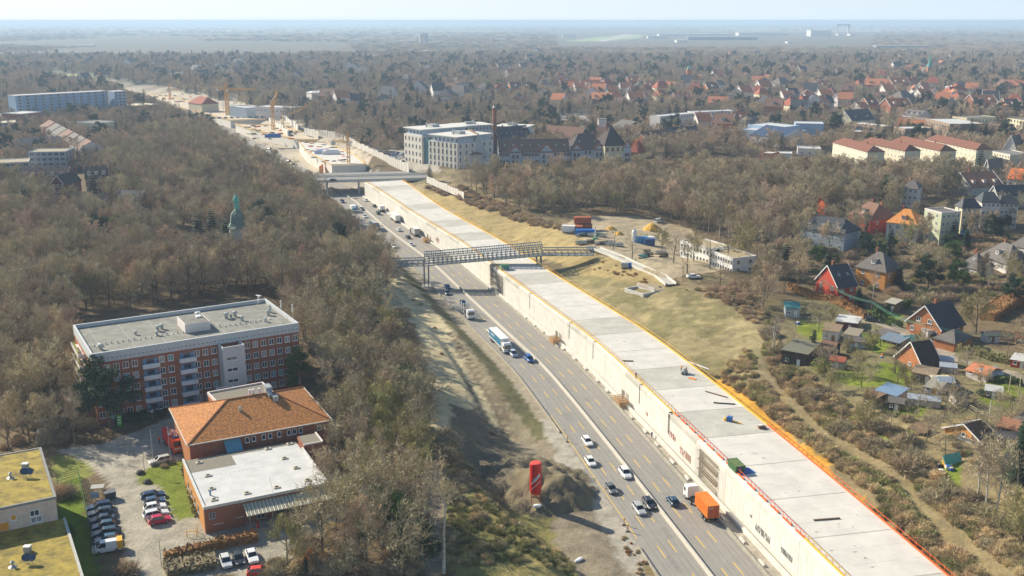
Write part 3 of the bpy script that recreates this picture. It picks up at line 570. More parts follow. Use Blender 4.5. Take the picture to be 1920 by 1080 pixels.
def truck(label, loc_, rz, cabc, boxc=None, L_=13, boxh=2.7, kind='box', sidec=None, roofc=WHITEP, name='truck', tractor_len=2.3):
    """a lorry; x forward, origin mid length"""
    t = thing(name, label, 'truck', loc_, rz, 'vehicles driving on the motorway'); f = L_ / 2; cabm = paint_m(cabc)
    mb = MB(); a = f - tractor_len; hh = 2.9 if L_ > 9 else 2.5
    mb.add([(a, -1.2, .7), (f, -1.2, .5), (f, 1.2, .5), (a, 1.2, .7), (a, -1.2, hh), (f - .05, -1.2, 1.6), (f - .05, 1.2, 1.6), (a, 1.2, hh), (f - .25, -1.15, hh - .1), (f - .25, 1.15, hh - .1), (a, -1.1, hh + .25), (a, 1.1, hh + .25), (f - .7, -1.05, hh + .22), (f - .7, 1.05, hh + .22)],
           [(0,1,5,8,4), (1,2,6,5), (2,3,7,9,6), (0,4,10,11,7,3), (5,6,9,8), (8,9,13,12), (12,13,11,10), (4,8,12,10), (7,11,13,9), (0,3,2,1)])
    mb.build('cab', cabm, t)
    g = MB(); g.add([(f - .03, -1.05, 1.62), (f - .03, 1.05, 1.62), (f - .22, 1.0, hh - .25), (f - .22, -1.0, hh - .25)], [(0,1,2,3)]); g.box(f - 1.1, -1.215, 1.6, f - .35, -1.195, hh - .5); g.box(f - 1.1, 1.195, 1.6, f - .35, 1.215, hh - .5); g.build('windscreen', GLASSG, t)
    c = MB(); c.box(-f + .3, -.45, .75, f - .6, .45, 1.0); c.box(-f + .4, -1.15, .85, -f + 5, 1.15, .98); c.box(f - .3, -1.15, .3, f + .02, 1.15, .62); c.build('chassis', BLACK, t)
    if kind == 'box':
        m = MB(); m.box(-f, -1.26, 1.15, a - .5, 1.26, 1.15 + boxh, 0); o = m.build('box_body', boxc, t)
        rf = MB(); rf.box(-f + .02, -1.24, 1.152 + boxh, a - .52, 1.24, 1.18 + boxh); rf.build('roof', roofc, t)
        if sidec is not None:
            for sy in (-1, 1):
                q = MB(); y = sy * 1.268; q.add([(-f + .1, y, 1.5), (a - .6, y, 1.5), (a - .6, y, 3.7), (-f + .1, y, 3.7)], [(0,1,2,3) if sy < 0 else (3,2,1,0)]); q.build('side_curtain', sidec, t)
                q = MB()
                for i, ww in enumerate((.5, .35, .5, .4, .5, .3)):
                    x = -f + 2 + i * .62; q.box(x, y - .006 * 1, 2.5, x + ww * .8, y + .006, 3.05)
                q.build('lettering', WHITEP, t)
    elif kind == 'container':
        m = MB(); x0, x1 = -f, -f + 6.3; m.box(x0, -1.22, 1.2, x1, 1.22, 3.8)
        for i in range(20):
            x = x0 + .15 + i * .3; m.box(x, -1.25, 1.3, x + .15, -1.215, 3.7); m.box(x, 1.215, 1.3, x + .15, 1.25, 3.7)
        m.build('container', ORANGE, t); d = MB(); d.box(x0 - .03, -1.15, 1.3, x0 - .005, -.04, 3.7); d.box(x0 - .03, .04, 1.3, x0 - .005, 1.15, 3.7)
        for y in (-.9, -.4, .4, .9): d.box(x0 - .07, y - .03, 1.3, x0 - .03, y + .03, 3.7)
        d.build('container_door', M('dark_orange_paint', (.42, .09, .03), rough=.5), t)
        d = MB(); [d.box(x0 - .04, q, 3.2, x0 - .031, q + .16, 3.4) for q in (.2, .5, .75)]; d.build('lettering', WHITEP, t)
    elif kind == 'carrier':
        m = MB()
        for zz in (1.0, 2.5):
            for y in (-1.1, 1.1): m.bar((-f, y, zz), (a - .6, y, zz), .12)
            for x in np.arange(-f, a - .6, 1.0): m.bar((x, -1.1, zz), (x, 1.1, zz), .08)
        m.bar((a - .6, -1.1, 2.5), (f - .5, -1.1, 3.3), .12); m.bar((a - .6, 1.1, 2.5), (f - .5, 1.1, 3.3), .12)
        m.build('deck_frame', METAL, t); m = MB()
        for x in (-f + .1, -f + 2.6, -f + 5.2): 
            for y in (-1.15, 1.15): m.box(x, y - .12, .9, x + .2, y + .12, 4.3)
        m.build('loading_post', WHITEP, t)
    ax = [f - 1.2, -f + 1.3, -f + 2.6] + ([a - 1.6] if L_ > 9 else [])
    wheels(t, ax, 1.05); return t
BLUES = M('blue_tarpaulin', (.03, .17, .30), rough=.6, var=.08)
p, h = on_road(938, 650); truck('white articulated lorry with dark blue curtain side and white lettering', p, h, (.78, .78, .77), WHITEP, L_=15, boxh=2.75, sidec=BLUES)
p, h = on_road(1313, 955); truck('white tractor unit hauling a short bright orange shipping container', p, h, (.78, .78, .76), L_=12.5, kind='container')
p, h = on_road(876, 592); truck('empty white car transporter with upright white posts', p, h, (.75, .76, .76), L_=11, kind='carrier', name='car_transporter')
p, h = on_road(703, 430); truck('dark coach like lorry on the oncoming lanes near the wood', p, h, (.02, .05, .07), M('dark_blue_body', (.03, .08, .11), rough=.5), L_=11, boxh=2.3, name='coach', roofc=GREYW)
p, h = on_road(778, 441); truck('white box truck with dark cab heading away, nearest to the footbridge', p, h, (.06, .06, .07), GREYW, L_=9, boxh=2.6)
p, h = on_road(741, 414); truck('long white box truck heading away beside the tunnel wall', p, h, WC, WHITEP, L_=13, boxh=2.6)
p, h = on_road(715, 396); truck('white delivery truck heading away close behind the small dark car', p, h, WC, WHITEP, L_=6.5, boxh=2.0, tractor_len=1.8)
p, h = on_road(663, 397); truck('white delivery truck on the oncoming lanes with a pale blue front', p, h, (.4, .55, .65), WHITEP, L_=7, boxh=2.0, tractor_len=1.8)
# parked cars near the flat roofed building
def pk(px, py, a, k, c, lb, z=ZL, grp=None, **kw):
    q = P(px, py, z); return car(lb, (q.x, q.y, tz1(q.x, q.y) + .05), rad(a), k, c, group=grp, **kw)
ga = 'parked cars in the row beside the green roofed building'
for i, (x, y, c, k, lb) in enumerate([(187, 955, NV, 'estate', 'dark estate car at the top end of the left parking row'), (190, 966, (.03,.06,.09), 'estate', 'dark car second from the top of the left parking row'), (192, 979, (.03,.05,.08), 'sedan', 'dark saloon with reddish tail lamps third in the left parking row'),
        (196, 991, (.05,.10,.16), 'hatch', 'blue grey car fourth in the left parking row'), (198, 1004, (.03,.07,.10), 'estate', 'dark car with dusty bonnet fifth in the left parking row'), (201, 1017, (.05,.12,.19), 'hatch', 'blue car squeezed beside the white and yellow van')]):
    pk(x, y, 202, k, c, lb, grp=ga)
v_ = pk(202, 1033, 202, 'van', (.74, .75, .75), 'white van with a bright yellow rear, last in the left parking row', grp=ga, name='van', cat='van')
mb = MB(); mb.box(-2.5, -.99, .5, -1.6, .99, 1.98); mb.build('rear_panel', YELP, v_)
gb = 'parked cars in the row beside the lawn'
for x, y, c, k, lb in [(287, 934, NV, 'estate', 'dark blue car at the top of the right parking row'), (290, 945, (.05,.10,.18), 'hatch', 'blue car second in the right parking row'), (291, 956, WC, 'hatch', 'white hatchback in the middle of the right parking row'),
        (293, 969, (.66, .67, .68), 'estate', 'white estate car with a silver roof next to the red car'), (300, 980, (.50, .01, .05), 'hatch', 'bright red hatchback at the bottom of the right parking row')]:
    pk(x, y, 27 if k != 'estate' else 30, k, c, lb, grp=gb)
pk(301, 868, 212, 'estate', (.50, .50, .48), 'silver estate car parked on its own at the edge of the lawn')
gc = 'parked cars behind the brown hedge'
for x, y, c, k, lb in [(424, 1058, (.6, .6, .59), 'hatch', 'silver white hatchback parked left of the small dark car behind the hedge'), (448, 1053, DK, 'hatch', 'small dark car parked between two white ones behind the hedge'), (473, 1048, WC, 'sedan', 'white saloon with dark windows parked right of the small dark car behind the hedge')]:
    pk(x, y, -66, k, c, lb, grp=gc)
pk(487, 1078, 10, 'hatch', (.7, .05, .02), 'red car just peeping in at the bottom edge below the white saloon')
for x, y, a, c, k, lb in [(1300, 526, 5, WC, 'sedan', 'white car on the track below the big bare tree'), (1313, 480, 5, (.6, .6, .6), 'hatch', 'silver car parked under the trees before the white portacabins'), (1342, 492, 5, (.1, .25, .4), 'hatch', 'blue and white car parked at the end of the white portacabins'),
        (1801, 450, 10, (.03, .03, .08), 'hatch', 'dark blue car parked near the bright blue car'), (1812, 445, 10, (.0, .28, .70), 'hatch', 'bright blue car parked on the villa street'), (1236, 415, 40, (.55, .56, .56), 'van', 'white van parked at the back of the construction yard'),
        (1635, 603, -18, (.03, .03, .03), 'hatch', 'black car on the lane by the stone gateposts'), (1799, 655, -20, (.03, .05, .05), 'sedan', 'black car beside the carport on the garden lane'), (625, 341, 0, (.03, .05, .08), 'estate', 'dark car crossing the road bridge')]:
    z = 10.5 if x > 1000 else ZT
    if lb.endswith('bridge'): q = P(x, y, 8.3); car(lb, (q.x, q.y + 2, 8.34), rad(a), k, c)
    else: pk(x, y, a, k, c, lb, z=z)
# hospital car park and other far cars
lots = [((705, 287), (765, 302), 11, 4, 'cars in the car park behind the noise barrier', 'parked car in the crowded car park between the noise barrier and the white offices'), ((1035, 219), (1085, 237), 7, 4, 'cars in the far car park', 'parked car in the sunny car park behind the old hospital')]
cols = [WC, DK, SV, NV, GY_, (.02, .12, .35), WC, SV, (.35, .03, .02)]
for (a, b, n_, rows, grp, lb) in lots:
    for r_ in range(rows):
        for i in range(n_):
            if R.random() < .15: continue
            x = a[0] + (b[0] - a[0]) * (i / n_) + r_ * 7; y = a[1] + (b[1] - a[1]) * (i / n_) - (r_ - rows / 2) * 3.4
            q = P(x, y, 8.5); car(lb, (q.x, q.y, tz1(q.x, q.y) + .05), rad(60 + R.choice([0, 180])), R.choice(['hatch', 'estate', 'sedan']), R.choice(cols), group=grp, detail=False)
for i in range(11):
    q = P(378 + i * 11.5, 226 - i * .25, 8); car('car queueing on the crossing road in front of the yellow tower crane', (q.x, q.y, 9.2), rad(5), R.choice(['hatch', 'suv']), R.choice([NV, DK, GY_, WC, (.05, .15, .3)]), group='cars on the crossing road', detail=False)
for i, (x, y) in enumerate([(515, 287), (510, 296), (541, 303), (528, 306), (548, 309), (505, 280)]):
    p, h = on_road(x, y); p = P(x, y, .05); car('small dark car on the motorway beyond the road bridge', p, rad(135), 'hatch', R.choice([DK, NV, SV]), group='cars beyond the road bridge', detail=False)
# the fire engine
q = P(322, 846, ZL); ft = thing('fire_engine', 'red fire engine with grey roof ladders parked beside the tiled roof building', 'fire engine', (q.x, q.y + 2, ZL + .05), rad(-57)); ft.scale = (1.15, 1.1, 1.1)
mb = MB(); mb.box(-3.8, -1.25, .6, 1.6, 1.25, 3.0); mb.build('equipment_body', REDP, ft)
mb = MB(); mb.add([(1.7, -1.2, .6), (3.7, -1.2, .5), (3.7, 1.2, .5), (1.7, 1.2, .6), (1.7, -1.2, 2.9), (3.45, -1.15, 2.8), (3.45, 1.15, 2.8), (1.7, 1.2, 2.9), (3.7, -1.2, 1.6), (3.7, 1.2, 1.6)], [(0,1,8,5,4), (1,2,9,8), (2,3,7,6,9), (4,5,6,7), (8,9,6,5), (0,4,7,3), (0,3,2,1)]); mb.build('cab', M('orange_red_paint', (.80, .09, .015), rough=.35), ft)
mb = MB(); mb.add([(3.69, -1.1, 1.65), (3.69, 1.1, 1.65), (3.5, 1.05, 2.6), (3.5, -1.05, 2.6)], [(0,1,2,3)]); mb.build('windscreen', GLASSG, ft)
mb = MB(); 
for y in (-.5, .1): 
    mb.bar((-3.6, y, 3.15), (2.4, y, 3.15), .08); mb.bar((-3.6, y + .45, 3.15), (2.4, y + .45, 3.15), .08)
    for i in range(14): mb.bar((-3.5 + i * .43, y, 3.15), (-3.5 + i * .43, y + .45, 3.15), .05)
mb.box(-3.6, .7, 3.0, -1.5, 1.15, 3.3); mb.box(-.6, -1.1, 3.0, 1.2, -.75, 3.25); mb.build('roof_ladder', METAL, ft)
mb = MB(); mb.box(2.0, -.9, 2.88, 2.4, .9, 3.1); mb.build('beacon_bar', BLUEM, ft); mb = MB(); mb.box(3.6, -1.0, 1.0, 3.73, 1.0, 1.35); mb.build('grille', M('light_stripe', (.7, .7, .6)), ft); wheels(ft, [2.6, -1.6, -2.8], 1.1, .5)
# ------------------------------------------------------------------ people (one continuous skinned body each)
def person(label, loc_, rz=0.0, top=(.7, .25, .03), legs=(.05, .06, .1), pose='stand', h=1.75):
    me = bpy.data.meshes.new('person'); k = h / 1.75; lean = .35 if pose == 'bend' else .0
    J = [(0,0,.93),(.03+lean*.3,0,1.15),(lean*.8,0,1.42),(lean,0,1.52),(lean*1.15+.02,0,1.66), (0,.10,.88),(.05,.11,.48),(0 if pose != 'walk' else .28,.12,.06),(.14,.13,.03), (0,-.10,.88),(.04,-.11,.48),(-.05 if pose != 'walk' else -.3,-.12,.06),(.09,-.13,.03),
         (lean*.8,.19,1.40),(lean*.9+.05,.26,1.13),(lean+.22,.24,.93),(lean*.8,-.19,1.40),(lean*.9+.05,-.26,1.13),(lean+.2,-.24,.95),(lean+.3,.23,.87),(lean+.28,-.23,.89)]
    Rr = [.15,.14,.15,.06,.105,.10,.07,.045,.035,.10,.07,.045,.035,.065,.048,.036,.065,.048,.036,.03,.03]
    E_ = [(0,1),(1,2),(2,3),(3,4),(0,5),(5,6),(6,7),(7,8),(0,9),(9,10),(10,11),(11,12),(2,13),(13,14),(14,15),(2,16),(16,17),(17,18),(15,19),(18,20)]
    me.from_pydata([(a * k, b * k, c * k) for a, b, c in J], E_, []); o = bpy.data.objects.new('person', me); link(o)
    o.modifiers.new('skin', 'SKIN'); o.modifiers.new('sub', 'SUBSURF').levels = 1
    if not me.skin_vertices: me.skin_vertices.new() if hasattr(me.skin_vertices, 'new') else None
    bm = bmesh.new(); bm.from_mesh(me); ly = bm.verts.layers.skin.verify()
    for v, r in zip(bm.verts, Rr): v[ly].radius = (r * k, r * k)
    bm.verts.ensure_lookup_table(); bm.verts[0][ly].use_root = True; bm.to_mesh(me); bm.free()
    dg = bpy.context.evaluated_depsgraph_get(); em = bpy.data.meshes.new_from_object(o.evaluated_get(dg)); o.modifiers.clear(); o.data = em
    em.materials.clear(); [em.materials.append(m) for m in (M('skin', (.55, .33, .24)), M('cloth_%d%d%d' % tuple(int(c * 99) for c in top), top), M('cloth_%d%d%d' % tuple(int(c * 99) for c in legs), legs), M('hair', (.08, .05, .03)))]
    for p_ in em.polygons:
        z = p_.center.z / k; y = abs(p_.center.y) / k
        p_.material_index = 3 if z > 1.70 else 0 if z > 1.53 or (z < .95 and z > .8 and y > .2) else 1 if z > .9 else 2
    o.location = loc_; o.rotation_euler = (0, 0, rz); return tag(o, label, 'person')
def onroof(px, py): return P(px, py, ZT + .03)
person('worker in orange clothes standing left of the grey machine on the tunnel roof', onroof(1277, 697), 1, pose='bend'); person('worker in orange clothes standing right of the grey machine on the tunnel roof', onroof(1287, 699), 2.5)
person('worker in purple jacket at the yellow rail of the tunnel roof', onroof(1192, 709), .5, (.25, .12, .45)); person('worker in purple clothes bending beside the green rubbish container', onroof(1384, 888), .5, (.35, .1, .6), pose='bend')
q = at(*stp(1048, 655)[:2], .1); person('worker in violet jacket standing on the verge beside the motorway', (q.x, q.y, 0.02), .5, (.22, .18, .4)); q = P(1261, 632, 0)
q = P(1222, 822, 0); person('person in dark blue standing on the verge near the orange graffiti', (q.x, q.y, 0.02), 2, (.08, .08, .2))
q = P(299, 832, ZL); person('firefighter in red orange jacket standing beside the fire engine', (q.x, q.y, tz1(q.x, q.y)), -1, (.75, .10, .03), (.03, .05, .15)); q = P(1191, 494, 10.5); person('person in black walking on the pale ramp path', (q.x, q.y, 10.6), .3, (.02, .02, .02), (.02, .02, .02), pose='walk')
# ------------------------------------------------------------------ buildings
WCACHE = {}
def win_mesh(w_, h_, style='w'):
    k = (round(w_, 2), round(h_, 2), style)
    if k in WCACHE: return WCACHE[k]
    mb = MB(); f = .11   # frame in the plane x-z, outward is -y
    fm, gm_ = {'w': (WHITEP, GLASS), 'c': (WHITEP, CURT), 'd': (GREYW, GLASS), 't': (WHITEP, M('teal_curtain', (.10, .30, .32), rough=.4)), 'o': (WHITEP, M('orange_shutter', (.70, .30, .03))), 'b': (BLUEW, GLASS), 'r': (BRICKO, GLASS)}[style]
    mb.box(0, -.07, 0, w_, .0, f); mb.box(0, -.07, h_ - f, w_, .0, h_); mb.box(0, -.07, f, f, 0, h_ - f); mb.box(w_ - f, -.07, f, w_, 0, h_ - f)
    if w_ > 1.0: mb.box(w_ / 2 - f / 2, -.06, f, w_ / 2 + f / 2, 0, h_ - f)
    mb.box(-.08, -.16, -.08, w_ + .08, -.003, -.01); mb.box(f, -.035, f, w_ - f, -.01, h_ - f, 1)
    WCACHE[k] = mb.mesh('window', [fm, gm_]); return WCACHE[k]
def window(root, face, L_, D_, u, z, w_=1.2, h_=1.4, style='w', name='window'):
    """u: distance along the face seen from outside, left to right"""
    o = link(bpy.data.objects.new(name, win_mesh(w_, h_, style)), root)
    if face == 'f': o.location = (u, -.004, z)
    elif face == 'r': o.location = (L_ + .004, u, z); o.rotation_euler = (0, 0, math.pi / 2)
    elif face == 'l': o.location = (-.004, D_ - u, z); o.rotation_euler = (0, 0, -math.pi / 2)
    elif face == 'b': o.location = (L_ - u, D_ + .004, z); o.rotation_euler = (0, 0, math.pi)
    return o
def frame2(p1, p2, ze):
    a, b = P(*p1, ze), P(*p2, ze); return a, (b - a).length, math.atan2(b.y - a.y, b.x - a.x)
FOOT = []      # building outlines, kept free of trees
def footprint(a, rz, L_, D_, m=1.5):
    c, s = math.cos(rz), math.sin(rz)
    FOOT.append([(a.x + c * u - s * v, a.y + s * u + c * v) for u, v in ((-m, -m), (L_ + m, -m), (L_ + m, D_ + m), (-m, D_ + m))])
def gable(mb, L_, D_, h, rh, o_=.4, axis='x', th=.22, hip=(0, 0), skew=0):
    """roof shell: ridge along axis; hip: length of the hips at both ends"""
    if axis == 'x':
        A = [(-o_, -o_), (L_ + o_, -o_), (L_ + o_, D_ + o_), (-o_, D_ + o_)]; r0, r1 = (-o_ + hip[0], D_/2), (L_ + o_ - hip[1], D_/2)
    else:
        A = [(L_ + o_, -o_), (L_ + o_, D_ + o_), (-o_, D_ + o_), (-o_, -o_)]; r0, r1 = (L_/2, -o_ + hip[0]), (L_/2, D_ + o_ - hip[1])
    dz = rh * o_ / ((D_ if axis == 'x' else L_) / 2); z0 = h - dz
    v = [(x, y, z0) for x, y in A] + [(*r0, h + rh), (*r1, h + rh)]; v += [(x, y, z - th) for x, y, z in v]
    f = [(0,1,5,4), (2,3,4,5), (1,2,5), (3,0,4)]; g = [tuple(i + 6 for i in q)[::-1] for q in f]
    if hip[0] == 0: f.remove((3,0,4)); g = [q for q in g if set(q) != {9, 6, 10}]; f += [(3,9,10,4), (0,4,10,6)]
    if hip[1] == 0: f.remove((1,2,5)); g = [q for q in g if set(q) != {7, 8, 11}]; f += [(1,7,11,5), (2,5,11,8)]
    f += [(0,6,7,1), (2,8,9,3)]
    if hip[0]: f += [(3,9,6,0)]
    if hip[1]: f += [(1,7,8,2)]
    mb.add(v, f + g)
def house(label, p1, p2, D_, eh, rh, zg, wall, roof, axis='x', hip=(0, 0), name='house', cat='house', group=None, floors=2, wins=(3, 2), ws='w', chim=1, over=.4, dorm=0, sky=0, flat=False, gap=None, wsz=(1.1, 1.35), sides='frl', loc_=None, L_=None, rz=None, lbl_base=None):
    ze = zg + eh; D_ = D_ * 1.3
    if loc_ is None: a, L_, rz = frame2(p1, p2, ze)
    else: a = Vector(loc_)
    gz = min(zg, tz1(a.x, a.y)); t = thing(name, label, cat, (a.x, a.y, gz), rz, group); h = ze - gz; footprint(a, rz, L_, D_)
    mb = MB()
    if flat:
        mb.box(0, 0, -1.5, L_, D_, h); mb.build('wall', wall, t)
        r = MB(); r.box(.3, .3, h + .004, L_ - .3, D_ - .3, h + .05); r.build('roof', roof, t); pw = MB()
        for q in ((-.05, -.05, L_ + .05, .28), (-.05, D_ - .28, L_ + .05, D_ + .05), (-.05, .28, .28, D_ - .28), (L_ - .28, .28, L_ + .05, D_ - .28)): pw.box(q[0], q[1], h - .25, q[2], q[3], h + .4)
        pw.build('parapet', wall if flat == 2 else WHITE, t)
    else:
        if axis == 'x':
            v = [(0,0,-1.5),(L_,0,-1.5),(L_,D_,-1.5),(0,D_,-1.5),(0,0,h),(L_,0,h),(L_,D_,h),(0,D_,h)]; mb.add(v, [(0,1,5,4),(2,3,7,6),(4,5,6,7)])
            for x, hp, fl in ((0, hip[0], 0), (L_, hip[1], 1)):
                q = [(x,0,-1.5),(x,0,h),(x,D_/2,h + (rh - .15 if not hp else 0)),(x,D_,h),(x,D_,-1.5)]; mb.add(q, [(0,1,2,3,4) if not fl else (4,3,2,1,0)])
        else:
            v = [(0,0,-1.5),(L_,0,-1.5),(L_,D_,-1.5),(0,D_,-1.5),(0,0,h),(L_,0,h),(L_,D_,h),(0,D_,h)]; mb.add(v, [(1,2,6,5),(3,0,4,7),(4,5,6,7)])
            for y, hp, fl in ((0, hip[0], 1), (D_, hip[1], 0)):
                q = [(0,y,-1.5),(0,y,h),(L_/2,y,h + (rh - .15 if not hp else 0)),(L_,y,h),(L_,y,-1.5)]; mb.add(q, [(0,1,2,3,4) if not fl else (4,3,2,1,0)])
        mb.build('wall', wall, t); r = MB(); gable(r, L_, D_, h, rh, over, axis, hip=hip); ro = r.build('roof', roof, t)
        if over > .3 and axis == 'y' and not hip[0]:
            vb = MB(); dz = rh * over / (L_ / 2); z0 = h - dz + .02; vb.bar((-over, -over - .04, z0), (L_/2, -over - .04, h + rh), .06, .3); vb.bar((L_ + over, -over - .04, z0), (L_/2, -over - .04, h + rh), .06, .3); vb.build('bargeboard', WHITEP, ro)
        if over > .3 and axis == 'x':
            for xx, hp in ((-over - .04, hip[0]), (L_ + over + .04, hip[1])):
                if hp: continue
                vb = MB(); dz = rh * over / (D_ / 2); z0 = h - dz + .02; vb.bar((xx, -over, z0), (xx, D_/2, h + rh), .06, .3); vb.bar((xx, D_ + over, z0), (xx, D_/2, h + rh), .06, .3); vb.build('bargeboard', WHITEP, ro)
        for c in range(chim):
            cb = MB(); cx, cy = (L_ * (.3 + .4 * c), D_ * .56) if axis == 'x' else (L_ * .45, D_ * (.4 + .3 * c)); cb.box(cx, cy, h + rh * .4, cx + .7, cy + .6, h + rh + 1.0); cb.box(cx - .06, cy - .06, h + rh + 1.0, cx + .76, cy + .66, h + rh + 1.12); cb.build('chimney', BRICK, ro)
        for d_ in range(dorm):
            db = MB(); cx = L_ * (d_ + .5) / dorm; s = rh / (D_ / 2); y0 = D_ * .12; z0 = h + s * y0
            if axis == 'x':
                db.box(cx - .8, y0, z0 - .1, cx + .8, y0 + 1.6 / s + .4, z0 + 1.5); db.box(cx - .95, y0 - .2, z0 + 1.5, cx + .95, y0 + 1.7 / s + .5, z0 + 1.62, 1); dd = db.build('dormer', [WHITE, roof], ro)
                o = link(bpy.data.objects.new('window', win_mesh(1.1, 1.0)), dd); o.location = (cx - .55, y0 - .004, z0 + .3)
        for k_ in range(sky):
            s = rh / (D_ / 2); y = D_ * .22; x = L_ * (k_ + .6) / (sky + .2); n_ = Vector((0, -s, 1)).normalized(); u = Vector((0, 1, s)).normalized(); c0 = Vector((x, y, h + s * y)) + n_ * .05
            if axis == 'x': sb = MB(); sb.add([c0, c0 + Vector((.8, 0, 0)), c0 + Vector((.8, 0, 0)) + u * 1.2, c0 + u * 1.2, c0 - n_ * .2, c0 + Vector((.8, 0, 0)) - n_ * .2, c0 + Vector((.8, 0, 0)) + u * 1.2 - n_ * .2, c0 + u * 1.2 - n_ * .2], [(0,1,2,3),(0,4,5,1),(1,5,6,2),(2,6,7,3),(3,7,4,0)]); sb.build('roof_window', CURT, ro)
    fh = h / max(floors, 1)
    for fl in range(floors):
        for fc, n_, ln in (('f', wins[0], L_), ('r', wins[1], D_), ('l', wins[1], D_)):
            if fc not in sides: continue
            for i in range(n_): window(t, fc, L_, D_, ln * (i + .5) / n_ - wsz[0] / 2, fh * fl + fh * .32, wsz[0], min(wsz[1], fh * .62), ws)
    return t
# --- the six storey brick block
a, L_, rz = frame2((171, 664), (559, 605), 23.3); D_ = 26.0
blk = thing('apartment_block', 'six storey red brick block with white roof band, blue balconies and a white stair tower', 'building', (a.x, a.y, ZL), rz); H_ = 23.3 - ZL; footprint(a, rz, L_, D_)
m = MB(); m.box(0, 0, -1, L_, D_, H_ - 2.3); m.build('brick_wall', BRICK, blk); m = MB(); m.box(-.03, .5, 0, -.005, D_ - .4, H_ - 2.5); m.build('sunlit_end_wall', BRICKO, blk)  # left end in brighter brick, the sunlight on it put into the colour
m = MB(); e = .12
for q in ((-e, -e, L_ + e, .35), (-e, D_ - .35, L_ + e, D_ + e), (-e, .35, .35, D_ - .35), (L_ - .35, .35, L_ + e, D_ - .35)): m.box(q[0], q[1], H_ - 2.3, q[2], q[3], H_)
m.build('white_parapet', M('parapet_white', (.52, .54, .55), var=.08), blk)
m = MB(); n_ = 50
for i in range(n_): x = L_ * (i + .3) / n_; m.box(x, -e - .012, H_ - 1.55, x + L_ / n_ * .45, -e - .002, H_ - 1.4)
m.build('vent_slot', BLACK, blk)
m = MB(); m.box(.35, .35, H_ - 2.0, L_ - .35, D_ - .35, H_ - .9); m.build('roof_surface', M('block_roof_felt', (.24, .235, .205), var=.22, scale=.35), blk)
rzh = H_ - .9
m = MB(); 
for i, x in enumerate(np.linspace(3, L_ - 3, 7)): m.box(x, .5, rzh + .002, x + .12, D_ - .5, rzh + .03)
m.box(2, 2.2, rzh + .002, L_ - 1, 2.5, rzh + .25); m.build('roof_joint', M('light_felt', (.40, .40, .36)), blk)
m = MB(); px_ = L_ * .47; m.box(px_, 8, rzh, px_ + 6, 16, rzh + 2.2); ph = m.build('penthouse', WHITE, blk); m = MB(); m.box(px_ + .25, 8.25, rzh + 2.205, px_ + 5.75, 15.75, rzh + 2.26); m.build('roof', FELT, ph); m = MB(); m.box(px_ + 3.8, 12, rzh + 2.27, px_ + 5, 13.6, rzh + 2.6); m.build('skylight', WHITEP, ph)
vent = MB(); vent.tube((0, 0, 0), (0, 0, .35), .14, n=6); vent.tube((0, 0, .35), (0, 0, .5), .24, .1, n=6); vme = vent.mesh('roof_vent', METAL)
for i in range(34):
    o = link(bpy.data.objects.new('roof_vent', vme), blk); x = 2 + (L_ - 5) * (i / 34); o.location = (x, 8.5 + (i % 2) * .5 + R.uniform(-.2, .2), rzh); o.scale = (1, 1, R.uniform(.7, 1.3))
for x, y, s_ in ((.36, .52, 1.6), (.385, .56, 1.5), (.34, .38, 1.3), (.72, .6, 1.8), (.745, .6, 1.2), (.77, .62, 1.7), (.78, .45, 1.5), (.93, .5, 1.6), (.955, .6, 1.4), (.06, .2, 1.7), (.88, .3, 1.2), (.25, .5, 1.1)):
    m = MB(); m.lathe([(.3, 0), (.3, .7), (.5, .75), (.45, 1.05), (.1, 1.15)], 8); o = m.build('ventilator', METAL, blk, (L_ * x, D_ * y, rzh)); o.scale = (s_ * .8,) * 3
for x, y in ((.05, .28), (.6, .9)): m = MB(); m.box(0, 0, 0, 1.3, 1, .35); m.lathe([(.45, .35), (.3, .5)], 8, (.65, .5)); m.build('roof_dome', WHITEP, blk, (L_ * x, D_ * y, rzh))
for x, y, h_ in ((.93, .8, 3), (.975, .35, 4.6), (.995, .12, 4.8), (.01, .25, 3.2), (.03, .1, 3.2), (.88, .25, 3)): m = MB(); m.tube((0, 0, 0), (0, 0, h_), .05, n=5); m.tube((0, 0, h_ * .6), (0, 0, h_), .16 if x > .9 else .05, n=6); m.build('antenna', WHITEP, blk, (L_ * x, D_ * y, rzh))
m = MB(); m.lathe([(.1, 0), (.7, .25), (.75, .3)], 12); m.tube((0, 0, -2), (0, 0, 0), .06); o = m.build('satellite_dish', WHITEP, blk, (L_ * .95, D_ * .93, rzh + 2.2)); o.rotation_euler = (0, .2, 0)
nb = 24; fh = 2.75; colw = L_ / nb; tower = (14, 17)
for fl in range(5):
    z = H_ - 2.3 - fh * (fl + 1) + .6
    for i in range(nb):
        if any(p_ < i + .5 < q_ for p_, q_ in ((5.1, 7.3), (9.3, 11.4), (13.7, 16.9))): continue
        if i < 3 and fl > 3 and False: continue
        window(blk, 'f', L_, D_, colw * (i + .5) - .65, z, 1.3, 1.5, R.choice('wwwwwccct'))
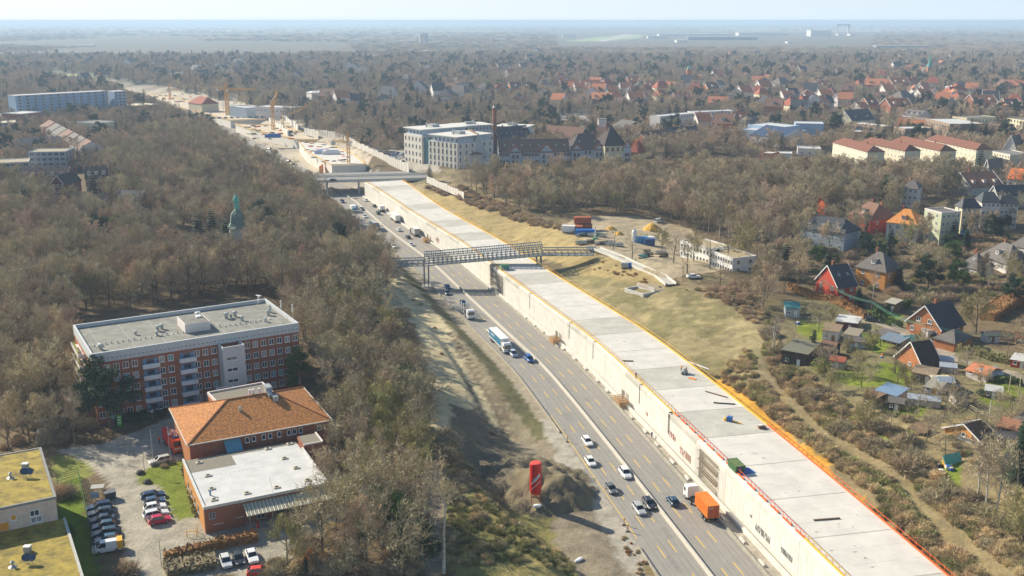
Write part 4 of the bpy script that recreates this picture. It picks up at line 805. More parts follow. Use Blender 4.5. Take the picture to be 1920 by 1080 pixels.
for fl in range(5):
    zz = H_ - 2.3 - fh * (fl + 1)
    for cc in (5.2, 9.35):
        x0 = colw * cc + .1; x1 = colw * (cc + 2) - .1
        b_ = MB(); b_.box(x0, -1.3, zz - .05, x1, -.002, zz + .12); b_.box(x0, -1.35, zz + .12, x1, -1.27, zz + 1.0); b_.box(x0, -1.27, zz + .12, x0 + .06, -.003, zz + 1.0); b_.box(x1 - .06, -1.27, zz + .12, x1, -.003, zz + 1.0)
        bo = b_.build('balcony', M('balcony_white', (.64, .67, .69)), blk)
        d_ = MB(); d_.box(x0 + .3, -.06, zz + .13, x1 - .3, -.004, zz + 2.0, 0); d_.box(x0 + 1.1, -.09, zz + .9, x1 - 1.1, -.061, zz + 1.9, 1); d_.build('balcony_door', [M('balcony_blue', (.13, .26, .40), rough=.5), GLASS], bo)
    b_ = MB(); zz = H_ - 3.5 - fh * fl
    if fl < 4: b_.box(-1.6, D_ * .35, zz - .1, -.03, D_ * .8, zz + .1); b_.box(-1.65, D_ * .35, zz + .1, -1.55, D_ * .8, zz + .9); b_.box(-1.55, D_ * .35, zz + .1, -.04, D_ * .35 + .08, zz + .9); bo = b_.build('balcony', WHITE, blk); b2 = MB(); b2.box(-1.5, D_ * .4, zz + .9, -1.1, D_ * .75, zz + 1.15); b2.build('planter', LEAFY, bo)
x0, x1 = colw * 14.0, colw * 16.6; hx = H_ - 2.0
m = MB(); m.box(x0, -4.2, -1, x1, -.13, hx - 1.2); m.box(x0, -4.2, hx - 1.2, x0 + .3, -.13, hx); m.box(x1 - .3, -4.2, hx - 1.2, x1, -.13, hx); m.box(x0 + .3, -4.2, hx - 1.2, x1 - .3, -3.9, hx); tw = m.build('stair_tower', M('stair_white', (.50, .52, .53), var=.06), blk)
m = MB(); m.box(x0 + .3, -3.9, hx - 1.195, x1 - .3, -.14, hx - 1.15); m.build('tower_roof', M('dark_felt', (.10, .11, .10)), tw)
for fl in range(5):
    o = link(bpy.data.objects.new('window', win_mesh(2.6, .95)), tw); o.location = (x0 + .7, -4.205, hx - 3.4 - fl * 2.75)
    for j in range(3): m = MB()
m = MB(); m.box(-5.5, 6, -1, -.05, 17.5, 4.2); an = m.build('annex', M('annex_brick', (.42, .25, .17), var=.15), blk); m = MB(); m.box(-5.2, 6.3, 4.205, -.2, 17.2, 4.26); m.build('annex_roof', GRAVELR, an)
# --- tiled roof building
a, L_, rz = frame2((353, 835), (620, 788), 13.4); 
tb = thing('tiled_roof_building', 'brick building with a large mottled orange hipped tile roof', 'building', (a.x, a.y, ZL), rz); D_ = 22; h = 13.4 - ZL; footprint(a, rz, L_, D_); m = MB(); m.box(.3, .3, -1, L_ - .3, D_ - .3, h - .02); m.build('wall', BRICK, tb)
m = MB(); m.box(.27, .6, 0, .29, D_ - .6, h - .3); m.build('sunlit_end_wall', BRICKO, tb)  # sunlit end painted a brighter orange than the other brick walls
r = MB(); gable(r, L_ - .6, D_ - .6, h + .3, 3.9, .5, 'x', hip=(10.4, 9.6)); r.v = [(x + .3, y + .3, z) for x, y, z in r.v]; ro = r.build('roof', TILEOB, tb)
m = MB(); rr0 = (.3 - .5 + 10.4, .3 + (D_ - .6) / 2, h + .3 + 3.95); rr1 = (L_ - .3 + .5 - 9.6, rr0[1], rr0[2]); m.bar(rr0, rr1, .3, .14); z0 = h + .3 - 3.9 * .5 / ((D_ - .6) / 2) + .05
for c_, r_ in (((-.2, -.2, z0), rr0), ((-.2, D_ + .2, z0), rr0), ((L_ + .2, -.2, z0), rr1), ((L_ + .2, D_ + .2, z0), rr1)): m.bar(c_, r_, .28, .14)
m.build('ridge_tiles', M('ridge_tile', (.30, .11, .05)), ro)
g_ = MB(); g_.bar((-.3, -.3, z0 - .1), (L_ + .3, -.3, z0 - .1), .18); g_.bar((L_ + .3, -.3, z0 - .1), (L_ + .3, D_ + .3, z0 - .1), .15); g_.bar((-.3, -.3, z0 - .1), (-.3, D_ + .3, z0 - .1), .15); g_.build('gutter', CONC, ro)
for u in (.385, .43, .50, .545, .61, .68, .72, .765, .90): window(tb, 'f', L_, D_, L_ * u, h - 1.75, .85, 1.15).location.y = .29
m = MB(); m.box(L_ * .40, 6.8, h + 2.3, L_ * .40 + .5, 7.3, h + 3.6); m.build('flue', METAL, ro)
m = MB(); m.box(L_ * .63, 10.5, h + 3.8, L_ * .63 + 1.3, 13, h + 5.6); m.box(L_ * .66, 8.0, h + 2.8, L_ * .66 + 1.1, 9.6, h + 4.2); m.bar((L_ * .65, 9.2, h + 4), (L_ * .65, 10.8, h + 5), .8); m.build('ventilation_unit', METAL, ro)
for u in (.52, .545, .59): m = MB(); m.tube((L_ * u, 12, h + 3.5), (L_ * u, 12, h + 5.2), .28, n=8); m.build('flue', WHITEP, ro)
m = MB(); x = L_ * .30; m.add([(x - 1.6, -2.6, h - 3.0), (x + 1.6, -2.6, h - 3.0), (x + 1.4, .25, h - .5), (x - 1.8, .25, h - .5), (x - 1.6, -2.6, h - 3.3), (x + 1.6, -2.6, h - 3.3), (x + 1.4, .25, h - .8), (x - 1.8, .25, h - .8)], [(0,1,2,3),(0,4,5,1),(1,5,6,2),(3,7,4,0)])
gr_ = m.build('sloped_canopy', M('teal_metal_roof', (.10, .28, .40), rough=.45), tb); m = MB()
for i in range(8): xx = x - 1.55 + i * .44; m.bar((xx, -2.6, h - 2.97), (xx - .1, .25, h - .47), .06)
m.box(x - 1.6, -2.55, h - 4.6, x + 1.6, -2.4, h - 3.35); m.build('canopy_rib', M('pale_teal', (.25, .45, .50)), gr_)
# little flat roofs between
for q1, q2, dp, zz, lb in (((418, 769), (525, 748), 9, 14.6, 'small flat gravel roofed link building with white edge between the block and the tiled roof'), ((405, 730), (423, 752), 3, 12, 'narrow dark flat roofed entrance beside the white stair tower')):
    house(lb, q1, q2, dp, zz - ZL, 0, ZL, BRICKO, GRAVELR, flat=1, floors=0, name='link_building', cat='building')
# --- flat white roof building
a, L_, rz = frame2((382, 953), (616, 906), 11.5); D_ = 22.5; h = 11.5 - ZL
fb = thing('flat_roof_building', 'low orange brick building with a bright white flat roof and corrugated canopy', 'building', (a.x, a.y, ZL), rz); footprint(a, rz, L_, D_ + 3)
m = MB(); m.box(0, 0, -1, L_, D_, h - .3); m.build('wall', M('terracotta_brick', (.30, .125, .075), var=.1), fb); m = MB(); m.box(-.02, .5, .0, -.004, D_ - .3, h - .5); m.build('sunlit_end_wall', ORW, fb)  # left end coloured as sunlit, brighter than the brick of the front
m = MB(); m.box(.3, .3, h - .29, L_ - .3, D_ * .72, h - .12); m.build('membrane_roof', FELTL, fb); m = MB(); m.box(.3, D_ * .72 + .002, h - .29, L_ * .40, D_ - .02, h - .1); m.box(L_ * .40 + .002, D_ * .93, h - .29, L_ - .4, D_ - .02, h - .1); m.build('gravel_roof', GRAVELR, fb)
m = MB(); m.box(L_ * .40 + .002, D_ * .72 + .002, h - .288, L_ - .4, D_ * .93 - .002, h - .115); m.build('membrane_roof', FELTL, fb)
m = MB()
for q in ((-.06, -.06, L_ + .06, .3), (-.06, .3, .3, D_ + .4), (L_ - .3, .3, L_ + .06, D_ * .8)): m.box(q[0], q[1], h - .32, q[2], q[3], h + .22)
m.build('parapet', M('parapet_light', (.58, .58, .55)), fb)
m = MB(); m.box(L_ + .07, D_ * .78, -1, L_ + 4.2, D_ + .6, h + .6); wg = m.build('brick_wing', BRICK, fb); m = MB(); m.box(L_ + .4, D_ * .78 + .3, h + .605, L_ + 3.9, D_ + .3, h + .66); m.build('roof', GRAVELR, wg); m = MB(); m.box(L_ + .1, D_ * .78 + .02, h + .6, L_ + 4.1, D_ * .78 + .28, h + .9); m.box(L_ + 3.92, D_ * .78 + .3, h + .6, L_ + 4.2, D_ + .5, h + .9); m.build('parapet', WHITE, wg)
sk = MB(); sk.box(-.6, -.45, 0, .6, .45, .22); sk.box(-.28, -.2, .22, .28, .2, .3, 1); sme = sk.mesh('roof_hatch', [M('beige_hatch', (.50, .46, .36)), BLACK])
for u, v in ((.10, .12), (.12, .33), (.36, .12), (.60, .12), (.86, .14), (.84, .42), (.80, .66), (.14, .60), (.12, .9), (.72, .93), (.92, .95)): o = link(bpy.data.objects.new('roof_hatch', sme), fb); o.location = (L_ * u, D_ * v, h - .12)
m = MB()
for i in range(26): m.box(.8 + i * (L_ - 2) / 26, D_ * .58, h - .119, .95 + i * (L_ - 2) / 26, D_ * .58 + .12, h - .09)
for i in range(12): m.box(L_ * .55 + i * .08, .8 + i * .6, h - .119, L_ * .55 + .12 + i * .08, .95 + i * .6, h - .09)
m.build('roof_fixing', M('dark_dot', (.12, .12, .12)), fb)
m = MB(); m.tube((0, 0, 0), (0, 0, .9), .16, n=8); m.box(-.3, -.2, .9, .3, .2, 1.1); m.build('roof_vent', M('blue_grey_metal', (.2, .3, .4)), fb, (L_ * .09, D_ * .22, h - .12))
cn = MB(); c0, c1 = L_ * .30, L_ * 1.03
for i in range(48):
    xa = c0 + (c1 - c0) * i / 48; xb = c0 + (c1 - c0) * (i + .5) / 48; xc = c0 + (c1 - c0) * (i + 1) / 48
    cn.add([(xa, -.1, h - .75), (xb, -.1, h - .62), (xb, -3.4, h - 1.5), (xa, -3.4, h - 1.63)], [(0,1,2,3)], i % 2); cn.add([(xb, -.1, h - .62), (xc, -.1, h - .75), (xc, -3.4, h - 1.63), (xb, -3.4, h - 1.5)], [(0,1,2,3)], 0)
    cn.add([(xa, -.1, h - .8), (xc, -.1, h - .8), (xc, -3.4, h - 1.68), (xa, -3.4, h - 1.68)], [(3,2,1,0)], 0)
cp = cn.build('corrugated_canopy', [M('corrugated_beige', (.56, .52, .40)), M('corrugated_dark', (.25, .27, .22))], fb)
m = MB()
for u in (.32, .50, .68, .84, 1.0): m.bar((L_ * u, -3.2, 0), (L_ * u, -3.2, h - 1.7), .12)
m.bar((L_ * .32, -3.2, 1.4), (L_ * 1.0, -3.2, 1.4), .07); m.bar((L_ * .32, -3.2, 1.0), (L_ * 1.0, -3.2, 1.0), .05); m.build('canopy_post', METAL, cp)
m = MB(); m.box(L_ * .31, -3.6, -.5, L_ * 1.02, -.02, .5); m.build('terrace', CONCD, fb)
for u in (.40, .55, .64, .72, .86): window(fb, 'f', L_, D_, L_ * u, .8, 1.6, 1.7, 'd')
window(fb, 'f', L_, D_, L_ * .035, h - 2.3, 1.1, 1.2, 'b')
for u in (.2, .36, .52, .68): window(fb, 'l', L_, D_, D_ * u, 1.2, 1.5, 1.6, 'd')
m = MB(); m.box(L_ * .06, -.05, h - 3.6, L_ * .14, -.004, h - 3.5); m.box(L_ * .24, -.05, h - 3.2, L_ * .30, -.004, h - 3.1); m.build('wall_light', WHITEP, fb)
m = MB(); m.box(L_ * .37, -3.0, .5, L_ * .39, -2.6, 1.6); m.build('red_box', REDP, fb)
# yellow-black barrier hoop
q = P(367, 1000, ZL); t = thing('barrier_rail', 'yellow and black safety rail at the corner of the flat roofed building', 'barrier', (q.x, q.y, ZL), rz); m = MB()
for k_, (u0, v0, u1, v1) in enumerate(((-1.6, -.6, -1.6, -.6), (0, -1.2, 0, -1.2), (0.4, .2, .4, .2))): m.tube((u0, v0, 0), (u0, v0, 1.1), .07)
m.bar((-1.6, -.6, 1.05), (0, -1.2, 1.05), .12); m.build('hoop', YELP, t)
# --- green roofed building, two steps
a, L1, rz1 = frame2((-60, 966), (104, 932), 17.3)
gb_ = thing('green_roof_building', 'stepped pale building with mossy green brown flat roofs at the lower left corner', 'building', (a.x, a.y, ZL), rz1); MOSS = M('moss_roof', (.16, .125, .03), col2=(.40, .30, .05), scale=.5, thr=(.35, .65), bump=.4)
n = MOSS.node_tree; h = 17.3 - ZL; footprint(a, rz1, L1, 24); footprint(Vector((a.x + 46 * math.sin(rz1), a.y - 46 * math.cos(rz1), 0)), rz1, L1 + 1, 46)
m = MB(); m.box(-8, 0, -1, L1, 23.5, h - .15); m.build('wall', PINKW, gb_); m = MB(); m.box(L1 + .004, .2, -1, L1 + .05, 23.2, h - .2); m.build('side_wall', M('blue_grey_side', (.30, .33, .36)), gb_)
m = MB(); m.box(-7.6, .3, h - .14, L1 - .3, 23.2, h); m.build('moss_roof', MOSS, gb_); m = MB(); m.box(-8, -.1, h - .3, L1 + .15, .28, h + .12); m.box(L1 - .28, .28, h - .3, L1 + .15, 23.6, h + .12); m.box(-8, 23.2, h - .3, L1 - .28, 23.6, h + .12); m.build('roof_edge', M('dark_edge', (.25, .25, .24)), gb_)
h2 = h - 4.2; m = MB(); m.box(-8, -46, -1, L1 + 1.0, -.02, h2 - .15); m.build('wall', PINKW, gb_); m = MB(); m.box(-7.6, -45.7, h2 - .14, L1 + .7, -.05, h2); m.build('moss_roof', MOSS, gb_); m = MB(); m.box(L1 + .72, -46, h2 - .3, L1 + 1.15, -.03, h2 + .15); m.build('roof_edge', M('light_edge', (.45, .45, .42)), gb_)
for u, w_, st_ in ((5.4, 1.2, 'o'), (9.4, .9, 'o'), (12.3, 1.5, 'w')): window(gb_, 'f', L1, 14, L1 - 16.5 + u, h - 2.6, w_, 1.1, st_)
m = MB(); m.box(L1 - 11.5, -.05, h2 + .1, L1 - 7.5, -.004, h2 + 1.5); m.build('orange_panel', M('orange_shutter', (.7, .3, .03)), gb_); window(gb_, 'f', L1, 14, L1 - 11.2, h2 + .25, 2, 1.1, 'c').location.y = -.06; window(gb_, 'f', L1, 14, L1 - 4.2, h2 + .4, 1.8, 1.1, 'c')
def at_local(t, x, y, z): c, s = math.cos(t.rotation_euler.z), math.sin(t.rotation_euler.z); return Vector((t.location.x + c * x - s * y, t.location.y + s * x + c * y, t.location.z + z))
for (px, py, zz, lb) in ((52, 894, h, 'upper'), (56, 1056, h2, 'lower')):
    for j, (dx, dy) in enumerate(((0, 0), (5, 0), (14, -1))):
        q = P(px - 8 + dx * .9, py, ZL + zz); d = thing('satellite_dish', ['left', 'middle', 'right'][j] and '%s dark satellite dish of the three on the %s moss roof' % (['leftmost', 'middle', 'rightmost'][j], lb), 'satellite dish', (q.x, q.y, ZL + zz), .4)
        m = MB(); m.tube((0, 0, 0), (0, 0, .9), .05); m.build('mast', METAL, d); m = MB(); m.lathe([(.08, 0), (.45, .12), (.58, .25)], 12); o = m.build('reflector', M('dish_blue', (.05, .09, .16), rough=.4), d, (0, 0, 1.0)); o.rotation_euler = (rad(65), 0, rad(20))
    q = P(px - 4, py - 16 if lb == 'upper' else py - 22, ZL + zz); b_ = thing('roof_box', 'white roof box beside the dishes on the %s moss roof' % lb, 'box', (q.x, q.y, ZL + zz)); m = MB(); m.box(-.5, -.4, 0, .5, .4, .9); m.build('case', GREYW, b_); m = MB(); m.box(-.55, -.45, .9, .55, .45, 1.0); m.build('lid', WHITEP, b_)
    q = P(px - 32, py + 2 if lb == 'upper' else py + 7, ZL + zz); b_ = thing('roof_ventilator', 'small grey roof ventilator on the %s moss roof' % lb, 'ventilator', (q.x, q.y, ZL + zz)); m = MB(); m.lathe([(.7, 0), (.2, .3), (.18, .8), (.4, .82), (.05, 1.1)], 8); m.build('hood', METAL, b_)
# ------------------------------------------------------------------ houses of the right side
gv = 'villas behind the site yard'
house('orange rendered villa with a grey hipped roof and white dormer', (1606, 497), (1661, 508), 7.5, 7, 4.6, 10.5, ORW, GREYR, hip=(4.8, 4.8), dorm=1, wins=(2, 2), over=.5, sky=1)
house('narrow bright red house with a steep dark roof', (1571, 537), (1606, 533), 8, 5.5, 5.5, 10.5, REDW, SLATE, wins=(2, 2), sky=2)
t = house('brick gabled house with white roof edges and a white bay', (1701, 600), (1765, 617), 8.2, 3.6, 5.4, 10.5, BRICKO, SLATE, axis='y', wins=(3, 2), floors=1, over=.5)
L_ = frame2((1701, 600), (1765, 617), 14.1)[1]; window(t, 'f', L_, 11, L_ * .27, 4.2, 1.3, 1.2); window(t, 'f', L_, 11, L_ * .6, 4.2, 1.3, 1.2)
m = MB(); m.prism([(L_*.5, -.01), (L_*.55, -1.4), (L_*.72, -1.4), (L_*.8, -.01)], 0, 2.6); m.prism([(L_*.48, -.01), (L_*.53, -1.6), (L_*.74, -1.6), (L_*.82, -.01)], 2.6, 2.75, 1); m.build('bay_window', [WHITE, METAL], t)
house('low garage with grey hipped tile roof beside the brick gabled house', (1751, 632), (1790, 642), 7, 2.6, 2.2, 10.5, BRICKO, GREYR, hip=(3.4, 3.4), floors=0, chim=0, cat='garage', name='garage')
house('white bungalow with a large brown grey hipped roof and dormer', (1838, 476), (1889, 492), 8, 4, 5, 10.5, WHITE, GREYR, hip=(5, 5), dorm=1, floors=1, wins=(3, 3), over=.6, sky=1)
house('smaller white bungalow with a steep dark grey hipped roof', (1797, 495), (1832, 503), 7, 3.5, 4.2, 10.5, WHITE, GREYR, hip=(4.2, 4.2), floors=1, wins=(2, 2), sky=1)
house('grey roofed bungalow at the right edge behind the white one', (1896, 458), (1925, 464), 10, 4, 5, 10.5, WHITE, GREYR, hip=(4.5, 4.5), floors=1, wins=(2, 2))
house('blue grey villa with a dark mansard roof and white dormers', (1500, 424), (1584, 437), 9.5, 7.5, 4.2, 10.5, BLUEW, SLATE, hip=(4, 4), dorm=3, wins=(5, 3), sky=1)
house('orange red tiled villa half hidden by trees', (1516, 401), (1556, 404), 10, 5, 5, 10.5, ORW, M('bright_red_tiles', (.55, .12, .03), var=.2), hip=(4.5, 4.5), wins=(3, 2))
house('red rendered villa with brown tiled roof and curved dormer', (1592, 399), (1633, 411), 10, 6, 5.2, 10.5, REDW, TILEB, hip=(4.5, 4.5), wins=(2, 2), chim=2, dorm=1)
house('white villa with an orange tiled hipped roof behind bare trees', (1663, 415), (1719, 421), 11, 6.5, 4.6, 10.5, WHITE, M('light_orange_tiles', (.62, .26, .07), var=.25), hip=(5, 5), wins=(4, 2), dorm=1)
house('pale green apartment house behind a row of trunks', (1734, 392), (1766, 400), 7, 12, .0, 10.5, GRN, GREYR, flat=1, floors=4, wins=(2, 4), cat='apartment house', name='apartment_house')
house('cream and blue apartment house with curved gable', (1792, 383), (1805, 388), 5.8, 12, 3, 10.5, CREAM, SLATE, floors=4, wins=(1, 4), axis='y', hip=(2, 2), cat='apartment house', name='apartment_house', chim=0)
house('white villa with blue shaded side and dark curved roof', (1829, 371), (1842, 378), 5.5, 12, 3.5, 10.5, WHITE, SLATE, floors=4, wins=(1, 4), axis='y', hip=(2, 2), cat='apartment house', name='apartment_house', chim=0)
house('grey white villa at the right end of the apartment row', (1864, 374), (1876, 380), 5.5, 11, 3, 10.5, M('warm_white', (.6, .58, .5)), SLATE, floors=4, wins=(1, 4), axis='y', hip=(2, 2), cat='apartment house', name='apartment_house', chim=0)
house('long brown roofed building with two white dormers', (1822, 351), (1882, 348), 14, 5, 6, 10.5, GREYW, TILEB, dorm=3, floors=1, wins=(4, 2))
house('grey gabled house in front of the long brown roof', (1854, 362), (1871, 366), 12, 7, 4, 10.5, GREYW, SLATE, axis='y', floors=2, wins=(2, 2), chim=0)
house('house with a vivid orange roof at the right edge', (1888, 333), (1930, 337), 10, 5, 4.5, 10.5, WHITE, M('vivid_orange_tiles', (.72, .17, .03), var=.15), floors=1, wins=(3, 2))
house('white gabled house half hidden in the trees right of the park', (1842, 322), (1856, 324), 9, 6, 7, 10.5, WHITE, GREYR, axis='y', floors=2, wins=(2, 2), chim=0)
house('pale house with white walls seen through bare trees', (1694, 352), (1722, 354), 10, 9, 3, 10.5, WHITE, GREYR, hip=(3, 3), floors=3, wins=(3, 2))
# yellow rows
gy_ = 'yellow apartment rows with red brown roofs'
for p1, p2, lb in (((1562, 266), (1627, 284), 'yellow apartment row with red brown roof, leftmost of the four'), ((1613, 265), (1697, 282), 'yellow apartment row with red brown roof, second from the left'), ((1673, 263), (1763, 282), 'yellow apartment row with red brown roof, third from the left'), ((1736, 260), (1831, 280), 'yellow apartment row with red brown roof, rightmost of the four')):
    house(lb, p1, p2, 8, 12, 3.0, 9.0, YEL, M('brownred_tiles', (.20, .085, .055), var=.15), hip=(4, 4), floors=4, wins=(13, 0), sides='f', name='apartment_row', cat='apartment house', group=gy_, chim=2, ws='c')
house('low pale yellow apartment row right of the four brown roofed rows', (1853, 283), (1894, 291), 12, 9, 0, 9, YEL, FELT, flat=1, floors=3, wins=(8, 0), sides='f', name='apartment_row', cat='apartment house')
house('house with a tall white gable near the right edge', (1881, 278), (1906, 280), 12, 7, 8, 9, WHITE, GREYR, axis='y', floors=2, wins=(3, 1))
# modern brick blocks
for p1, p2, dp, eh, w_, r_, fl, wn, lb in (((1736, 223), (1781, 233), 19, 14, BRICKB, FELTL, 3, (9, 6), 'large brown brick school block with rooftop plant'), ((1676, 238), (1697, 242), 16, 13, BRICKB, FELTL, 3, (4, 6), 'brown brick cube with a long dark side wall'), ((1594, 231), (1657, 238), 9, 10, BRICKB, FELTL, 2, (12, 3), 'long low brown brick block with a row of dark windows'),
        ((1810, 234), (1847, 238), 17, 9, BRICKO, GREYR, 1, (0, 0), 'red brick hall with a grey flat roof'), ((1786, 219), (1813, 222), 24, 10, CREAM, FELT, 2, (5, 8), 'cream school wing with a wide grey roof'), ((1889, 222), (1935, 229), 16, 10, CREAM, FELT, 3, (8, 0), 'cream block with white windows at the right edge'),
        ((1684, 221), (1735, 226), 14, 7, BRICKO, FELT, 1, (0, 0), 'long red brick hall behind the brown blocks'), ((1722, 250), (1745, 252), 14, 5, YEL, FELT, 1, (2, 1), 'small yellow flat roofed pavilion'), ((1760, 252), (1795, 254), 12, 4, GREYW, FELTL, 1, (3, 0), 'low white roofed shed between the brick blocks and yellow rows'),
        ((1850, 240), (1880, 242), 14, 4, BLUEW, FELTL, 1, (4, 0), 'low hall with white windows right of the red brick hall'), ((1893, 254), (1922, 257), 8, 6, YEL, FELT, 1, (2, 0), 'pale yellow garages near the right edge')):
    house(lb, p1, p2, dp, eh, 0, 9, w_, r_, flat=2, floors=fl, wins=wn, sides='fr', ws='d', wsz=(1.5, 2.0), name='school_building', cat='building')
SOLAR = M('solar_panels', (.05, .07, .13), rough=.3)
house('long barn like hall with a solar roof and white wall', (1406, 252), (1464, 260), 24, 8, 6, 9, WHITE, SOLAR, floors=1, wins=(9, 0), sides='f', chim=0, name='hall', cat='hall')
for p1, p2, dp, eh, lb, w_ in (((1480, 250), (1512, 245), 30, 9, 'white roofed sports hall with blue shaded wall', M('blue_shaded_white', (.35, .47, .62))), ((1462, 240), (1500, 236), 22, 11, 'curved white hall behind the sports hall', M('blue_shaded_white', (.35, .47, .62))), ((1492, 232), (1545, 233), 14, 11, 'long white flat hall at the back of the sports ground', M('blue_shaded_white', (.35, .47, .62))),  # pale blue is the shade on white hall walls, put into the colour
        ((1590, 247), (1645, 250), 20, 6, 'low hall with white roof and brick wall', BRICKO), ((1497, 279), (1540, 280), 12, 5, 'low building with a pale green roof among the trees', WHITE), ((1452, 288), (1485, 289), 8, 7, 'white gabled house front behind the park trees', WHITE), ((1424, 287), (1447, 289), 8, 8, 'dark red brick house front behind the park trees', BRICK)):
    house(lb, p1, p2, dp, eh, 0, 9, w_, FELTL, flat=2, floors=1, wins=(3, 0), sides='f', ws='d', name='hall', cat='hall')
house('white house with yellow side and big dark roof', (1597, 226), (1641, 223), 14, 6, 8, 9, YEL, SLATE, floors=1, wins=(4, 0), dorm=2, sides='f'); house('white house with grey roof and dormers behind the brick school', (1692, 214), (1722, 217), 12, 8, 4, 9, WHITE, GREYR, floors=2, wins=(5, 2), dorm=3, sides='fr')
# white apartments, centre right
for p1, p2, lb in (((1238, 219), (1301, 213), 'long white apartment block, left one of the pair'), ((1302, 211), (1376, 208), 'long white apartment block, right one of the pair')):
    house(lb, p1, p2, 8, 14, 0, 8.5, WHITE, FELTL, flat=1, floors=4, wins=(12, 0), sides='f', wsz=(1.5, 1.6), name='apartment_block', cat='apartment house', group='white apartment blocks beyond the park')
for p1, p2, lb in (((1261, 226), (1292, 224), 'low cream block in front of the long white apartments'), ((1337, 219), (1362, 218), 'low white block under the right apartment block')): house(lb, p1, p2, 14, 9, 0, 8.5, CREAM, FELTL, flat=1, floors=3, wins=(4, 0), sides='f', name='apartment_block', cat='apartment house')
# --- white office complex
for p1, p2, dp, eh, wn, lb in (((757, 238), (790, 243), 34, 22, (5, 9), 'tall white office block with square windows at its left end'), ((803, 251), (857, 257), 30, 20, (7, 6), 'white office block with tall slit windows and a set back top floor'), ((866, 236), (925, 233), 20, 19, (9, 2), 'white office wing behind the brick chimney'), ((927, 236), (988, 238), 18, 15, (9, 2), 'low long white office wing to the right of the chimney')):
    a, L_, rz = frame2(p1, p2, 8.5 + eh); t = thing('office_building', lb, 'office building', (a.x, a.y, 8.5), rz); footprint(a, rz, L_, dp); OW = M('office_white', (.68, .63, .55), var=.05)
    m = MB(); m.box(0, 0, -1, L_, dp, eh - 4); m.build('wall', OW, t); m = MB(); m.box(1.2, 1.2, eh - 3.99, L_ - 1.2, dp - 1.2, eh - .5); m.build('set_back_storey', M('blue_white_cladding', (.45, .52, .6)), t); m = MB(); m.box(-.3, -.3, eh - .49, L_ + .3, dp + .3, eh); m.build('roof', M('office_roof', (.62, .60, .56)), t)
    m = MB(); m.box(L_ * .3, dp * .4, eh, L_ * .6, dp * .55, eh + 1.6); m.tube((L_ * .5, dp * .3, eh), (L_ * .5, dp * .3, eh + 3), .6); m.build('roof_plant', METAL, t)
    for fl in range(4):
        for i in range(wn[0]): window(t, 'f', L_, dp, L_ * (i + .5) / wn[0] - .7, (eh - 4) / 4 * fl + 1, 1.4, 2.9 if eh == 20 else 2.3, 'd')
        for i in range(wn[1]): window(t, 'r', L_, dp, dp * (i + .5) / wn[1] - .6, (eh - 4) / 4 * fl + 1, 1.3, 2.2, 'd')
    for i in range(wn[0]): window(t, 'f', L_, dp, L_ * (i + .5) / wn[0] - .7, eh - 3.2, 1.4, 1.6, 'd').location.y = 1.195
    if eh == 22: m = MB(); m.box(L_ + .1, 1.5, 0, L_ + 5.2, 10, eh - 5); m.build('glass_link', M('teal_glass', (.06, .18, .22), rough=.15, spec=.8, scale=.3, var=.4), t)
house('small glazed pavilion in front of the offices', (790, 292), (815, 294), 8, 4, 0, 8.5, METAL, FELTL, flat=2, floors=1, wins=(3, 0), sides='f', name='pavilion', cat='pavilion')
# --- old hospital
HW = M('hospital_white', (.46, .48, .52), var=.08); DR = M('dark_brown_tiles', (.055, .042, .042), var=.25)
def gable_front(t, x, w_, h0, gh, y=-.25, mats=None):
    m = MB(); m.add([(x, y, 0), (x + w_, y, 0), (x + w_, y, h0), (x + w_ / 2, y, h0 + gh), (x, y, h0), (x, 2, 0), (x + w_, 2, 0), (x + w_, 2, h0), (x + w_ / 2, 2, h0 + gh), (x, 2, h0)], [(0,1,2,3,4), (1,6,7,2), (2,7,8,3), (3,8,9,4), (4,9,5,0)]); go_ = m.build('gable', HW, t)
    b_ = MB(); b_.bar((x - .2, y - .05, h0 - .2), (x + w_ / 2, y - .05, h0 + gh), .2, 1.1); b_.bar((x + w_ + .2, y - .05, h0 - .2), (x + w_ / 2, y - .05, h0 + gh), .2, 1.1); b_.box(x, y - .04, h0 - 1, x + w_, y - .003, h0 - .5); b_.build('brick_trim', BRICK, go_)
    for dx in (.25, .6): 
        for zz in (1.2, 4.6): o = link(bpy.data.objects.new('window', win_mesh(1.6, 2.2, 'r')), go_); o.location = (x + w_ * dx - .3, y - .005, zz)
t = house('long old hospital wing with white and brick walls and a dark roof', (936, 284), (1068, 283), 14, 9, 6.5, 8.5, HW, DR, floors=2, wins=(22, 0), sides='f', ws='r', wsz=(1.5, 2.1), chim=0, sky=8, name='hospital_wing', cat='hospital'); L_ = frame2((936, 284), (1068, 283), 17.5)[1]
gable_front(t, L_ * .15, 7, 9, 4); gable_front(t, L_ * .57, 9, 9, 5)
m = MB(); m.box(-.1, -.06, 8.3, L_ + .1, -.004, 8.9); m.build('brick_band', BRICK, t)
t = house('hospital pavilion with a tall dark hipped roof and two small gables', (1071, 280), (1134, 279), 18, 9, 8.5, 8.5, HW, DR, hip=(7, 7), floors=2, wins=(8, 0), sides='f', ws='r', wsz=(1.5, 2.1), chim=0, sky=2, name='hospital_wing', cat='hospital'); L_ = frame2((1071, 280), (1134, 279), 17.5)[1]; gable_front(t, 0, 7, 9, 3.5); gable_front(t, L_ - 7, 7, 9, 3.5)
t = house('hospital pavilion with steep dark roof and a white tower beside it', (1134, 272), (1174, 271), 16, 12, 11, 8.5, CREAM, DR, hip=(7, 7), floors=2, wins=(4, 0), sides='f', ws='r', wsz=(1.5, 2.4), chim=1, name='hospital_wing', cat='hospital'); gable_front(t, 12, 5, 11, 4)
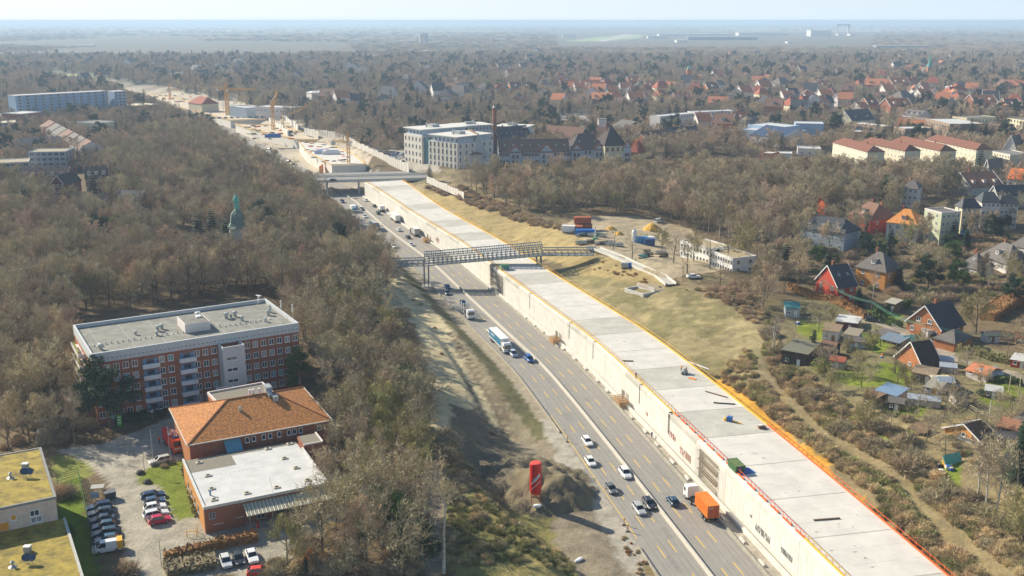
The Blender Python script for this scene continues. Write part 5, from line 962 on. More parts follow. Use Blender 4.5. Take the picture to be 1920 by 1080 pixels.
t = house('old brown roofed hospital block with red brick gables beside the chimney', (881, 288), (913, 287), 22, 9, 12, 8.5, HW, M('moss_brown_tiles', (.15, .10, .06), var=.3), hip=(0, 0), axis='y', floors=2, wins=(3, 0), sides='f', ws='r', chim=1, name='hospital_wing', cat='hospital')
house('red brick gabled annex in front of the white offices', (867, 286), (880, 289), 9, 9, 5, 8.5, PINKW, TILEB, axis='y', floors=0, chim=0, name='hospital_wing', cat='hospital')
house('cream chapel like hall with a brown roof behind the hospital', (1013, 258), (1084, 263), 14, 7, 8, 8.5, CREAM, TILEB, floors=1, wins=(7, 0), sides='f', chim=0, dorm=3, name='hospital_wing', cat='hospital')
house('dark roofed hospital wing left of the cream hall', (940, 263), (1000, 258), 14, 8, 8, 8.5, BRICK, SLATE, floors=0, sky=6, name='hospital_wing', cat='hospital'); house('brown roofed house right behind the white tower', (1103, 259), (1146, 260), 14, 7, 7, 8.5, BRICK, TILEB, hip=(4, 0), floors=0, name='hospital_wing', cat='hospital')
house('grey roofed long house behind the hospital', (1140, 240), (1165, 244), 20, 7, 6, 8.5, BRICK, GREYR, floors=0, name='hospital_wing', cat='hospital'); house('small brick house with dark blue shaded roof right of the hospital', (1177, 284), (1195, 285), 12, 5, 7, 8.5, BRICK, TILER, hip=(5, 5), floors=0, chim=0, name='hospital_wing', cat='hospital')
house('orange gabled house behind the hospital', (1228, 253), (1243, 256), 24, 6, 6, 8.5, ORW, SLATE, axis='y', floors=1, wins=(2, 0), sides='f'); house('long brick row house with red gable ends', (1180, 262), (1216, 266), 26, 7, 6, 8.5, BRICKO, TILEB, axis='y', floors=0, chim=2)
p = P(927, 285, 8.5); t = thing('factory_chimney', 'tall slender red brick chimney between the offices and hospital', 'chimney', (p.x, p.y + 6, 8.5)); m = MB(); m.lathe([(2.1, 0), (1.8, 9), (1.35, 28), (1.6, 28.3), (1.5, 29.2)], 8); m.build('shaft', BRICK, t); m = MB(); m.lathe([(1.3, 29.2), (.5, 30.6)], 8); m.build('cap', METAL, t)
p = P(1130, 270, 8.5); t = thing('white_tower', 'square white stair tower at the hospital', 'tower', (p.x, p.y + 8, 8.5)); m = MB(); m.box(-3, -3, 0, 3, 3, 17); m.build('shaft', WHITE, t); m = MB(); m.box(-3.2, -3.2, 17, 3.2, 3.2, 17.4); m.build('cap', FELT, t)
# ------------------------------------------------------------------ left side buildings
house('blue grey four storey apartment block with balconies', (53, 286), (122, 285), 14, 11.5, 0, 6.5, BLUEW, M('ochre_roof', (.35, .30, .2)), flat=2, floors=4, wins=(6, 3), sides='fr', ws='d', wsz=(2.6, 1.8), name='apartment_block', cat='apartment house')
house('lower pale apartment block at the left edge', (-30, 308), (54, 304), 14, 9, 0, 6.5, GREYW, M('ochre_roof', (.35, .30, .2)), flat=1, floors=3, wins=(7, 0), sides='f', ws='d', wsz=(2.6, 1.6), name='apartment_block', cat='apartment house')
house('long dark roofed building behind the blue grey block', (5, 275), (118, 268), 14, 7, 4, 6.5, BRICK, SLATE, floors=2, wins=(9, 0), sides='f', chim=2)
house('dark red brick terrace with white dormers', (32, 336), (124, 334), 12, 9, 5, 6.5, M('dark_red_brick', (.16, .055, .045)), DR, floors=3, wins=(10, 2), dorm=5, name='terrace_house', cat='house', chim=3); house('dark red brick terrace wing facing the wood', (97, 343), (119, 344), 10, 11, 4, 6.5, M('dark_red_brick', (.16, .055, .045)), DR, floors=4, wins=(3, 1), name='terrace_house', cat='house', axis='y')
house('shorter dark red brick terrace right of the tall poplar', (160, 334), (202, 332), 12, 10, 5, 6.5, M('dark_red_brick', (.16, .055, .045)), DR, floors=3, wins=(5, 2), dorm=3, name='terrace_house', cat='house', chim=3)
house('dark blue house with white gable edges in the wood', (215, 385), (256, 386), 11, 6, 6, 6.5, M('dark_blue_boards', (.04, .07, .10)), SLATE, axis='x', floors=2, wins=(2, 1), over=.6); house('steep brown roofed house deep in the wood', (333, 357), (372, 358), 10, 4, 6, 6.5, WHITE, TILEB, floors=1, wins=(2, 1), over=.6); house('tiny white cabin beside the dark blue house', (194, 372), (204, 373), 4, 3, 2, 6.5, WHITE, TILEB, floors=1, wins=(1, 0), axis='y', chim=0)
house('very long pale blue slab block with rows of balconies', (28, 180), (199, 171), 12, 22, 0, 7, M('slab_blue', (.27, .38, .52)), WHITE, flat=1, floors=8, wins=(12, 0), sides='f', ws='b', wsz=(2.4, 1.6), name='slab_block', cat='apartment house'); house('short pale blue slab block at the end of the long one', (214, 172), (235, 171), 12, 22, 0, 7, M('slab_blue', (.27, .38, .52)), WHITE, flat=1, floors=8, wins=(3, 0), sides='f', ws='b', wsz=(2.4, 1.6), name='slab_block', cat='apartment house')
for i in range(7):
    x = 74 + i * 11; y = 236 + i * 6.3; house('terraced house with a ridged grey roof in the slanting row left of the wood', (x, y), (x + 9, y + 5), 12, 7, 4.5, 7, [BRICKO, WHITE, WHITE, CREAM][i % 4], [TILEB, GREYR, GREYR][i % 3], floors=2, wins=(2, 1), group='slanting row of terraced houses', over=.2)
house('pale flat roofed block at the edge of the left wood', (143, 229), (180, 232), 14, 11, 0, 7, CREAM, FELT, flat=1, floors=3, wins=(4, 0), sides='fl', name='apartment_block', cat='apartment house')
house('dark red block with rooftop boxes on the far left', (40, 214), (78, 210), 16, 12, 0, 7, BRICK, FELTL, flat=1, floors=3, wins=(6, 0), sides='f', name='apartment_block', cat='apartment house'); house('low blue grey hall at the far left edge', (-20, 232), (30, 230), 16, 8, 0, 7, BLUEW, CREAM, flat=1, floors=1, wins=(4, 0), sides='f', name='hall', cat='hall'); house('low grey hall behind the dark red block', (-10, 218), (36, 217), 20, 6, 0, 7, BLUEW, FELTL, flat=1, floors=0, name='hall', cat='hall')
house('orange brick flat hall beside the construction strip', (224, 196), (250, 199), 20, 7, 0, 7, BRICKO, CREAM, flat=1, floors=1, wins=(5, 0), sides='f', name='hall', cat='hall'); house('white house with a dark roof in the left wood', (120, 277), (152, 276), 10, 4, 5, 6.5, WHITE, GREYR, hip=(4, 4), floors=1, wins=(2, 0), sides='f')
house('red roofed cream house by the construction strip', (353, 192), (378, 195), 14, 8, 6, 7, CREAM, TILER, hip=(5, 5), floors=1, wins=(3, 0), sides='f'); house('blue white workshop beside the crane', (430, 200), (462, 203), 12, 9, 0, 7, BLUEW, FELTL, flat=2, floors=1, wins=(4, 0), sides='f', name='hall', cat='hall')
t = house('white site office with external stairs above the trench', (479, 200), (545, 203), 12, 11, 0, 7, WHITE, FELTL, flat=1, floors=3, wins=(9, 0), sides='f', ws='d', name='site_office', cat='site office')
# chapel tower with green dome
p = P(449, 462, 6.5); t = thing('chapel_tower', 'octagonal tower with a green copper bell dome and slender spire', 'tower', (p.x, p.y, 6.5)); FOOT.append([(p.x - 7, p.y - 7), (p.x + 7, p.y - 7), (p.x + 7, p.y + 7), (p.x - 7, p.y + 7)])
m = MB(); m.lathe([(4.6, 0), (4.6, 8.2)], 8); m.build('shaft', WHITE, t); t.scale = (.8, .8, .98); DOME = M('copper_dome', (.17, .23, .19), var=.35, scale=.8)
m = MB(); m.lathe([(5.9, 8.1), (4.8, 8.8), (3.9, 10.2), (3.6, 12.2), (3.1, 13.8), (2.0, 15.0), (1.25, 15.6)], 8); m.build('bell_dome', DOME, t); m = MB(); m.lathe([(1.2, 15.6), (1.2, 18.4)], 8); m.build('lantern', COPPER, t); m = MB(); m.lathe([(1.5, 18.4), (1.7, 19.1), (1.45, 20.2), (.8, 21.0), (.4, 21.6), (.3, 22)], 8); m.build('small_dome', COPPER, t); m = MB(); m.lathe([(.3, 22), (.06, 29)], 6); m.build('spire', M('spire_copper', (.25, .20, .15)), t)
house('chapel with a pale green copper roof beneath the dome tower', (352, 463), (372, 466), 12, 4, 3, 6.5, WHITE, M('pale_copper', (.40, .55, .42), var=.3), floors=0, chim=0, name='chapel', cat='chapel', over=.2)
# church towers far off
p = P(1291, 162, 8); t = thing('church_tower', 'square red brick church tower with a small green cap', 'church tower', (p.x, p.y, 8)); t.scale = (.75, .75, .68); m = MB(); m.box(-4.5, -4.5, -1, 4.5, 4.5, 34); m.build('shaft', BRICKO, t); m = MB(); m.lathe([(6.2, 34), (.3, 41)], 4); m.build('cap', COPPER, t).rotation_euler = (0, 0, rad(45)); 
p = P(1740, 150, 8); t = thing('church', 'church with a tall pointed green copper spire', 'church', (p.x, p.y, 8)); t.scale = (.8, .8, .8); m = MB(); m.box(-4, -4, -1, 4, 4, 24); m.build('tower', BRICKO, t); m = MB(); m.lathe([(5.6, 24), (2.6, 32), (.2, 50)], 8); m.build('spire', COPPER, t); m = MB(); m.add([(-5, 4, 14), (5, 4, 14), (5, 30, 14), (-5, 30, 14), (0, 4, 22), (0, 30, 22)], [(0,1,4), (1,2,5,4), (2,3,5), (3,0,4,5)]); m.build('nave_roof', GREYR, t); m = MB(); m.box(-5, 4.01, 0, 5, 30, 14); m.build('nave', BRICK, t)
p = P(794, 84, 8); t = thing('tower_block', 'lone tall office tower on the plain near the horizon', 'tower block', (p.x, p.y, 7), rad(12)); m = MB(); m.box(-14, -7, -1, 8, 7, 40); m.build('wall', M('tower_pale', (.62, .55, .48)), t); m = MB(); m.box(8.01, -7, 0, 16, 7, 42); m.build('side_wall', BLUEW, t); m = MB(); m.box(-14, -7, 40, 8, 7, 40.6); m.build('roof', FELT, t)
# far long halls: airport and warehouses
FW = M('far_white', (.72, .70, .66), var=.05)
def farbox(label, x0, x1, ytop, ybot, name='terminal', cat='building', mat=None, dep=60, grp=None):
    a = P(x0, ybot, 8); b_ = P(x1, ybot, 8); hh = max(5, (ybot - ytop) / FPX * a.y * 1.05); t = thing(name, label, cat, (a.x, a.y, 7), 0, grp); m = MB(); m.box(0, 0, -2, b_.x - a.x, dep, hh); m.build('wall', mat or FW, t); m = MB(); m.box(-2, -2, hh, b_.x - a.x + 2, dep + 2, hh * 1.04 + .5); m.build('roof', FELTL if mat else WHITEP, t)
farbox('very long white airport terminal with a flat roof', 1236, 1370, 64, 68, dep=90); farbox('dark blue glazed building under the long white terminal', 1290, 1420, 69.5, 75, mat=M('far_blue', (.15, .2, .28))); farbox('white terminal pier right of the long terminal', 1385, 1476, 61.5, 67, dep=90); farbox('white hangar with stepped roof beside the portal crane', 1520, 1558, 58, 68, dep=90); farbox('small white hangar in front of the terminals', 1269, 1288, 75.5, 79.5); farbox('low wide white terminal left of the long one', 1215, 1250, 68, 72)
farbox('white block at the right end of the airport', 1572, 1580, 64, 68); farbox('white hangar under the portal crane', 1594, 1603, 63.5, 67); farbox('glazed grey office building in the far trees', 1643, 1745, 86, 93, mat=M('far_glass', (.30, .40, .42)), name='office_building', dep=30)
for i, (x0, x1, a_, b_) in enumerate([(98, 136, 61.5, 64), (345, 361, 59, 61), (368, 392, 58.5, 60.5), (740, 788, 76, 79), (800, 822, 79, 82), (928, 950, 73, 77), (1055, 1080, 65, 70), (1135, 1170, 51, 53), (200, 240, 50, 51.5), (452, 500, 57, 59), (860, 890, 53, 54.5), (560, 600, 57, 58.5), (1300, 1340, 55, 56), (930, 985, 66, 69), (655, 675, 75, 78), (1790, 1830, 50, 51.5), (620, 700, 57.5, 59), (1390, 1440, 50, 51.5), (136, 172, 85, 88), (669, 716, 104, 110), (792, 818, 95, 99), (1477, 1487, 78, 81), (82, 96, 121, 125)]):
    farbox('long pale warehouse far out on the hazy plain', x0, x1, a_, b_, name='warehouse', cat='warehouse', grp='warehouses on the hazy plain', dep=40)
p0, p1 = P(1569, 65, 8), P(1592, 65, 8); t = thing('portal_frame', 'huge grey portal frame beside the white hangars', 'frame', (p0.x, p0.y, 7)); wd = p1.x - p0.x; m = MB(); m.box(0, 0, 0, 6, 20, 56); m.box(wd - 6, 0, 0, wd, 20, 56); m.build('leg', GREYW, t); m = MB(); m.box(-5, 0, 56, wd + 5, 20, 64); m.build('beam', BLUEW, t)
for i, (x, y) in enumerate([(267, 38), (286, 36), (761, 27), (804, 28), (852, 26), (874, 27)]): pass
# ------------------------------------------------------------------ scattered small houses: built once per kind, copied
def house_proto(wall, roof, L_=10, D_=9, eh=4.5, rh=4.5, hip=0, dorm=0):
    t = house('x', None, None, D_, eh, rh, 8, wall, roof, loc_=(0, -4000, 8), L_=L_, rz=0, hip=(hip, hip), floors=1, wins=(3, 2), dorm=dorm, over=.4); FOOT.pop(); return t
ORT = M('orange_red_tiles', (.50, .19, .09), var=.25); PR = []
for wl, rf, kw, cl in ((WHITE, ORT, {}, 'orange tiled'), (CREAM, TILER, dict(hip=3), 'red tiled hipped'), (BRICKO, TILEB, dict(dorm=1), 'brown tiled'), (WHITE, SLATE, dict(rh=5.5), 'dark slate'), (WHITE, GREYR, dict(hip=3.5, L_=12), 'grey hipped'), (BRICK, ORT, dict(L_=16, dorm=2), 'long orange tiled'), (WHITE, FELTL, dict(rh=1.2, hip=3, L_=14), 'flat pale')):
    PR.append((house_proto(wl, rf, **kw), cl))
PT = [(tree_of(o), cl) for o, cl in PR]; used = set(); HP = []
def scatter_houses(n, x0, x1, y0, y1, wts, where, mind=19):
    k = 0; tr = 0
    while k < n and tr < 4000:
        tr += 1; px = R.uniform(x0, x1); u = R.random() ** .8; py = y0 + (y1 - y0) * u; q = P(px, py, 8)
        if any((q.x - a) ** 2 + (q.y - b) ** 2 < mind ** 2 for a, b in HP): continue
        s_, t_ = st([q.x], [q.y])
        if -20 < t_[0] < 50: continue
        if any(inpoly(np.array([q.x]), np.array([q.y]), f)[0] for f in FOOT): continue
        i = R.choices(range(len(PT)), wts)[0]; (tree, cl) = PT[i]
        o = copy_tree(tree) if i in used else tree[0]; used.add(i)
        o.location = (q.x, q.y, tz1(q.x, q.y)); o.rotation_euler = (0, 0, R.choice([.2, .3, -.3, -.4, 1.2, 1.4, .5])); s = R.uniform(1.15, 1.6); o.scale = (s, s, s)
        o['label'] = 'small house with a %s roof %s' % (cl, where); o['group'] = 'houses ' + where; HP.append((q.x, q.y)); k += 1
scatter_houses(64, 1010, 1440, 150, 205, [6, 4, 4, 2, 2, 2, 0], 'beyond the white apartment blocks'); scatter_houses(92, 1430, 1915, 130, 222, [5, 5, 5, 2, 3, 3, 1], 'around the green church spire')
scatter_houses(48, 560, 1000, 110, 205, [1, 1, 2, 4, 4, 0, 2], 'in the bluish suburb beyond the white offices'); scatter_houses(26, 130, 480, 105, 160, [0, 0, 1, 5, 5, 0, 3], 'in the hazy suburb beyond the yellow crane'); scatter_houses(16, 1010, 1900, 95, 120, [2, 2, 2, 2, 4, 0, 3], 'in the far woods below the airport')
scatter_houses(5, 1250, 1420, 225, 262, [1, 2, 2, 0, 3, 1, 0], 'half hidden in the park trees')
for o, cl in PR:
    if o.location.y < -3000:
        for c in list(o.children): 
            for d in list(c.children):
                for e2 in list(d.children): bpy.data.objects.remove(e2)
                bpy.data.objects.remove(d)
            bpy.data.objects.remove(c)
        bpy.data.objects.remove(o)
for (x, y) in [(270, 700)]: pass
# ------------------------------------------------------------------ road bridge
BZ = 8.3; a = P(600, 338, BZ); b = P(803, 333, BZ); 
rb = thing('road_bridge', 'flat concrete road bridge with railings crossing the motorway and tunnel end', 'bridge', (a.x, a.y, BZ), math.atan2(b.y - a.y, b.x - a.x)); L_ = (b - a).length
m = MB(); m.box(-25, 0, -1.1, L_ + 6, 11, 0); m.build('deck', CONCD, rb); m = MB(); m.box(-25, 14, -1.1, L_ + 6, 27, 0); m.build('deck', CONCD, rb); m = MB(); m.box(-25, .8, .005, L_ + 6, 10, .03); m.box(-25, 15, .005, L_ + 6, 26, .03); m.build('carriageway', ASPH, rb)
m = MB(); m.box(-25, -.25, -1.5, L_ + 6, -.003, .15); m.box(-25, 27.003, -1.5, L_ + 6, 27.3, .15); m.box(-25, 11.003, -1.5, L_ + 6, 11.3, .5); m.box(-25, 13.7, -1.5, L_ + 6, 13.997, .9); m.build('edge_beam', CONC, rb)
m = MB()
for y in (-.12, 13.85):
    for i in range(int(L_ / 2) + 10): m.bar((-24 + i * 2, y, .1), (-24 + i * 2, y, 1.2), .07)
    m.bar((-24, y, 1.2), (L_ + 5, y, 1.2), .08); m.bar((-24, y, .7), (L_ + 5, y, .7), .05)
m.build('railing', METAL, rb); m = MB()
for x in (3, 21, 38, L_ - 2): m.box(x, 1, -BZ - .5, x + 1, 10, -1.1); m.box(x, 15, -BZ - .5, x + 1, 26, -1.1)
m.build('pier', CONC, rb)
# ------------------------------------------------------------------ truss footbridge
pa, pb = P(797, 536, 0), P(1016, 494, ZT)
zl, zr = 8.1, 11.4; A = Vector((pa.x, pa.y, zl)); B_ = Vector((pb.x, pb.y, zr)); dirb = (B_ - A); Lm = math.hypot(dirb.x, dirb.y); rzb = math.atan2(dirb.y, dirb.x)
tbg = thing('truss_bridge', 'long grey steel truss footbridge spanning the motorway and the tunnel roof', 'bridge', (A.x, A.y, 0), rzb)
def truss(x0, x1, z0, z1, h, yb, n, bars, name):
    mb = MB(); dz = (z1 - z0) / (x1 - x0); Z = lambda x: z0 + (x - x0) * dz
    for y in (-yb, yb):
        for k in range(bars): zz = h * k / (bars - 1); mb.bar((x0, y, Z(x0) + zz), (x1, y, Z(x1) + zz), .30 if k in (0, bars - 1) else .13)
        for i in range(n):
            xa = x0 + (x1 - x0) * i / n; xb = x0 + (x1 - x0) * (i + 1) / n; mb.bar((xa, y, Z(xa)), (xa, y, Z(xa) + h), .16)
            mb.bar((xa, y, Z(xa)), ((xa + xb) / 2, y, Z(xa) + h), .12); mb.bar(((xa + xb) / 2, y, Z(xa) + h), (xb, y, Z(xb)), .12)
        mb.bar((x1, y, Z(x1)), (x1, y, Z(x1) + h), .2)
    for i in range(n + 1):
        xa = x0 + (x1 - x0) * i / n; mb.bar((xa, -yb, Z(xa) - .1), (xa, yb, Z(xa) - .1), .2); 
        if h > 3: mb.bar((xa, -yb, Z(xa) + h), (xa, yb, Z(xa) + h), .14)
    mb.build(name, M('bridge_steel', (.20, .25, .29), metal=.2, rough=.5), tbg)
    d = MB(); d.add([(x0, -yb + .2, Z(x0) + .05), (x1, -yb + .2, Z(x1) + .05), (x1, yb - .2, Z(x1) + .05), (x0, yb - .2, Z(x0) + .05), (x0, -yb + .2, Z(x0) - .1), (x1, -yb + .2, Z(x1) - .1), (x1, yb - .2, Z(x1) - .1), (x0, yb - .2, Z(x0) - .1)], [(0,1,2,3), (7,6,5,4), (0,4,5,1), (2,6,7,3), (1,5,6,2), (3,7,4,0)]); d.build('deck', CONCD, tbg)
truss(0, Lm, zl, zr, 4.3, 2.2, 26, 6, 'main_truss'); truss(-17, -.4, zl - .3, zl, 2.2, 2.0, 8, 3, 'approach_truss'); truss(Lm + .4, Lm + 19, zr, zr - .2, 2.2, 2.0, 8, 3, 'approach_truss')
for x, zb, zt_ in ((-.2, 0, zl - .2), (1.4, 0, zl - .2), (Lm - 2, ZT, zr - .2), (Lm - .4, ZT, zr - .2)):
    m = MB()
    for y in (-2.1, 2.1): m.bar((x, y, zb), (x, y, zt_), .32)
    for z in np.arange(zb + .6, zt_ - .5, 2.4): m.bar((x, -2.1, z), (x, 2.1, min(z + 2.4, zt_)), .12)
    m.build('pier', M('pier_steel', (.10, .13, .15), rough=.5), tbg)
m = MB(); m.box(-1, -2.8, -.2, 2.2, 2.8, .3); m.build('footing', CONC, tbg)
# ramp path from the bridge to the garden lane
m = MB(); pts = [(1100, 466), (1118, 466), (1150, 478), (1185, 494), (1215, 508), (1237, 517), (1258, 533)]; pp = [P(x, y, 11.1) for x, y in pts]
mk = MB()
for i in range(len(pp) - 1):
    d = (pp[i+1] - pp[i]); n_ = Vector((-d.y, d.x, 0)).normalized(); w_ = 1.7
    m.add([pp[i] - n_ * w_, pp[i+1] - n_ * w_, pp[i+1] + n_ * w_, pp[i] + n_ * w_], [(0,1,2,3)])
    for sg in (-1, 1): mk.bar(pp[i] + n_ * sg * (w_ + .12) + Vector((0, 0, .1)), pp[i+1] + n_ * sg * (w_ + .12) + Vector((0, 0, .1)), .28, .9)
tag(m.build('ramp_path', M('grey_path', (.46, .44, .39))), kind='structure'); r0 = pp[3].copy(); mk.v = [(x - r0.x, y - r0.y, z - r0.z) for x, y, z in mk.v]
t = thing('ramp_kerb', 'pale concrete side walls of the sloping ramp path', 'kerb', r0); mk.build('kerb', CONC, t)
# ------------------------------------------------------------------ noise barriers
def wall_line(name, label, cat, pts, z, h, th, mat, panel=4, group=None, posts=True, pm=None, slant=0):
    pp = [P(x, y, z) for x, y in pts]; c = pp[0]; t = thing(name, label, cat, (c.x, c.y, z), 0, group); mb = MB(); po = MB()
    for a, b in zip(pp, pp[1:]):
        n = max(1, int((b - a).length / panel))
        for i in range(n):
            p, q = a.lerp(b, i / n) - c, a.lerp(b, (i + 1) / n) - c; hh = h * (1 + .06 * ((i * 7) % 3 - 1))
            mb.bar(p + Vector((0, 0, hh / 2 - .3)), q + Vector((0, 0, hh / 2 - .3)), th, hh + .6); po.bar(p + Vector((0, 0, -.3)), p + Vector((0, 0, h + .15)), th + .12)
    mb.build('panel', mat, t); po.build('post', pm or METAL, t); return t
NB = M('noise_wall', (.60, .57, .52), var=.12, scale=.3)
wall_line('noise_barrier', 'tall pale noise barrier above the bank beside the car park', 'noise barrier', [(600, 255), (640, 262), (676, 282), (700, 294), (730, 308), (767, 323)], 8.5, 5, .3, NB)
wall_line('noise_barrier', 'short pale noise barrier piece left of the gap in the wall', 'noise barrier', [(571, 251), (580, 253), (597, 258)], 8.5, 5, .3, NB)
wall_line('noise_barrier', 'lower pale fence with graffiti between the road bridge and the park trees', 'noise barrier', [(800, 340), (822, 350), (845, 360), (870, 372)], 10.3, 3, .2, NB)
wall_line('retaining_wall', 'long pale retaining wall climbing away beyond the cranes', 'wall', [(377, 198), (400, 203), (440, 209), (480, 215), (500, 220)], 7, 8, .6, CONCW, panel=12)
# trench walls
wall_line('trench_wall', 'bright concrete trench wall, left one of the two beyond the bridge', 'wall', [(506, 238), (520, 248), (533, 259), (541, 266)], 2, 9, 1, CONCW, panel=12); wall_line('trench_wall', 'bright concrete trench wall, right one of the two beyond the bridge', 'wall', [(530, 233), (545, 243), (560, 254)], 3, 9, 1, CONCW, panel=12)
# far tunnel piece under construction
def slabthing(label, pts, z, h, mat=CONC, name='tunnel_section'):
    pp = [P(x, y, z) for x, y in pts]; c = pp[0]; t = thing(name, label, 'tunnel section', (c.x, c.y, z - h)); m = MB(); poly = [(p.x - c.x, p.y - c.y) for p in pp]
    if sum(poly[i][0] * poly[(i+1) % len(poly)][1] - poly[(i+1) % len(poly)][0] * poly[i][1] for i in range(len(poly))) < 0: poly = poly[::-1]
    m.prism(poly, h - 1, h); m.build('roof_slab', mat, t); m = MB(); m.prism([(x * .985, y * .985) for x, y in poly], 0, h - 1.002); m.build('wall', CONCW, t)
    m = MB()
    for i in range(len(poly)): a, b = poly[i], poly[(i + 1) % len(poly)]; m.bar((*a, h + .5), (*b, h + .5), .3, .5)
    m.build('edge_rail', M('amber_rail', (.7, .42, .1)), t); return t
slabthing('concrete tunnel section under construction just beyond the road bridge', [(622, 310), (686, 309), (660, 288), (610, 268), (560, 266), (575, 285)], 7.5, 7.4)
slabthing('sandy tunnel section farther on with building material on it', [(556, 262), (604, 263), (585, 252), (520, 236), (440, 232), (470, 243)], 7, 6.9, M('sandy_concrete', (.56, .47, .34), var=.25))
slabthing('long pale tunnel roof far away curving to the left', [(432, 226), (500, 224), (420, 205), (330, 184), (240, 172), (245, 180), (330, 200)], 7, 6.9, M('sandy_concrete', (.56, .47, .34), var=.25)); slabthing('small far tunnel roof behind the blue slab block', [(155, 158), (200, 167), (233, 170), (235, 166), (190, 157)], 7.5, 6, CONC)
q = stp(580, 318)[0]; 
m = MB(); c = P(640, 322, 0); t = thing('formwork', 'rust red formwork frame hanging over the tunnel mouth beyond the bridge', 'formwork', (c.x, c.y, 0)); w0, w1 = P(622, 313, 7).x - c.x, P(684, 313, 7).x - c.x; m.box(w0, -2, 4.6, w1, 3, 5.6)
for i in range(12): x = w0 + (w1 - w0) * i / 11; m.bar((x, -2, 4.6), (x, -2, 7.2), .25)
m.build('frame', M('rust_red', (.30, .09, .05)), t)
c = P(606, 322, 2); t = thing('formwork', 'orange formwork panel leaning at the tunnel wall beyond the bridge', 'formwork', (c.x, c.y, 1)); m = MB(); m.box(-1.5, -4, 0, -1.2, 8, 5); 
for i in range(7): m.bar((-1.6, -4 + 2 * i, 0), (-1.6, -4 + 2 * i, 5), .2)
m.build('panel', ORANGE, t)
for x, y, w_, col_, lb in ((604, 288, 5, M('blue_white_tarp', (.5, .55, .7)), 'white blue tarpaulin covered box on the far tunnel section, left one'), (621, 289, 6, WHITEP, 'rounded white tarpaulin tent on the far tunnel section'), (512, 258, 6, BLUEM, 'blue container with white end on the sandy tunnel section')):
    c = P(x, y, 7.5); t = thing('site_box', lb, 'container', c, .1); m = MB(); m.prism([(-w_, -2), (w_, -2), (w_, 2), (-w_, 2)], 0, 2.4); m.build('case', col_, t); m = MB(); m.lathe([(2.6, 2.402), (1.9, 3.0), (.3, 3.3)], 8); o = m.build('cover', col_, t); o.scale = (w_ / 2.7, .75, 1)
for i in range(110):   # building material lying on the far slabs
    x, y = R.choice([(R.uniform(460, 560), R.uniform(236, 262)), (R.uniform(570, 660), R.uniform(268, 305)), (R.uniform(350, 480), R.uniform(196, 222)), (R.uniform(250, 360), R.uniform(176, 192))]); c = P(x, y, 7.1); k = R.choice([0, 1, 2]); m = MB()
    t = thing('material_stack', 'small heap of building material on the far sandy tunnel sections', 'building material', c, R.uniform(0, 3), 'building material on the far tunnel')
    for j in range(4): m.bar((-1.8, -.9 + j * .55, .25 + .3 * (j % 2)), (1.8, -.9 + j * .5, .25 + .3 * (j % 2)), .45, .5)
    m.build('bundle', [WOOD, ORANGE, GREYW, CREAM, BLACK, REDO][R.randrange(6)], t)
# ------------------------------------------------------------------ cranes
CRM = M('crane_amber', (.66, .36, .08), var=.1)
def lattice(mb, a, b, w_, n, t_=.14):
    a = Vector(a); b = Vector(b); d = (b - a).normalized(); up = Vector((0, 0, 1)) if abs(d.z) < .9 else Vector((1, 0, 0)); r = d.cross(up).normalized() * w_ / 2; u = r.cross(d).normalized() * w_ / 2
    cs = [-r - u, r - u, r + u, -r + u]
    for c in cs: mb.bar(a + c, b + c, t_)
    for i in range(n):
        p, q = a.lerp(b, i / n), a.lerp(b, (i + 1) / n)
        for j in range(4): mb.bar(p + cs[j], q + cs[(j + 1) % 4], t_ * .8)
def crane(label, px, py, h, jib, cj, rz, z=6, w_=2.0, luff=0, t_=.3):
    p = P(px, py, z); t = thing('tower_crane', label, 'crane', (p.x, p.y, z), rz); m = MB(); lattice(m, (0, 0, 0), (0, 0, h), w_, int(h / 2.5), t_); m.build('mast', CRM, t)
    m = MB(); lattice(m, (0, 0, h), (0, 0, h + 6), w_ * .7, 3, t_); m.build('tower_top', CRM, t); m = MB(); e = Vector((jib, 0, h + luff)); lattice(m, (0, 0, h), e, w_ * .7, int(jib / 2.5), t_ * .9); m.build('jib', CRM, t)
    m = MB(); lattice(m, (0, 0, h), (-cj, 0, h + .3), w_ * .7, 4, t_ * .9); m.build('counter_jib', CRM, t); m = MB(); m.box(-cj, -1.2, h - 2.2, -cj + 2.5, 1.2, h + .3); m.build('counterweight', CONC, t)
    m = MB(); m.bar((0, 0, h + 6), (jib * .7, 0, h + .7 * luff + .9), .12); m.bar((0, 0, h + 6), (-cj, 0, h + .8), .12); m.build('tie_rod', METAL, t); m = MB(); m.box(.8, -1.9, h - 2.2, 2.4, -.6, h - .2); m.build('cabin', WHITEP, t)
crane('tall amber tower crane with its long jib pointing right over the trench', 427, 216, 25, 30, 10, rad(-12), w_=2.6, t_=.5)
crane('amber luffing crane with its jib folded up beside the site office', 513, 246, 19, 7, 6, rad(60), luff=14, w_=2); crane('low amber crane lying its jib out right of the site office', 531, 239, 8, 22, 5, rad(8), luff=10, w_=1.6)
crane('small amber crane far left on the construction strip', 319, 186, 11, 13, 3, rad(0), w_=1.8, z=7); crane('slim amber crane standing in the tunnel mouth beyond the road bridge', 655, 328, 21, 3, 11, rad(-10), z=0, w_=1.5, t_=.22); crane('tiny red crane at the far end of the construction strip', 188, 163, 14, 6, 4, 0, w_=1.8, z=7)
crane('small orange crane poking out of the suburb woods on the right', 1384, 142, 13, 6, 16, rad(5), z=8)
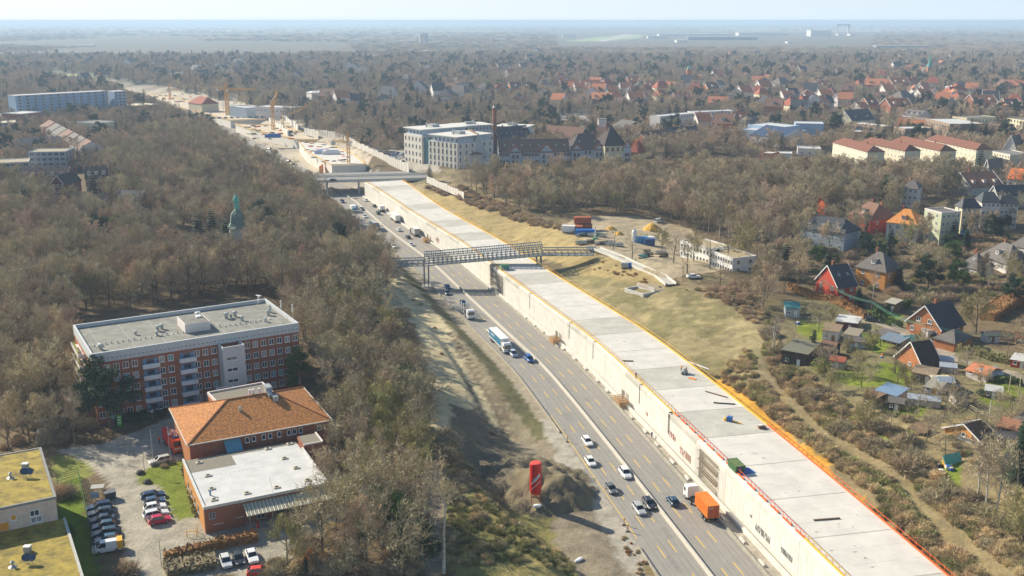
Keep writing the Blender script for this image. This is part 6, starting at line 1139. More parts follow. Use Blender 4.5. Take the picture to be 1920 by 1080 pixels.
# ------------------------------------------------------------------ silo and things beside the motorway
p = P(1004, 953, .2); gz = tz1(p.x, p.y); t = thing('silo', 'tall bright red mortar silo with a white slanting label standing on legs', 'silo', (p.x, p.y, gz)); c_ = 1.18
m = MB(); m.lathe([(c_ * .55, 1.0), (c_, 1.8), (c_, 7.6), (c_ * .96, 7.8), (c_ * .9, 7.85)], 20); m.build('tank', REDP, t); m = MB(); m.lathe([(c_ * .93, 7.85), (c_ * .85, 7.92), (.2, 8.0)], 20); m.build('lid', M('red_lid', (.72, .08, .06)), t)
for i in range(4): an = rad(45 + 90 * i); m = MB(); m.bar((math.cos(an) * c_ * .95, math.sin(an) * c_ * .95, -.5), (math.cos(an) * c_ * .95, math.sin(an) * c_ * .95, 2.2), .16); m.build('leg', REDP, t)
def on_cyl(u, z): an = -math.pi / 2 + u; return (math.cos(an) * (c_ + .02), math.sin(an) * (c_ + .02), z)
m = MB(); n = 12
for i in range(n):
    u0, u1 = -.8 + 1.6 * i / n, -.8 + 1.6 * (i + 1) / n; z0, z1 = 3.5 + 1.9 * i / n, 3.5 + 1.9 * (i + 1) / n; hh = .85 if .1 < i / n < .85 else .35
    m.add([on_cyl(u0, z0), on_cyl(u1, z1), on_cyl(u1, z1 + hh), on_cyl(u0, z0 + hh)], [(0,1,2,3)]); m.add([on_cyl(u0, z0 - 1.1), on_cyl(u1, z1 - 1.1), on_cyl(u1, z1 - .95), on_cyl(u0, z0 - .95)], [(0,1,2,3)])
lb = m.build('label_plate', WHITEP, t); c_ += .02; m = MB()
for i in range(9):
    u0 = -.62 + i * .13; z0 = 3.85 + (u0 + .8) / 1.6 * 1.9
    for du, za, zb in ((0, 0, .5), (.07, 0, .5)): 
        if (i + int(du > 0)) % 4 != 3: m.add([on_cyl(u0 + du, z0 + za), on_cyl(u0 + du + .03, z0 + za + .04), on_cyl(u0 + du + .03, z0 + zb + .04), on_cyl(u0 + du, z0 + zb)], [(0,1,2,3)])
    m.add([on_cyl(u0, z0 + (.22 if i % 2 else .42)), on_cyl(u0 + .08, z0 + (.26 if i % 2 else .46)), on_cyl(u0 + .08, z0 + (.34 if i % 2 else .54)), on_cyl(u0, z0 + (.30 if i % 2 else .5))], [(0,1,2,3)])
m.build('lettering', M('navy_letter', (.05, .06, .2)), lb)
p = P(1007, 964, .2); t = thing('sand_bag', 'white bag lying at the foot of the red silo', 'bag', (p.x, p.y, tz1(p.x, p.y)), .2); m = MB(); m.lathe([(.5, 0), (.75, .25), (.6, .55), (.2, .65)], 8); o = m.build('sack', WHITEP, t); o.scale = (1.4, .7, 1)
p = P(1086, 1037, 2); t = thing('sand_bag', 'white bag on the grass slope left of the dirt track', 'bag', (p.x, p.y, tz1(p.x, p.y)), .8); m = MB(); m.lathe([(.5, 0), (.75, .25), (.6, .55), (.2, .65)], 8); o = m.build('sack', WHITEP, t); o.scale = (1.6, .6, .8)
for x, y, lb in ((1064, 829, 'orange and white road beacon at the top of the dirt yard entrance'), (1170, 985, 'orange and white road beacon, upper of the pair at the lane edge'), (1177, 997, 'orange and white road beacon, lower of the pair at the lane edge')):
    p = P(x, y, 0); t = thing('road_beacon', lb, 'beacon', p); m = MB(); m.box(-.35, -.25, 0, .35, .25, .12); m.build('foot', BLACK, t); m = MB()
    for i in range(6): m.box(-.14, -.03, .12 + i * .2, .14, .03, .32 + i * .2, i % 2)
    m.build('board', [WHITEP, ORANGE], t); m = MB(); m.box(-.12, -.1, 1.32, .12, .1, 1.6); m.build('lamp', YELP, t)
# wooden work platforms at the wall
for i, (x, y, s_) in enumerate([(1163, 752, 1.3), (1043, 637, 1.0), (811, 449, 1.1), (757, 412, .9)]):
    s, t_ = stp(x, y, 1); p = at(s, wallT(s) - 2.0, 0); t = thing('work_platform', ['stacked orange brown timber frames at the foot of the tunnel wall', 'small timber rack at the tunnel wall below the footbridge', 'timber rack at the tunnel wall just above the footbridge', 'timber rack at the tunnel wall beside the long white box truck'][i], 'timber rack', (p.x, p.y, 0), heading(s)); m = MB()
    for z in (.3, .9, 1.5):
        for j in range(5): m.bar((-2 * s_, -1.2 + j * .6, z), (2 * s_, -1.2 + j * .6, z), .2, .14)
        for j in range(5): m.bar((-2 * s_ + j * s_, -1.3, z + .2), (-2 * s_ + j * s_, 1.3, z + .2), .14)
    m.build('frame', M('raw_timber', (.50, .30, .14), var=.2), t); m = MB(); [m.bar((1.0 + j * .8, -1.2, 0), (1.0 + j * .8, -1.2, 3.2), .2) for j in range(3)]; m.build('post', CONCD, t)
# downpipes on the wall
for i, (x, y) in enumerate([(1152, 790), (1260, 782), (1203, 728), (1065, 612), (1108, 648), (997, 556)]):
    s, t_ = stp(x, y, ZT - 1); m = MB(); m.bar(at(s, wallT(s) - .08, ZT - .3), at(s, wallT(s) - .08, 3.0), .1); m.bar(at(s, wallT(s) + .8, ZT + .1), at(s, wallT(s) - .12, ZT + .05), .14); loc(m).build('downpipe', M('dark_pipe', (.08, .08, .08)), tun)
# things lying on the tunnel roof
def roofthing(name, label, cat, px, py, rz=0): p = onroof(px, py); return thing(name, label, cat, p, rz)
t = roofthing('rubbish_container', 'dark green open rubbish container on the tunnel roof edge', 'container', 1380, 880, heading(stp(1380, 880)[0])); m = MB(); m.add([(-1.7, -.9, 0), (1.7, -.9, 0), (1.7, .9, 0), (-1.7, .9, 0), (-2.1, -1.1, 1.5), (2.1, -1.1, 1.5), (2.1, 1.1, 1.5), (-2.1, 1.1, 1.5)], [(0,3,2,1), (0,1,5,4), (1,2,6,5), (2,3,7,6), (3,0,4,7)]); m.build('tub', GREENP, t); m = MB(); m.box(-1.9, -.95, 1.25, 1.9, .95, 1.52); m.build('load', M('green_load', (.12, .18, .06), var=.5, scale=3), t)
t = roofthing('blue_sheet', 'flat blue plastic sheet beside the green container', 'sheet', 1398, 884, .4); m = MB(); m.box(-2, -1.2, 0, 1.6, 1.3, .06); m.build('sheet', BLUEM, t)
t = roofthing('concrete_machine', 'grey white machine between two workers on the tunnel roof', 'machine', 1282, 701, .3); m = MB(); m.box(-.9, -.5, .25, .9, .5, .9); m.lathe([(.35, .9), (.5, 1.3), (.3, 1.5)], 8, (.3, 0)); m.build('body', GREYW, t); m = MB(); [m.tube((x, -.6, .22), (x, .6, .22), .22) for x in (-.6, .6)]; m.build('wheel', BLACK, t)
t = roofthing('orange_mat', 'small orange mat lying beside the machine on the tunnel roof', 'mat', 1298, 710, -.8); m = MB(); m.box(-1.1, -.5, 0, 1.1, .5, .06); m.build('mat', ORANGE, t)
t = roofthing('blue_pump', 'blue and yellow pump with a hose on the tunnel roof', 'pump', 1370, 790, -.5); m = MB(); m.box(-.8, -.5, .1, .3, .5, 1.1); m.build('body', BLUEM, t); m = MB(); m.lathe([(.4, 0), (.5, .5), (.2, .7)], 8, (-1.2, 0)); m.bar((.3, 0, .2), (2.6, -.4, .1), .25); m.build('hose', YELP, t)
t = roofthing('cardboard_box', 'small brown box pile near the right rail of the tunnel roof', 'box', 1425, 803, .2); m = MB(); m.box(-.4, -.4, 0, .4, .4, .8); m.box(.5, -.5, 0, 1.3, .4, .5); m.build('carton', WOOD, t); m = MB(); m.box(-.42, -.42, .8, .42, .42, .84); m.build('lid', WHITEP, t)
for px, py, ln, rz, mt, lb in ((1358, 757, 5, -.2, BLACK, 'long dark beam lying slanted on the tunnel roof by the orange soil'), (1343, 740, 6, -.75, WOOD, 'thin plank lying above the dark beam on the tunnel roof'), (1550, 974, 5, .15, WOOD, 'brown plank lying at a slab joint near the bottom of the tunnel roof'), (1177, 677, 3, -.1, M('dirt_pile', (.16, .13, .08)), 'flat dark heap of debris on the tunnel roof'), (1308, 685, 8, -.95, WHITEP, 'white pipe along the right edge of the tunnel roof')):
    t = roofthing('plank', lb, 'beam', px, py, rz); m = MB(); m.box(-ln / 2, -.15, 0, ln / 2, .15, .2); m.box(-ln / 2 + .5, -.45 if ln < 4 else -.2, 0, ln / 2 - .4, .12, .12); m.build('beam', mt, t)
t = roofthing('site_box', 'green site box on the tunnel roof in the shadow of the footbridge', 'box', 946, 505, .3); m = MB(); m.box(-1.5, -1, 0, 1.5, 1, 1.6); m.build('case', TEAL, t); m = MB(); m.box(-1.6, -1.1, 1.6, 1.6, 1.1, 1.72); m.build('lid', GREENP, t)
# ------------------------------------------------------------------ yard on the right plateau
def container(label, px, py, rz, mat, L_=6.1, z=10.5, H_=2.6, W_=2.5, zoff=0, name='container'):
    p = P(px, py, z); t = thing(name, label, 'container', (p.x, p.y, tz1(p.x, p.y) + zoff), rz); m = MB(); m.box(-L_/2, -W_/2, 0, L_/2, W_/2, H_)
    for i in range(int(L_ / .4)): m.box(-L_/2 + .1 + i * .4, -W_/2 - .04, .15, -L_/2 + .3 + i * .4, -W_/2 - .002, H_ - .15)
    m.build('case', mat, t); m = MB(); m.box(-L_/2 - .05, -W_/2 + .1, .15, -L_/2 - .003, W_/2 - .1, H_ - .15); [m.box(-L_/2 - .1, y, .2, -L_/2 - .051, y + .06, H_ - .2) for y in (-.6, -.1, .1, .6)]; m.build('door', mat, t); return t
RO = M('container_rust', (.42, .12, .05), var=.2); container('white container at the left end of the yard row', 1066, 436, -.3, WHITEP, 5.5); container('rust orange container standing on the ground beside the white one', 1081, 436, .0, RO, 5); container('rust red container stacked on top behind the blue one', 1092, 432, .02, RO, 7, zoff=2.6); container('bright blue container in front of the rust red stack', 1097, 441, .02, M('container_blue', (.01, .16, .55), rough=.5), 7.5)
container('container under the rust red one at the back', 1094, 433, .02, RO, 7)
container('blue container in the middle of the construction yard', 1203, 456, -.1, M('container_blue2', (.03, .25, .55), rough=.5), 4.5); container('dark blue container right of the middle blue one', 1217, 458, .1, M('container_navy', (.04, .10, .25)), 4); container('flat white tarpaulin stack behind the blue containers', 1224, 446, -.4, WHITEP, 4, H_=1.2)
p = P(1189, 455, 10.5); t = thing('water_tank', 'slim white upright tank beside the blue container', 'tank', (p.x, p.y, 10.5)); m = MB(); m.lathe([(1.0, 0), (1.0, 4.6), (.6, 5.1)], 12); m.build('shell', WHITEP, t); m = MB(); m.lathe([(.6, 5.1), (.2, 5.3)], 10); m.build('lid', BLUEM, t)
p = P(1174, 499, 10.8); t = thing('tank', 'grey and blue tank lying on the dry grass bank', 'tank', (p.x, p.y, tz1(p.x, p.y)), -.1); m = MB(); m.tube((-1.8, 0, 1.1), (.8, 0, 1.1), 1.1, n=14); m.build('shell', GREYW, t); m = MB(); m.tube((.8, 0, 1.1), (1.9, 0, 1.1), 1.0, n=14); m.build('end_cap', BLUEM, t)
p = P(1116, 450, 10.5); t = thing('white_mast', 'white leaning mast with a green base in front of the pipe piles', 'mast', (p.x, p.y, 10.5)); m = MB(); m.tube((0, 0, 0), (0, 0, 6), .5, .12, n=6); m.build('pole', WHITEP, t); m = MB(); m.box(-.9, -.5, 0, .9, .5, .9); m.build('base', M('bright_green', (.03, .4, .1)), t)
for i in range(34):
    x = R.uniform(1088, 1140) if i < 14 else R.uniform(1080, 1180) if i < 26 else R.uniform(1205, 1245); y = R.uniform(440, 448) if i < 14 else 455 + (x - 1080) * .10 + R.uniform(-2, 2) if i < 26 else R.uniform(476, 492); p = P(x, y, 10.5)
    t = thing('scaffold_stack', 'stack of grey scaffold parts lying in the construction yard', 'scaffold stack', (p.x, p.y, tz1(p.x, p.y)), R.uniform(-.5, .5), 'stacks of scaffold parts in the yard'); m = MB()
    for j in range(10): m.bar((-1.6 + R.uniform(-.3, .3), R.uniform(-1, 1), .15 + j * .12), (1.6 + R.uniform(-.3, .3), R.uniform(-1, 1), .15 + j * .13 + R.uniform(0, .3)), .14)
    m.build('tube_bundle', R.choice([METAL, METAL, GREYW, TEAL, BLACK]), t); m = MB(); m.box(-1.6, -1, 0, 1.6, 1, .15); m.build('pallet', WOOD, t)
for p1, p2, lb in (((1276, 452), (1330, 468), 'white two storey portacabin row behind the bare trees'), ((1332, 471), (1374, 486), 'white two storey portacabin at the right end of the row')):
    house(lb, p1, p2, 7.5, 5.6, 0, 10.5, WHITEP, M('sandy_roof', (.44, .36, .22)), flat=2, floors=2, wins=(9, 2), ws='d', wsz=(1.0, 1.2), name='portacabin', cat='portacabin')
for x, y, s_, lb in ((1145, 432, 3, 'left ochre sand heap at the wood edge'), (1160, 441, 2.6, 'bright ochre sand heap right of the left heap'), (1222, 430, 4, 'broad pale sand heap behind the blue containers')):
    p = P(x, y, 10.5); t = thing('sand_heap', lb, 'sand heap', (p.x, p.y, 10.3)); m = MB(); m.lathe([(s_, 0), (s_ * .8, s_ * .25), (s_ * .35, s_ * .6), (.2, s_ * .72)], 10); m.build('heap', SOILO, t)
# concrete pit walls with graffiti
a, L_, rz = frame2((1171, 540), (1206, 551), 10.2); t = thing('concrete_pit', 'open concrete box structure with colourful graffiti on its walls', 'concrete structure', (a.x, a.y, 8), rz); D_ = 11
m = MB(); m.box(0, 0, -1, L_, .35, 2.2); m.box(0, .35, -1, .35, D_ * .5, 2.2); m.box(L_ - .35, .35, -1, L_, D_, 2.2); m.box(.35, D_ * .5 - .35, -1, L_ - .35, D_ * .5, 3.2); m.build('wall', CONC, t)
m = MB(); m.box(.36, D_ * .5 + .002, 1.8, L_ - .36, D_ * 1.1, 2.3); m.build('concrete_roof', M('brown_concrete', (.32, .26, .17)), t)
m = MB(); rr = random.Random(4)
for i in range(8):
    y = .8 + i * 1.05; m.bar((L_ + .03, y, .3), (L_ + .03, y + .4, 1.6), .02, .26); m.bar((L_ + .03, y + .4, 1.6), (L_ + .03, y + .8, .4), .02, .26); m.bar((L_ + .03, y + .1, .9), (L_ + .03, y + .8, 1.0), .02, .22)
m.build('graffiti', M('blue_spray', (.0, .30, .55)), t); m = MB()
for i in range(6): x = .5 + i * .9; m.bar((x, -.03, .2), (x + .5, -.03, 1.0), .4, .02); m.bar((x, -.03, .3), (x + .8, -.03, .3), .02, .5)
m.build('graffiti', M('green_spray', (.42, .65, .10)), t); m = MB()
for i in range(7): x = .8 + i * .7; m.bar((x, D_ * .5 - .38, 2.3), (x + .5, D_ * .5 - .38, 3.1), .02, .2)
m.build('graffiti', PINKP, t)
# ------------------------------------------------------------------ allotment sheds
sh = [((1474, 577), (1500, 578), 5, 2.6, BLUEW, TEAL, 'pale blue shed with a green roof at the hedge'), ((1567, 601), (1607, 606), 7, 2.8, M('dark_red_boards', (.22, .07, .05)), FELTL, 'brown shed with a big cream flat roof'), ((1543, 618), (1572, 622), 5, 2.6, WHITE, M('brown_felt', (.26, .19, .12)), 'shed with a patched brown and blue roof'),
      ((1583, 626), (1608, 630), 5, 2.6, BLUEW, M('grey_brown_felt', (.28, .24, .18)), 'small pale blue shed with a brownish roof'), ((1633, 622), (1659, 630), 6, 2.6, BLACK, GREYR, 'open dark carport with a grey ribbed roof'), ((1650, 634), (1686, 643), 5, 2.6, BLACK, M('blue_grey_sheet', (.16, .21, .27)), 'open shelter with a blue grey roof beside the lane'),
      ((1467, 655), (1514, 664), 9, 2.8, DARKW, M('olive_felt', (.17, .165, .12)), 'wide low shed with an olive grey felt roof by the round bush'), ((1537, 649), (1563, 654), 5, 2.8, DARKW, TILEB, 'dark shed with a small brown roof behind the blue parasol'), ((1712, 696), (1752, 704), 6, 2.7, WOOD, M('light_brown_felt', (.28, .21, .14)), 'brown timber shed with a light brown roof below the steep dark roof'),
      ((1733, 724), (1760, 730), 7, 2.8, WHITE, M('warm_grey_felt', (.30, .28, .23)), 'white and wood shed with a warm grey roof and orange door'), ((1761, 722), (1793, 722), 5, 2.4, DARKW, CREAM, 'dark shed with a cream roof next to the wood and white shed'), ((1812, 692), (1850, 703), 7, 2.8, WHITE, ORT, 'white summer house with an orange roof'),
      ((1852, 705), (1880, 700), 5, 2.4, DARKW, M('pale_blue_sheet', (.45, .55, .58)), 'dark shed with a pale blue roof beside the white summer house'), ((1643, 731), (1681, 742), 5, 2.8, M('salmon_white', (.62, .40, .34)), M('blue_sheet_roof', (.17, .26, .38)), 'red and white shed with a bluish sheet roof on the lawn'), ((1620, 741), (1640, 748), 4, 2.2, WOOD, WOOD, 'weathered low wooden shed left of the bluish roof'),
      ((1896, 673), (1925, 678), 6, 2.8, REDW, FELTL, 'red cabin with a white flat roof at the right edge'), ((1872, 797), (1909, 806), 6, 2.9, WOOD, M('mossy_red_tiles', (.30, .15, .09), var=.3), 'brown timber cabin with a mossy red roof at the right edge'), ((1903, 786), (1930, 794), 5, 2.6, WOOD, GREYR, 'grey roofed shed behind the brown timber cabin'),
      ((1796, 815), (1838, 829), 4.5, 2.6, WHITE, M('sand_flat_roof', (.40, .34, .24)), 'long low white shed with a sandy flat roof'), ((1899, 833), (1930, 842), 5, 2.8, ORW, TILEB, 'bright orange yellow cabin at the right edge'), ((1705, 803), (1733, 812), 3, 1.6, CREAM, WOOD, 'cream garden enclosure with an open dark top'), ((1880, 866), (1915, 874), 6, 2.4, GREYW, SLATE, 'collapsed grey shed at the right edge beneath the orange cabin'),
      ((1660, 566), (1678, 570), 4, 2.4, WOOD, M('pale_felt', (.36, .34, .28)), 'little brown shed behind the green hedge'), ((1787, 636), (1807, 640), 5, 2.4, DARKW, TEAL, 'dark carport on the lane beside the garage')]
for p1, p2, dp, eh, w_, r_, lb in sh:
    a, L_, rz = frame2(p1, p2, 10.4 + eh); tilt = 'flat' not in lb and 'carport' not in lb
    t = thing('garden_shed', lb, 'shed', (a.x, a.y, tz1(a.x, a.y)), rz); footprint(a, rz, L_, dp, 1); gzz = t.location.z; h = 10.4 + eh - gzz
    m = MB(); op = 'open' in lb or 'carport' in lb
    if op: [m.box(x, y, -.5, x + .15, y + .15, h) for x in (.1, L_ - .3) for y in (.1, dp - .3)]; m.box(0, dp - .2, -.5, L_, dp - .05, h - .1)
    else: m.box(0, 0, -.6, L_, dp, h - .05)
    m.build('wall', w_, t); m = MB(); k = .6 if tilt else 0
    if any(q in lb for q in ('summer', 'mossy', 'yellow cabin', 'light brown', 'small brown')): gable(m, L_, dp, h, 1.1, .3)
    else: m.add([(-.3, -.3, h), (L_ + .3, -.3, h), (L_ + .3, dp + .3, h + k), (-.3, dp + .3, h + k), (-.3, -.3, h - .12), (L_ + .3, -.3, h - .12), (L_ + .3, dp + .3, h + k - .12), (-.3, dp + .3, h + k - .12)], [(0,1,2,3), (7,6,5,4), (0,4,5,1), (1,5,6,2), (2,6,7,3), (3,7,4,0)])
    m.build('roof', r_, t)
    if not op:
        window(t, 'f', L_, dp, L_ * .15, .9, .9, .8); m = MB(); m.box(L_ * .6, -.05, 0, L_ * .6 + .85, -.004, 1.9); m.build('door', M('orange_door', (.65, .33, .05)) if 'orange door' in lb or 'mossy' in lb else WHITEP if w_ is not WHITE else WOOD, t)
for i, (x, y, c1, c2, lb) in enumerate([(1590, 650, BLUEW, GREYR, 'small blue grey hut with a grey roof between the lawns'), (1700, 655, WOOD, TEAL, 'little wooden hut with a teal roof beside the lane'), (1665, 770, DARKW, GREYR, 'dark hut with a grey roof at the end of the dry lawn'), (1845, 758, WOOD, FELTL, 'wooden hut with a pale roof near the white pole'), (1790, 770, WHITE, SLATE, 'white hut with a dark roof by the garden path'), (1870, 850, DARKW, GREYR, 'dark low hut behind the pale birches'), (1555, 690, GREYW, TILER, 'grey hut with a red roof below the wide olive roofed shed'), (1850, 640, WHITE, GREYR, 'white hut with a grey roof on the far side of the lane'), (1905, 640, WOOD, ORT, 'wooden hut with an orange roof at the right edge'), (1760, 740, WOOD, BLUEW, 'brown hut with a pale blue roof beside the white shed')]):
    p = P(x, y, 10.4); t = thing('garden_hut', lb, 'shed', (p.x, p.y, tz1(p.x, p.y)), R.uniform(-.6, .3)); w_ = R.uniform(2.8, 4.2); m = MB(); m.box(0, 0, -.5, w_, 3, 2.1); m.build('wall', c1, t); m = MB(); gable(m, w_, 3, 2.1, .8, .3); m.build('roof', c2, t); m = MB(); m.box(w_ * .4, -.05, 0, w_ * .4 + .8, -.004, 1.8); m.build('door', WHITEP if c1 is not WHITE else WOOD, t); window(t, 'f', w_, 3, w_ * .08, .8, .7, .7)
    FOOT.append([(p.x - 3, p.y - 3), (p.x + 6, p.y - 3), (p.x + 6, p.y + 6), (p.x - 3, p.y + 6)])
t = house('steep dark A shaped roof house with a brick gable in the gardens', (1733, 690), (1765, 686), 8, 1.6, 5.2, 10.5, BRICKO, DARKW, floors=1, wins=(0, 1), sides='l', over=.5, chim=0, name='garden_house')
t = house('dark gabled roof with an orange gable above the long white shed', (1843, 830), (1872, 822), 7, 2.6, 2.4, 10.4, ORW, DARKW, floors=0, chim=0, name='garden_house', over=.5)
for px, py, L_, lb in ((1730, 768, 7, 'pinkish plastic greenhouse on the dry lawn'), (1776, 704, 4, 'small glass greenhouse by the white shed'), (1770, 690, 4, 'pale framed greenhouse right of the brown shed'), (1838, 712, 3.5, 'cream wooden frame beside the white summer house')):
    p = P(px, py, 10.4); t = thing('greenhouse', lb, 'greenhouse', (p.x, p.y, tz1(p.x, p.y)), -.35); m = MB(); m.box(-L_/2, -1.4, 0, L_/2, 1.4, 1.5); m.build('wall', M('pale_plastic', (.50, .45, .42), rough=.4, var=.15), t); m = MB(); gable(m, L_, 2.8, 1.5, .8, .05); m.v = [(x - L_/2, y - 1.4, z) for x, y, z in m.v]; m.build('roof', M('plastic_blue', (.42, .46, .52), rough=.3), t)
    m = MB(); [m.bar((-L_/2 + i * L_/5, -1.42, 0), (-L_/2 + i * L_/5, -1.42, 1.55), .07) for i in range(6)]; m.build('frame', WOOD, t)
p = P(1557, 668, 10.5); t = thing('parasol', 'open bright blue garden parasol', 'parasol', (p.x, p.y, tz1(p.x, p.y))); m = MB(); m.tube((0, 0, 0), (0, 0, 2.3), .04); m.build('pole', METAL, t); m = MB(); m.lathe([(1.9, 1.9), (1.85, 1.95), (.1, 2.6)], 8); m.build('canopy', M('parasol_blue', (.01, .20, .50)), t)
for px, py, w_, mt, lb in ((1643, 745, 0, WHITE, ''), (1789, 872, 2.2, M('mint_board', (.15, .45, .36)), 'mint green board leaning on a junk heap'), (1752, 672, 0, 0, '')):
    if w_: p = P(px, py, 10.4); t = thing('board', lb, 'board', (p.x, p.y, tz1(p.x, p.y)), .4); m = MB(); m.add([(-w_, 0, 0), (w_, 0, 0), (w_, 1, 1.8), (-w_, 1, 1.8), (-w_, .08, -.06), (w_, .08, -.06), (w_, 1.08, 1.74), (-w_, 1.08, 1.74)], [(0,1,2,3), (7,6,5,4), (0,4,5,1), (1,5,6,2), (3,7,4,0), (2,6,7,3)]); m.build('panel', mt, t)
JUNK = [WHITEP, YELP, WOOD, GREENP, ORANGE, BLUEM, BLACK, CREAM]
for i in range(26):
    if i < 12: x, y = R.uniform(1752, 1785), R.uniform(866, 880)
    else: x, y = R.choice([(R.uniform(1595, 1660), R.uniform(655, 680)), (R.uniform(1725, 1800), R.uniform(735, 760)), (R.uniform(1780, 1850), R.uniform(740, 790)), (R.uniform(1480, 1530), R.uniform(600, 640))])
    p = P(x, y, 10.4); t = thing('garden_clutter', 'small box or tub standing about in the allotment gardens', 'garden clutter', (p.x, p.y, tz1(p.x, p.y)), R.uniform(0, 3), 'small clutter in the allotments'); s = R.uniform(.3, .7); m = MB(); m.lathe([(s, 0), (s * 1.1, s * .5), (s * .9, s)], 5 if i % 2 else 4); m.build('tub', JUNK[i % 8], t); m = MB(); m.lathe([(s * .92, s + .004), (s * .5, s + .1)], 5 if i % 2 else 4); m.build('lid', JUNK[(i * 3) % 8], t)
# ------------------------------------------------------------------ fences, hedges, poles
def hedge(label, pts, z, h, w_, mat, name='hedge', seed=1, den=60):
    rr = np.random.RandomState(seed); pp = [P(x, y, z) for x, y in pts]; c = pp[0].copy(); gz = tz1(c.x, c.y); t = thing(name, label, 'hedge', (c.x, c.y, gz)); vs = []; core = MB()
    for a, b in zip(pp, pp[1:]):
        L_ = (b - a).length; n = int(L_ * den); d = (b - a).normalized(); nn = Vector((-d.y, d.x, 0)); za, zb = tz1(a.x, a.y) - gz, tz1(b.x, b.y) - gz
        a0, b0 = Vector((a.x - c.x, a.y - c.y, za + h * .45)), Vector((b.x - c.x, b.y - c.y, zb + h * .45)); core.bar(a0, b0, w_ * .8, h * .9)
        for k in range(n):
            f = rr.rand(); side = rr.rand(); u = (rr.rand() - .5) * w_ * 1.1; zz = h * rr.uniform(.75, 1.1) if side < .5 else h * rr.rand()
            if side >= .5: u = w_ * .5 * (1 if rr.rand() < .5 else -1) * rr.uniform(.8, 1.15)
            p = Vector((a.x - c.x, a.y - c.y, za)).lerp(Vector((b.x - c.x, b.y - c.y, zb)), f) + nn * u + Vector((0, 0, zz)); s = rr.uniform(.12, .3)
            q = [Vector(rr.normal(size=3)) * s for _ in range(3)]; vs += [p + q[0], p + q[1], p + q[2]]
    m = MB(); m.v = [tuple(v) for v in vs]; m.f = [(3*i, 3*i+1, 3*i+2) for i in range(len(vs) // 3)]; m.m = [0] * len(m.f); core.v and None
    m.add(core.v, core.f); m.build('foliage', mat, t); return t
hedge('clipped brown beech hedge along the small lower car park', [(308, 1052), (360, 1040), (430, 1022), (483, 1012)], ZL, 1.6, 1.6, HEDGEM); hedge('brown and grey bush bed below the clipped beech hedge', [(310, 1075), (345, 1066), (405, 1056)], ZL, 1.4, 4.5, M('bush_grey', (.22, .18, .10), var=.4), seed=2, den=90)
hedge('long rusty beech hedge along the back of the allotments', [(1478, 548), (1520, 562), (1570, 577), (1622, 598)], 10.5, 2.2, 1.5, HEDGEM, seed=3); hedge('green hedge in front of the brick gabled house', [(1630, 596), (1655, 602), (1690, 612)], 10.5, 1.8, 1.5, HEDGEG, seed=4); hedge('dark green hedge behind the lawn of the swing', [(1640, 588), (1680, 578), (1706, 568)], 10.5, 2, 1.2, HEDGEG, seed=5)
hedge('olive hedge beside the lane above the orange roofed summer house', [(1818, 655), (1860, 672), (1925, 692)], 10.5, 1.5, 3, M('olive_hedge', (.16, .15, .06), var=.3), seed=6); hedge('short green box hedge on the right lawn', [(1865, 722), (1915, 728)], 10.5, 1.3, 1.5, HEDGEG, seed=7); hedge('hedge along the front garden of the brick gabled house', [(1708, 622), (1750, 638), (1790, 650)], 10.5, 1.4, 1.3, HEDGEG, seed=8)
hedge('dark hedge beside the entrance of the brick block', [(215, 792), (262, 786), (310, 778)], ZL, 1.6, 2.4, M('dark_green_hedge', (.035, .055, .025), var=.3), seed=9)
hedge('rusty brown hedge slanting to the right edge beside the garages', [(1850, 600), (1885, 580), (1925, 562)], 10.5, 3, 5, HEDGEM, seed=10, den=90); hedge('flower bed with dry shrubs along the orange brick wall', [(352, 880), (364, 925), (378, 968)], ZL, .9, 2.0, M('dry_bed', (.30, .25, .10), var=.4), seed=11)
def fence(label, pts, z, h, mat, step=2.0, rails=2, name='fence'):
    pp = [P(x, y, z) for x, y in pts]; c = pp[0]; gz = tz1(c.x, c.y); t = thing(name, label, 'fence', (c.x, c.y, gz)); m = MB(); po = MB()
    for a, b in zip(pp, pp[1:]):
        n = max(1, int((b - a).length / step))
        for i in range(n):
            p, q = a.lerp(b, i / n), a.lerp(b, (i + 1) / n); p = Vector((p.x - c.x, p.y - c.y, tz1(p.x, p.y) - gz)); q = Vector((q.x - c.x, q.y - c.y, tz1(q.x, q.y) - gz))
            po.bar(p, p + Vector((0, 0, h)), .09)
            for k in range(rails): z_ = Vector((0, 0, h * (k + 1) / rails)); m.bar(p + z_, q + z_, .06, .10)
    m.build('rail', mat, t); po.build('post', mat, t); return t
fence('thin green mesh fence beside the left car row', [(148, 893), (158, 945), (170, 1000), (184, 1080)], ZL, 1.8, GREENP, 2.2, 5); fence('wire fence across the lawn by the green roofed building', [(108, 906), (148, 893)], ZL, 1.8, GREENP, 2.2, 4); fence('pale wooden fence at the garden with the white clutter', [(1817, 775), (1835, 784), (1853, 790)], 10.4, 1.0, CREAM, 1.5, 2)
fence('brown wooden fence along the lawn below the steep dark roof', [(1678, 692), (1700, 697), (1722, 706)], 10.4, 1.0, WOOD, 1.5, 3); fence('weathered fence along the garden path', [(1690, 820), (1740, 800), (1850, 745)], 10.4, .9, WOOD, 2, 2); fence('low railing along the garden lane', [(1672, 617), (1700, 628), (1706, 634)], 10.5, 1.1, GREYW, 1.5, 2); fence('white garden gate bars at the woodland steps', [(68, 832), (72, 812), (86, 812), (88, 832)], ZL, 1.0, WHITEP, 2, 2)
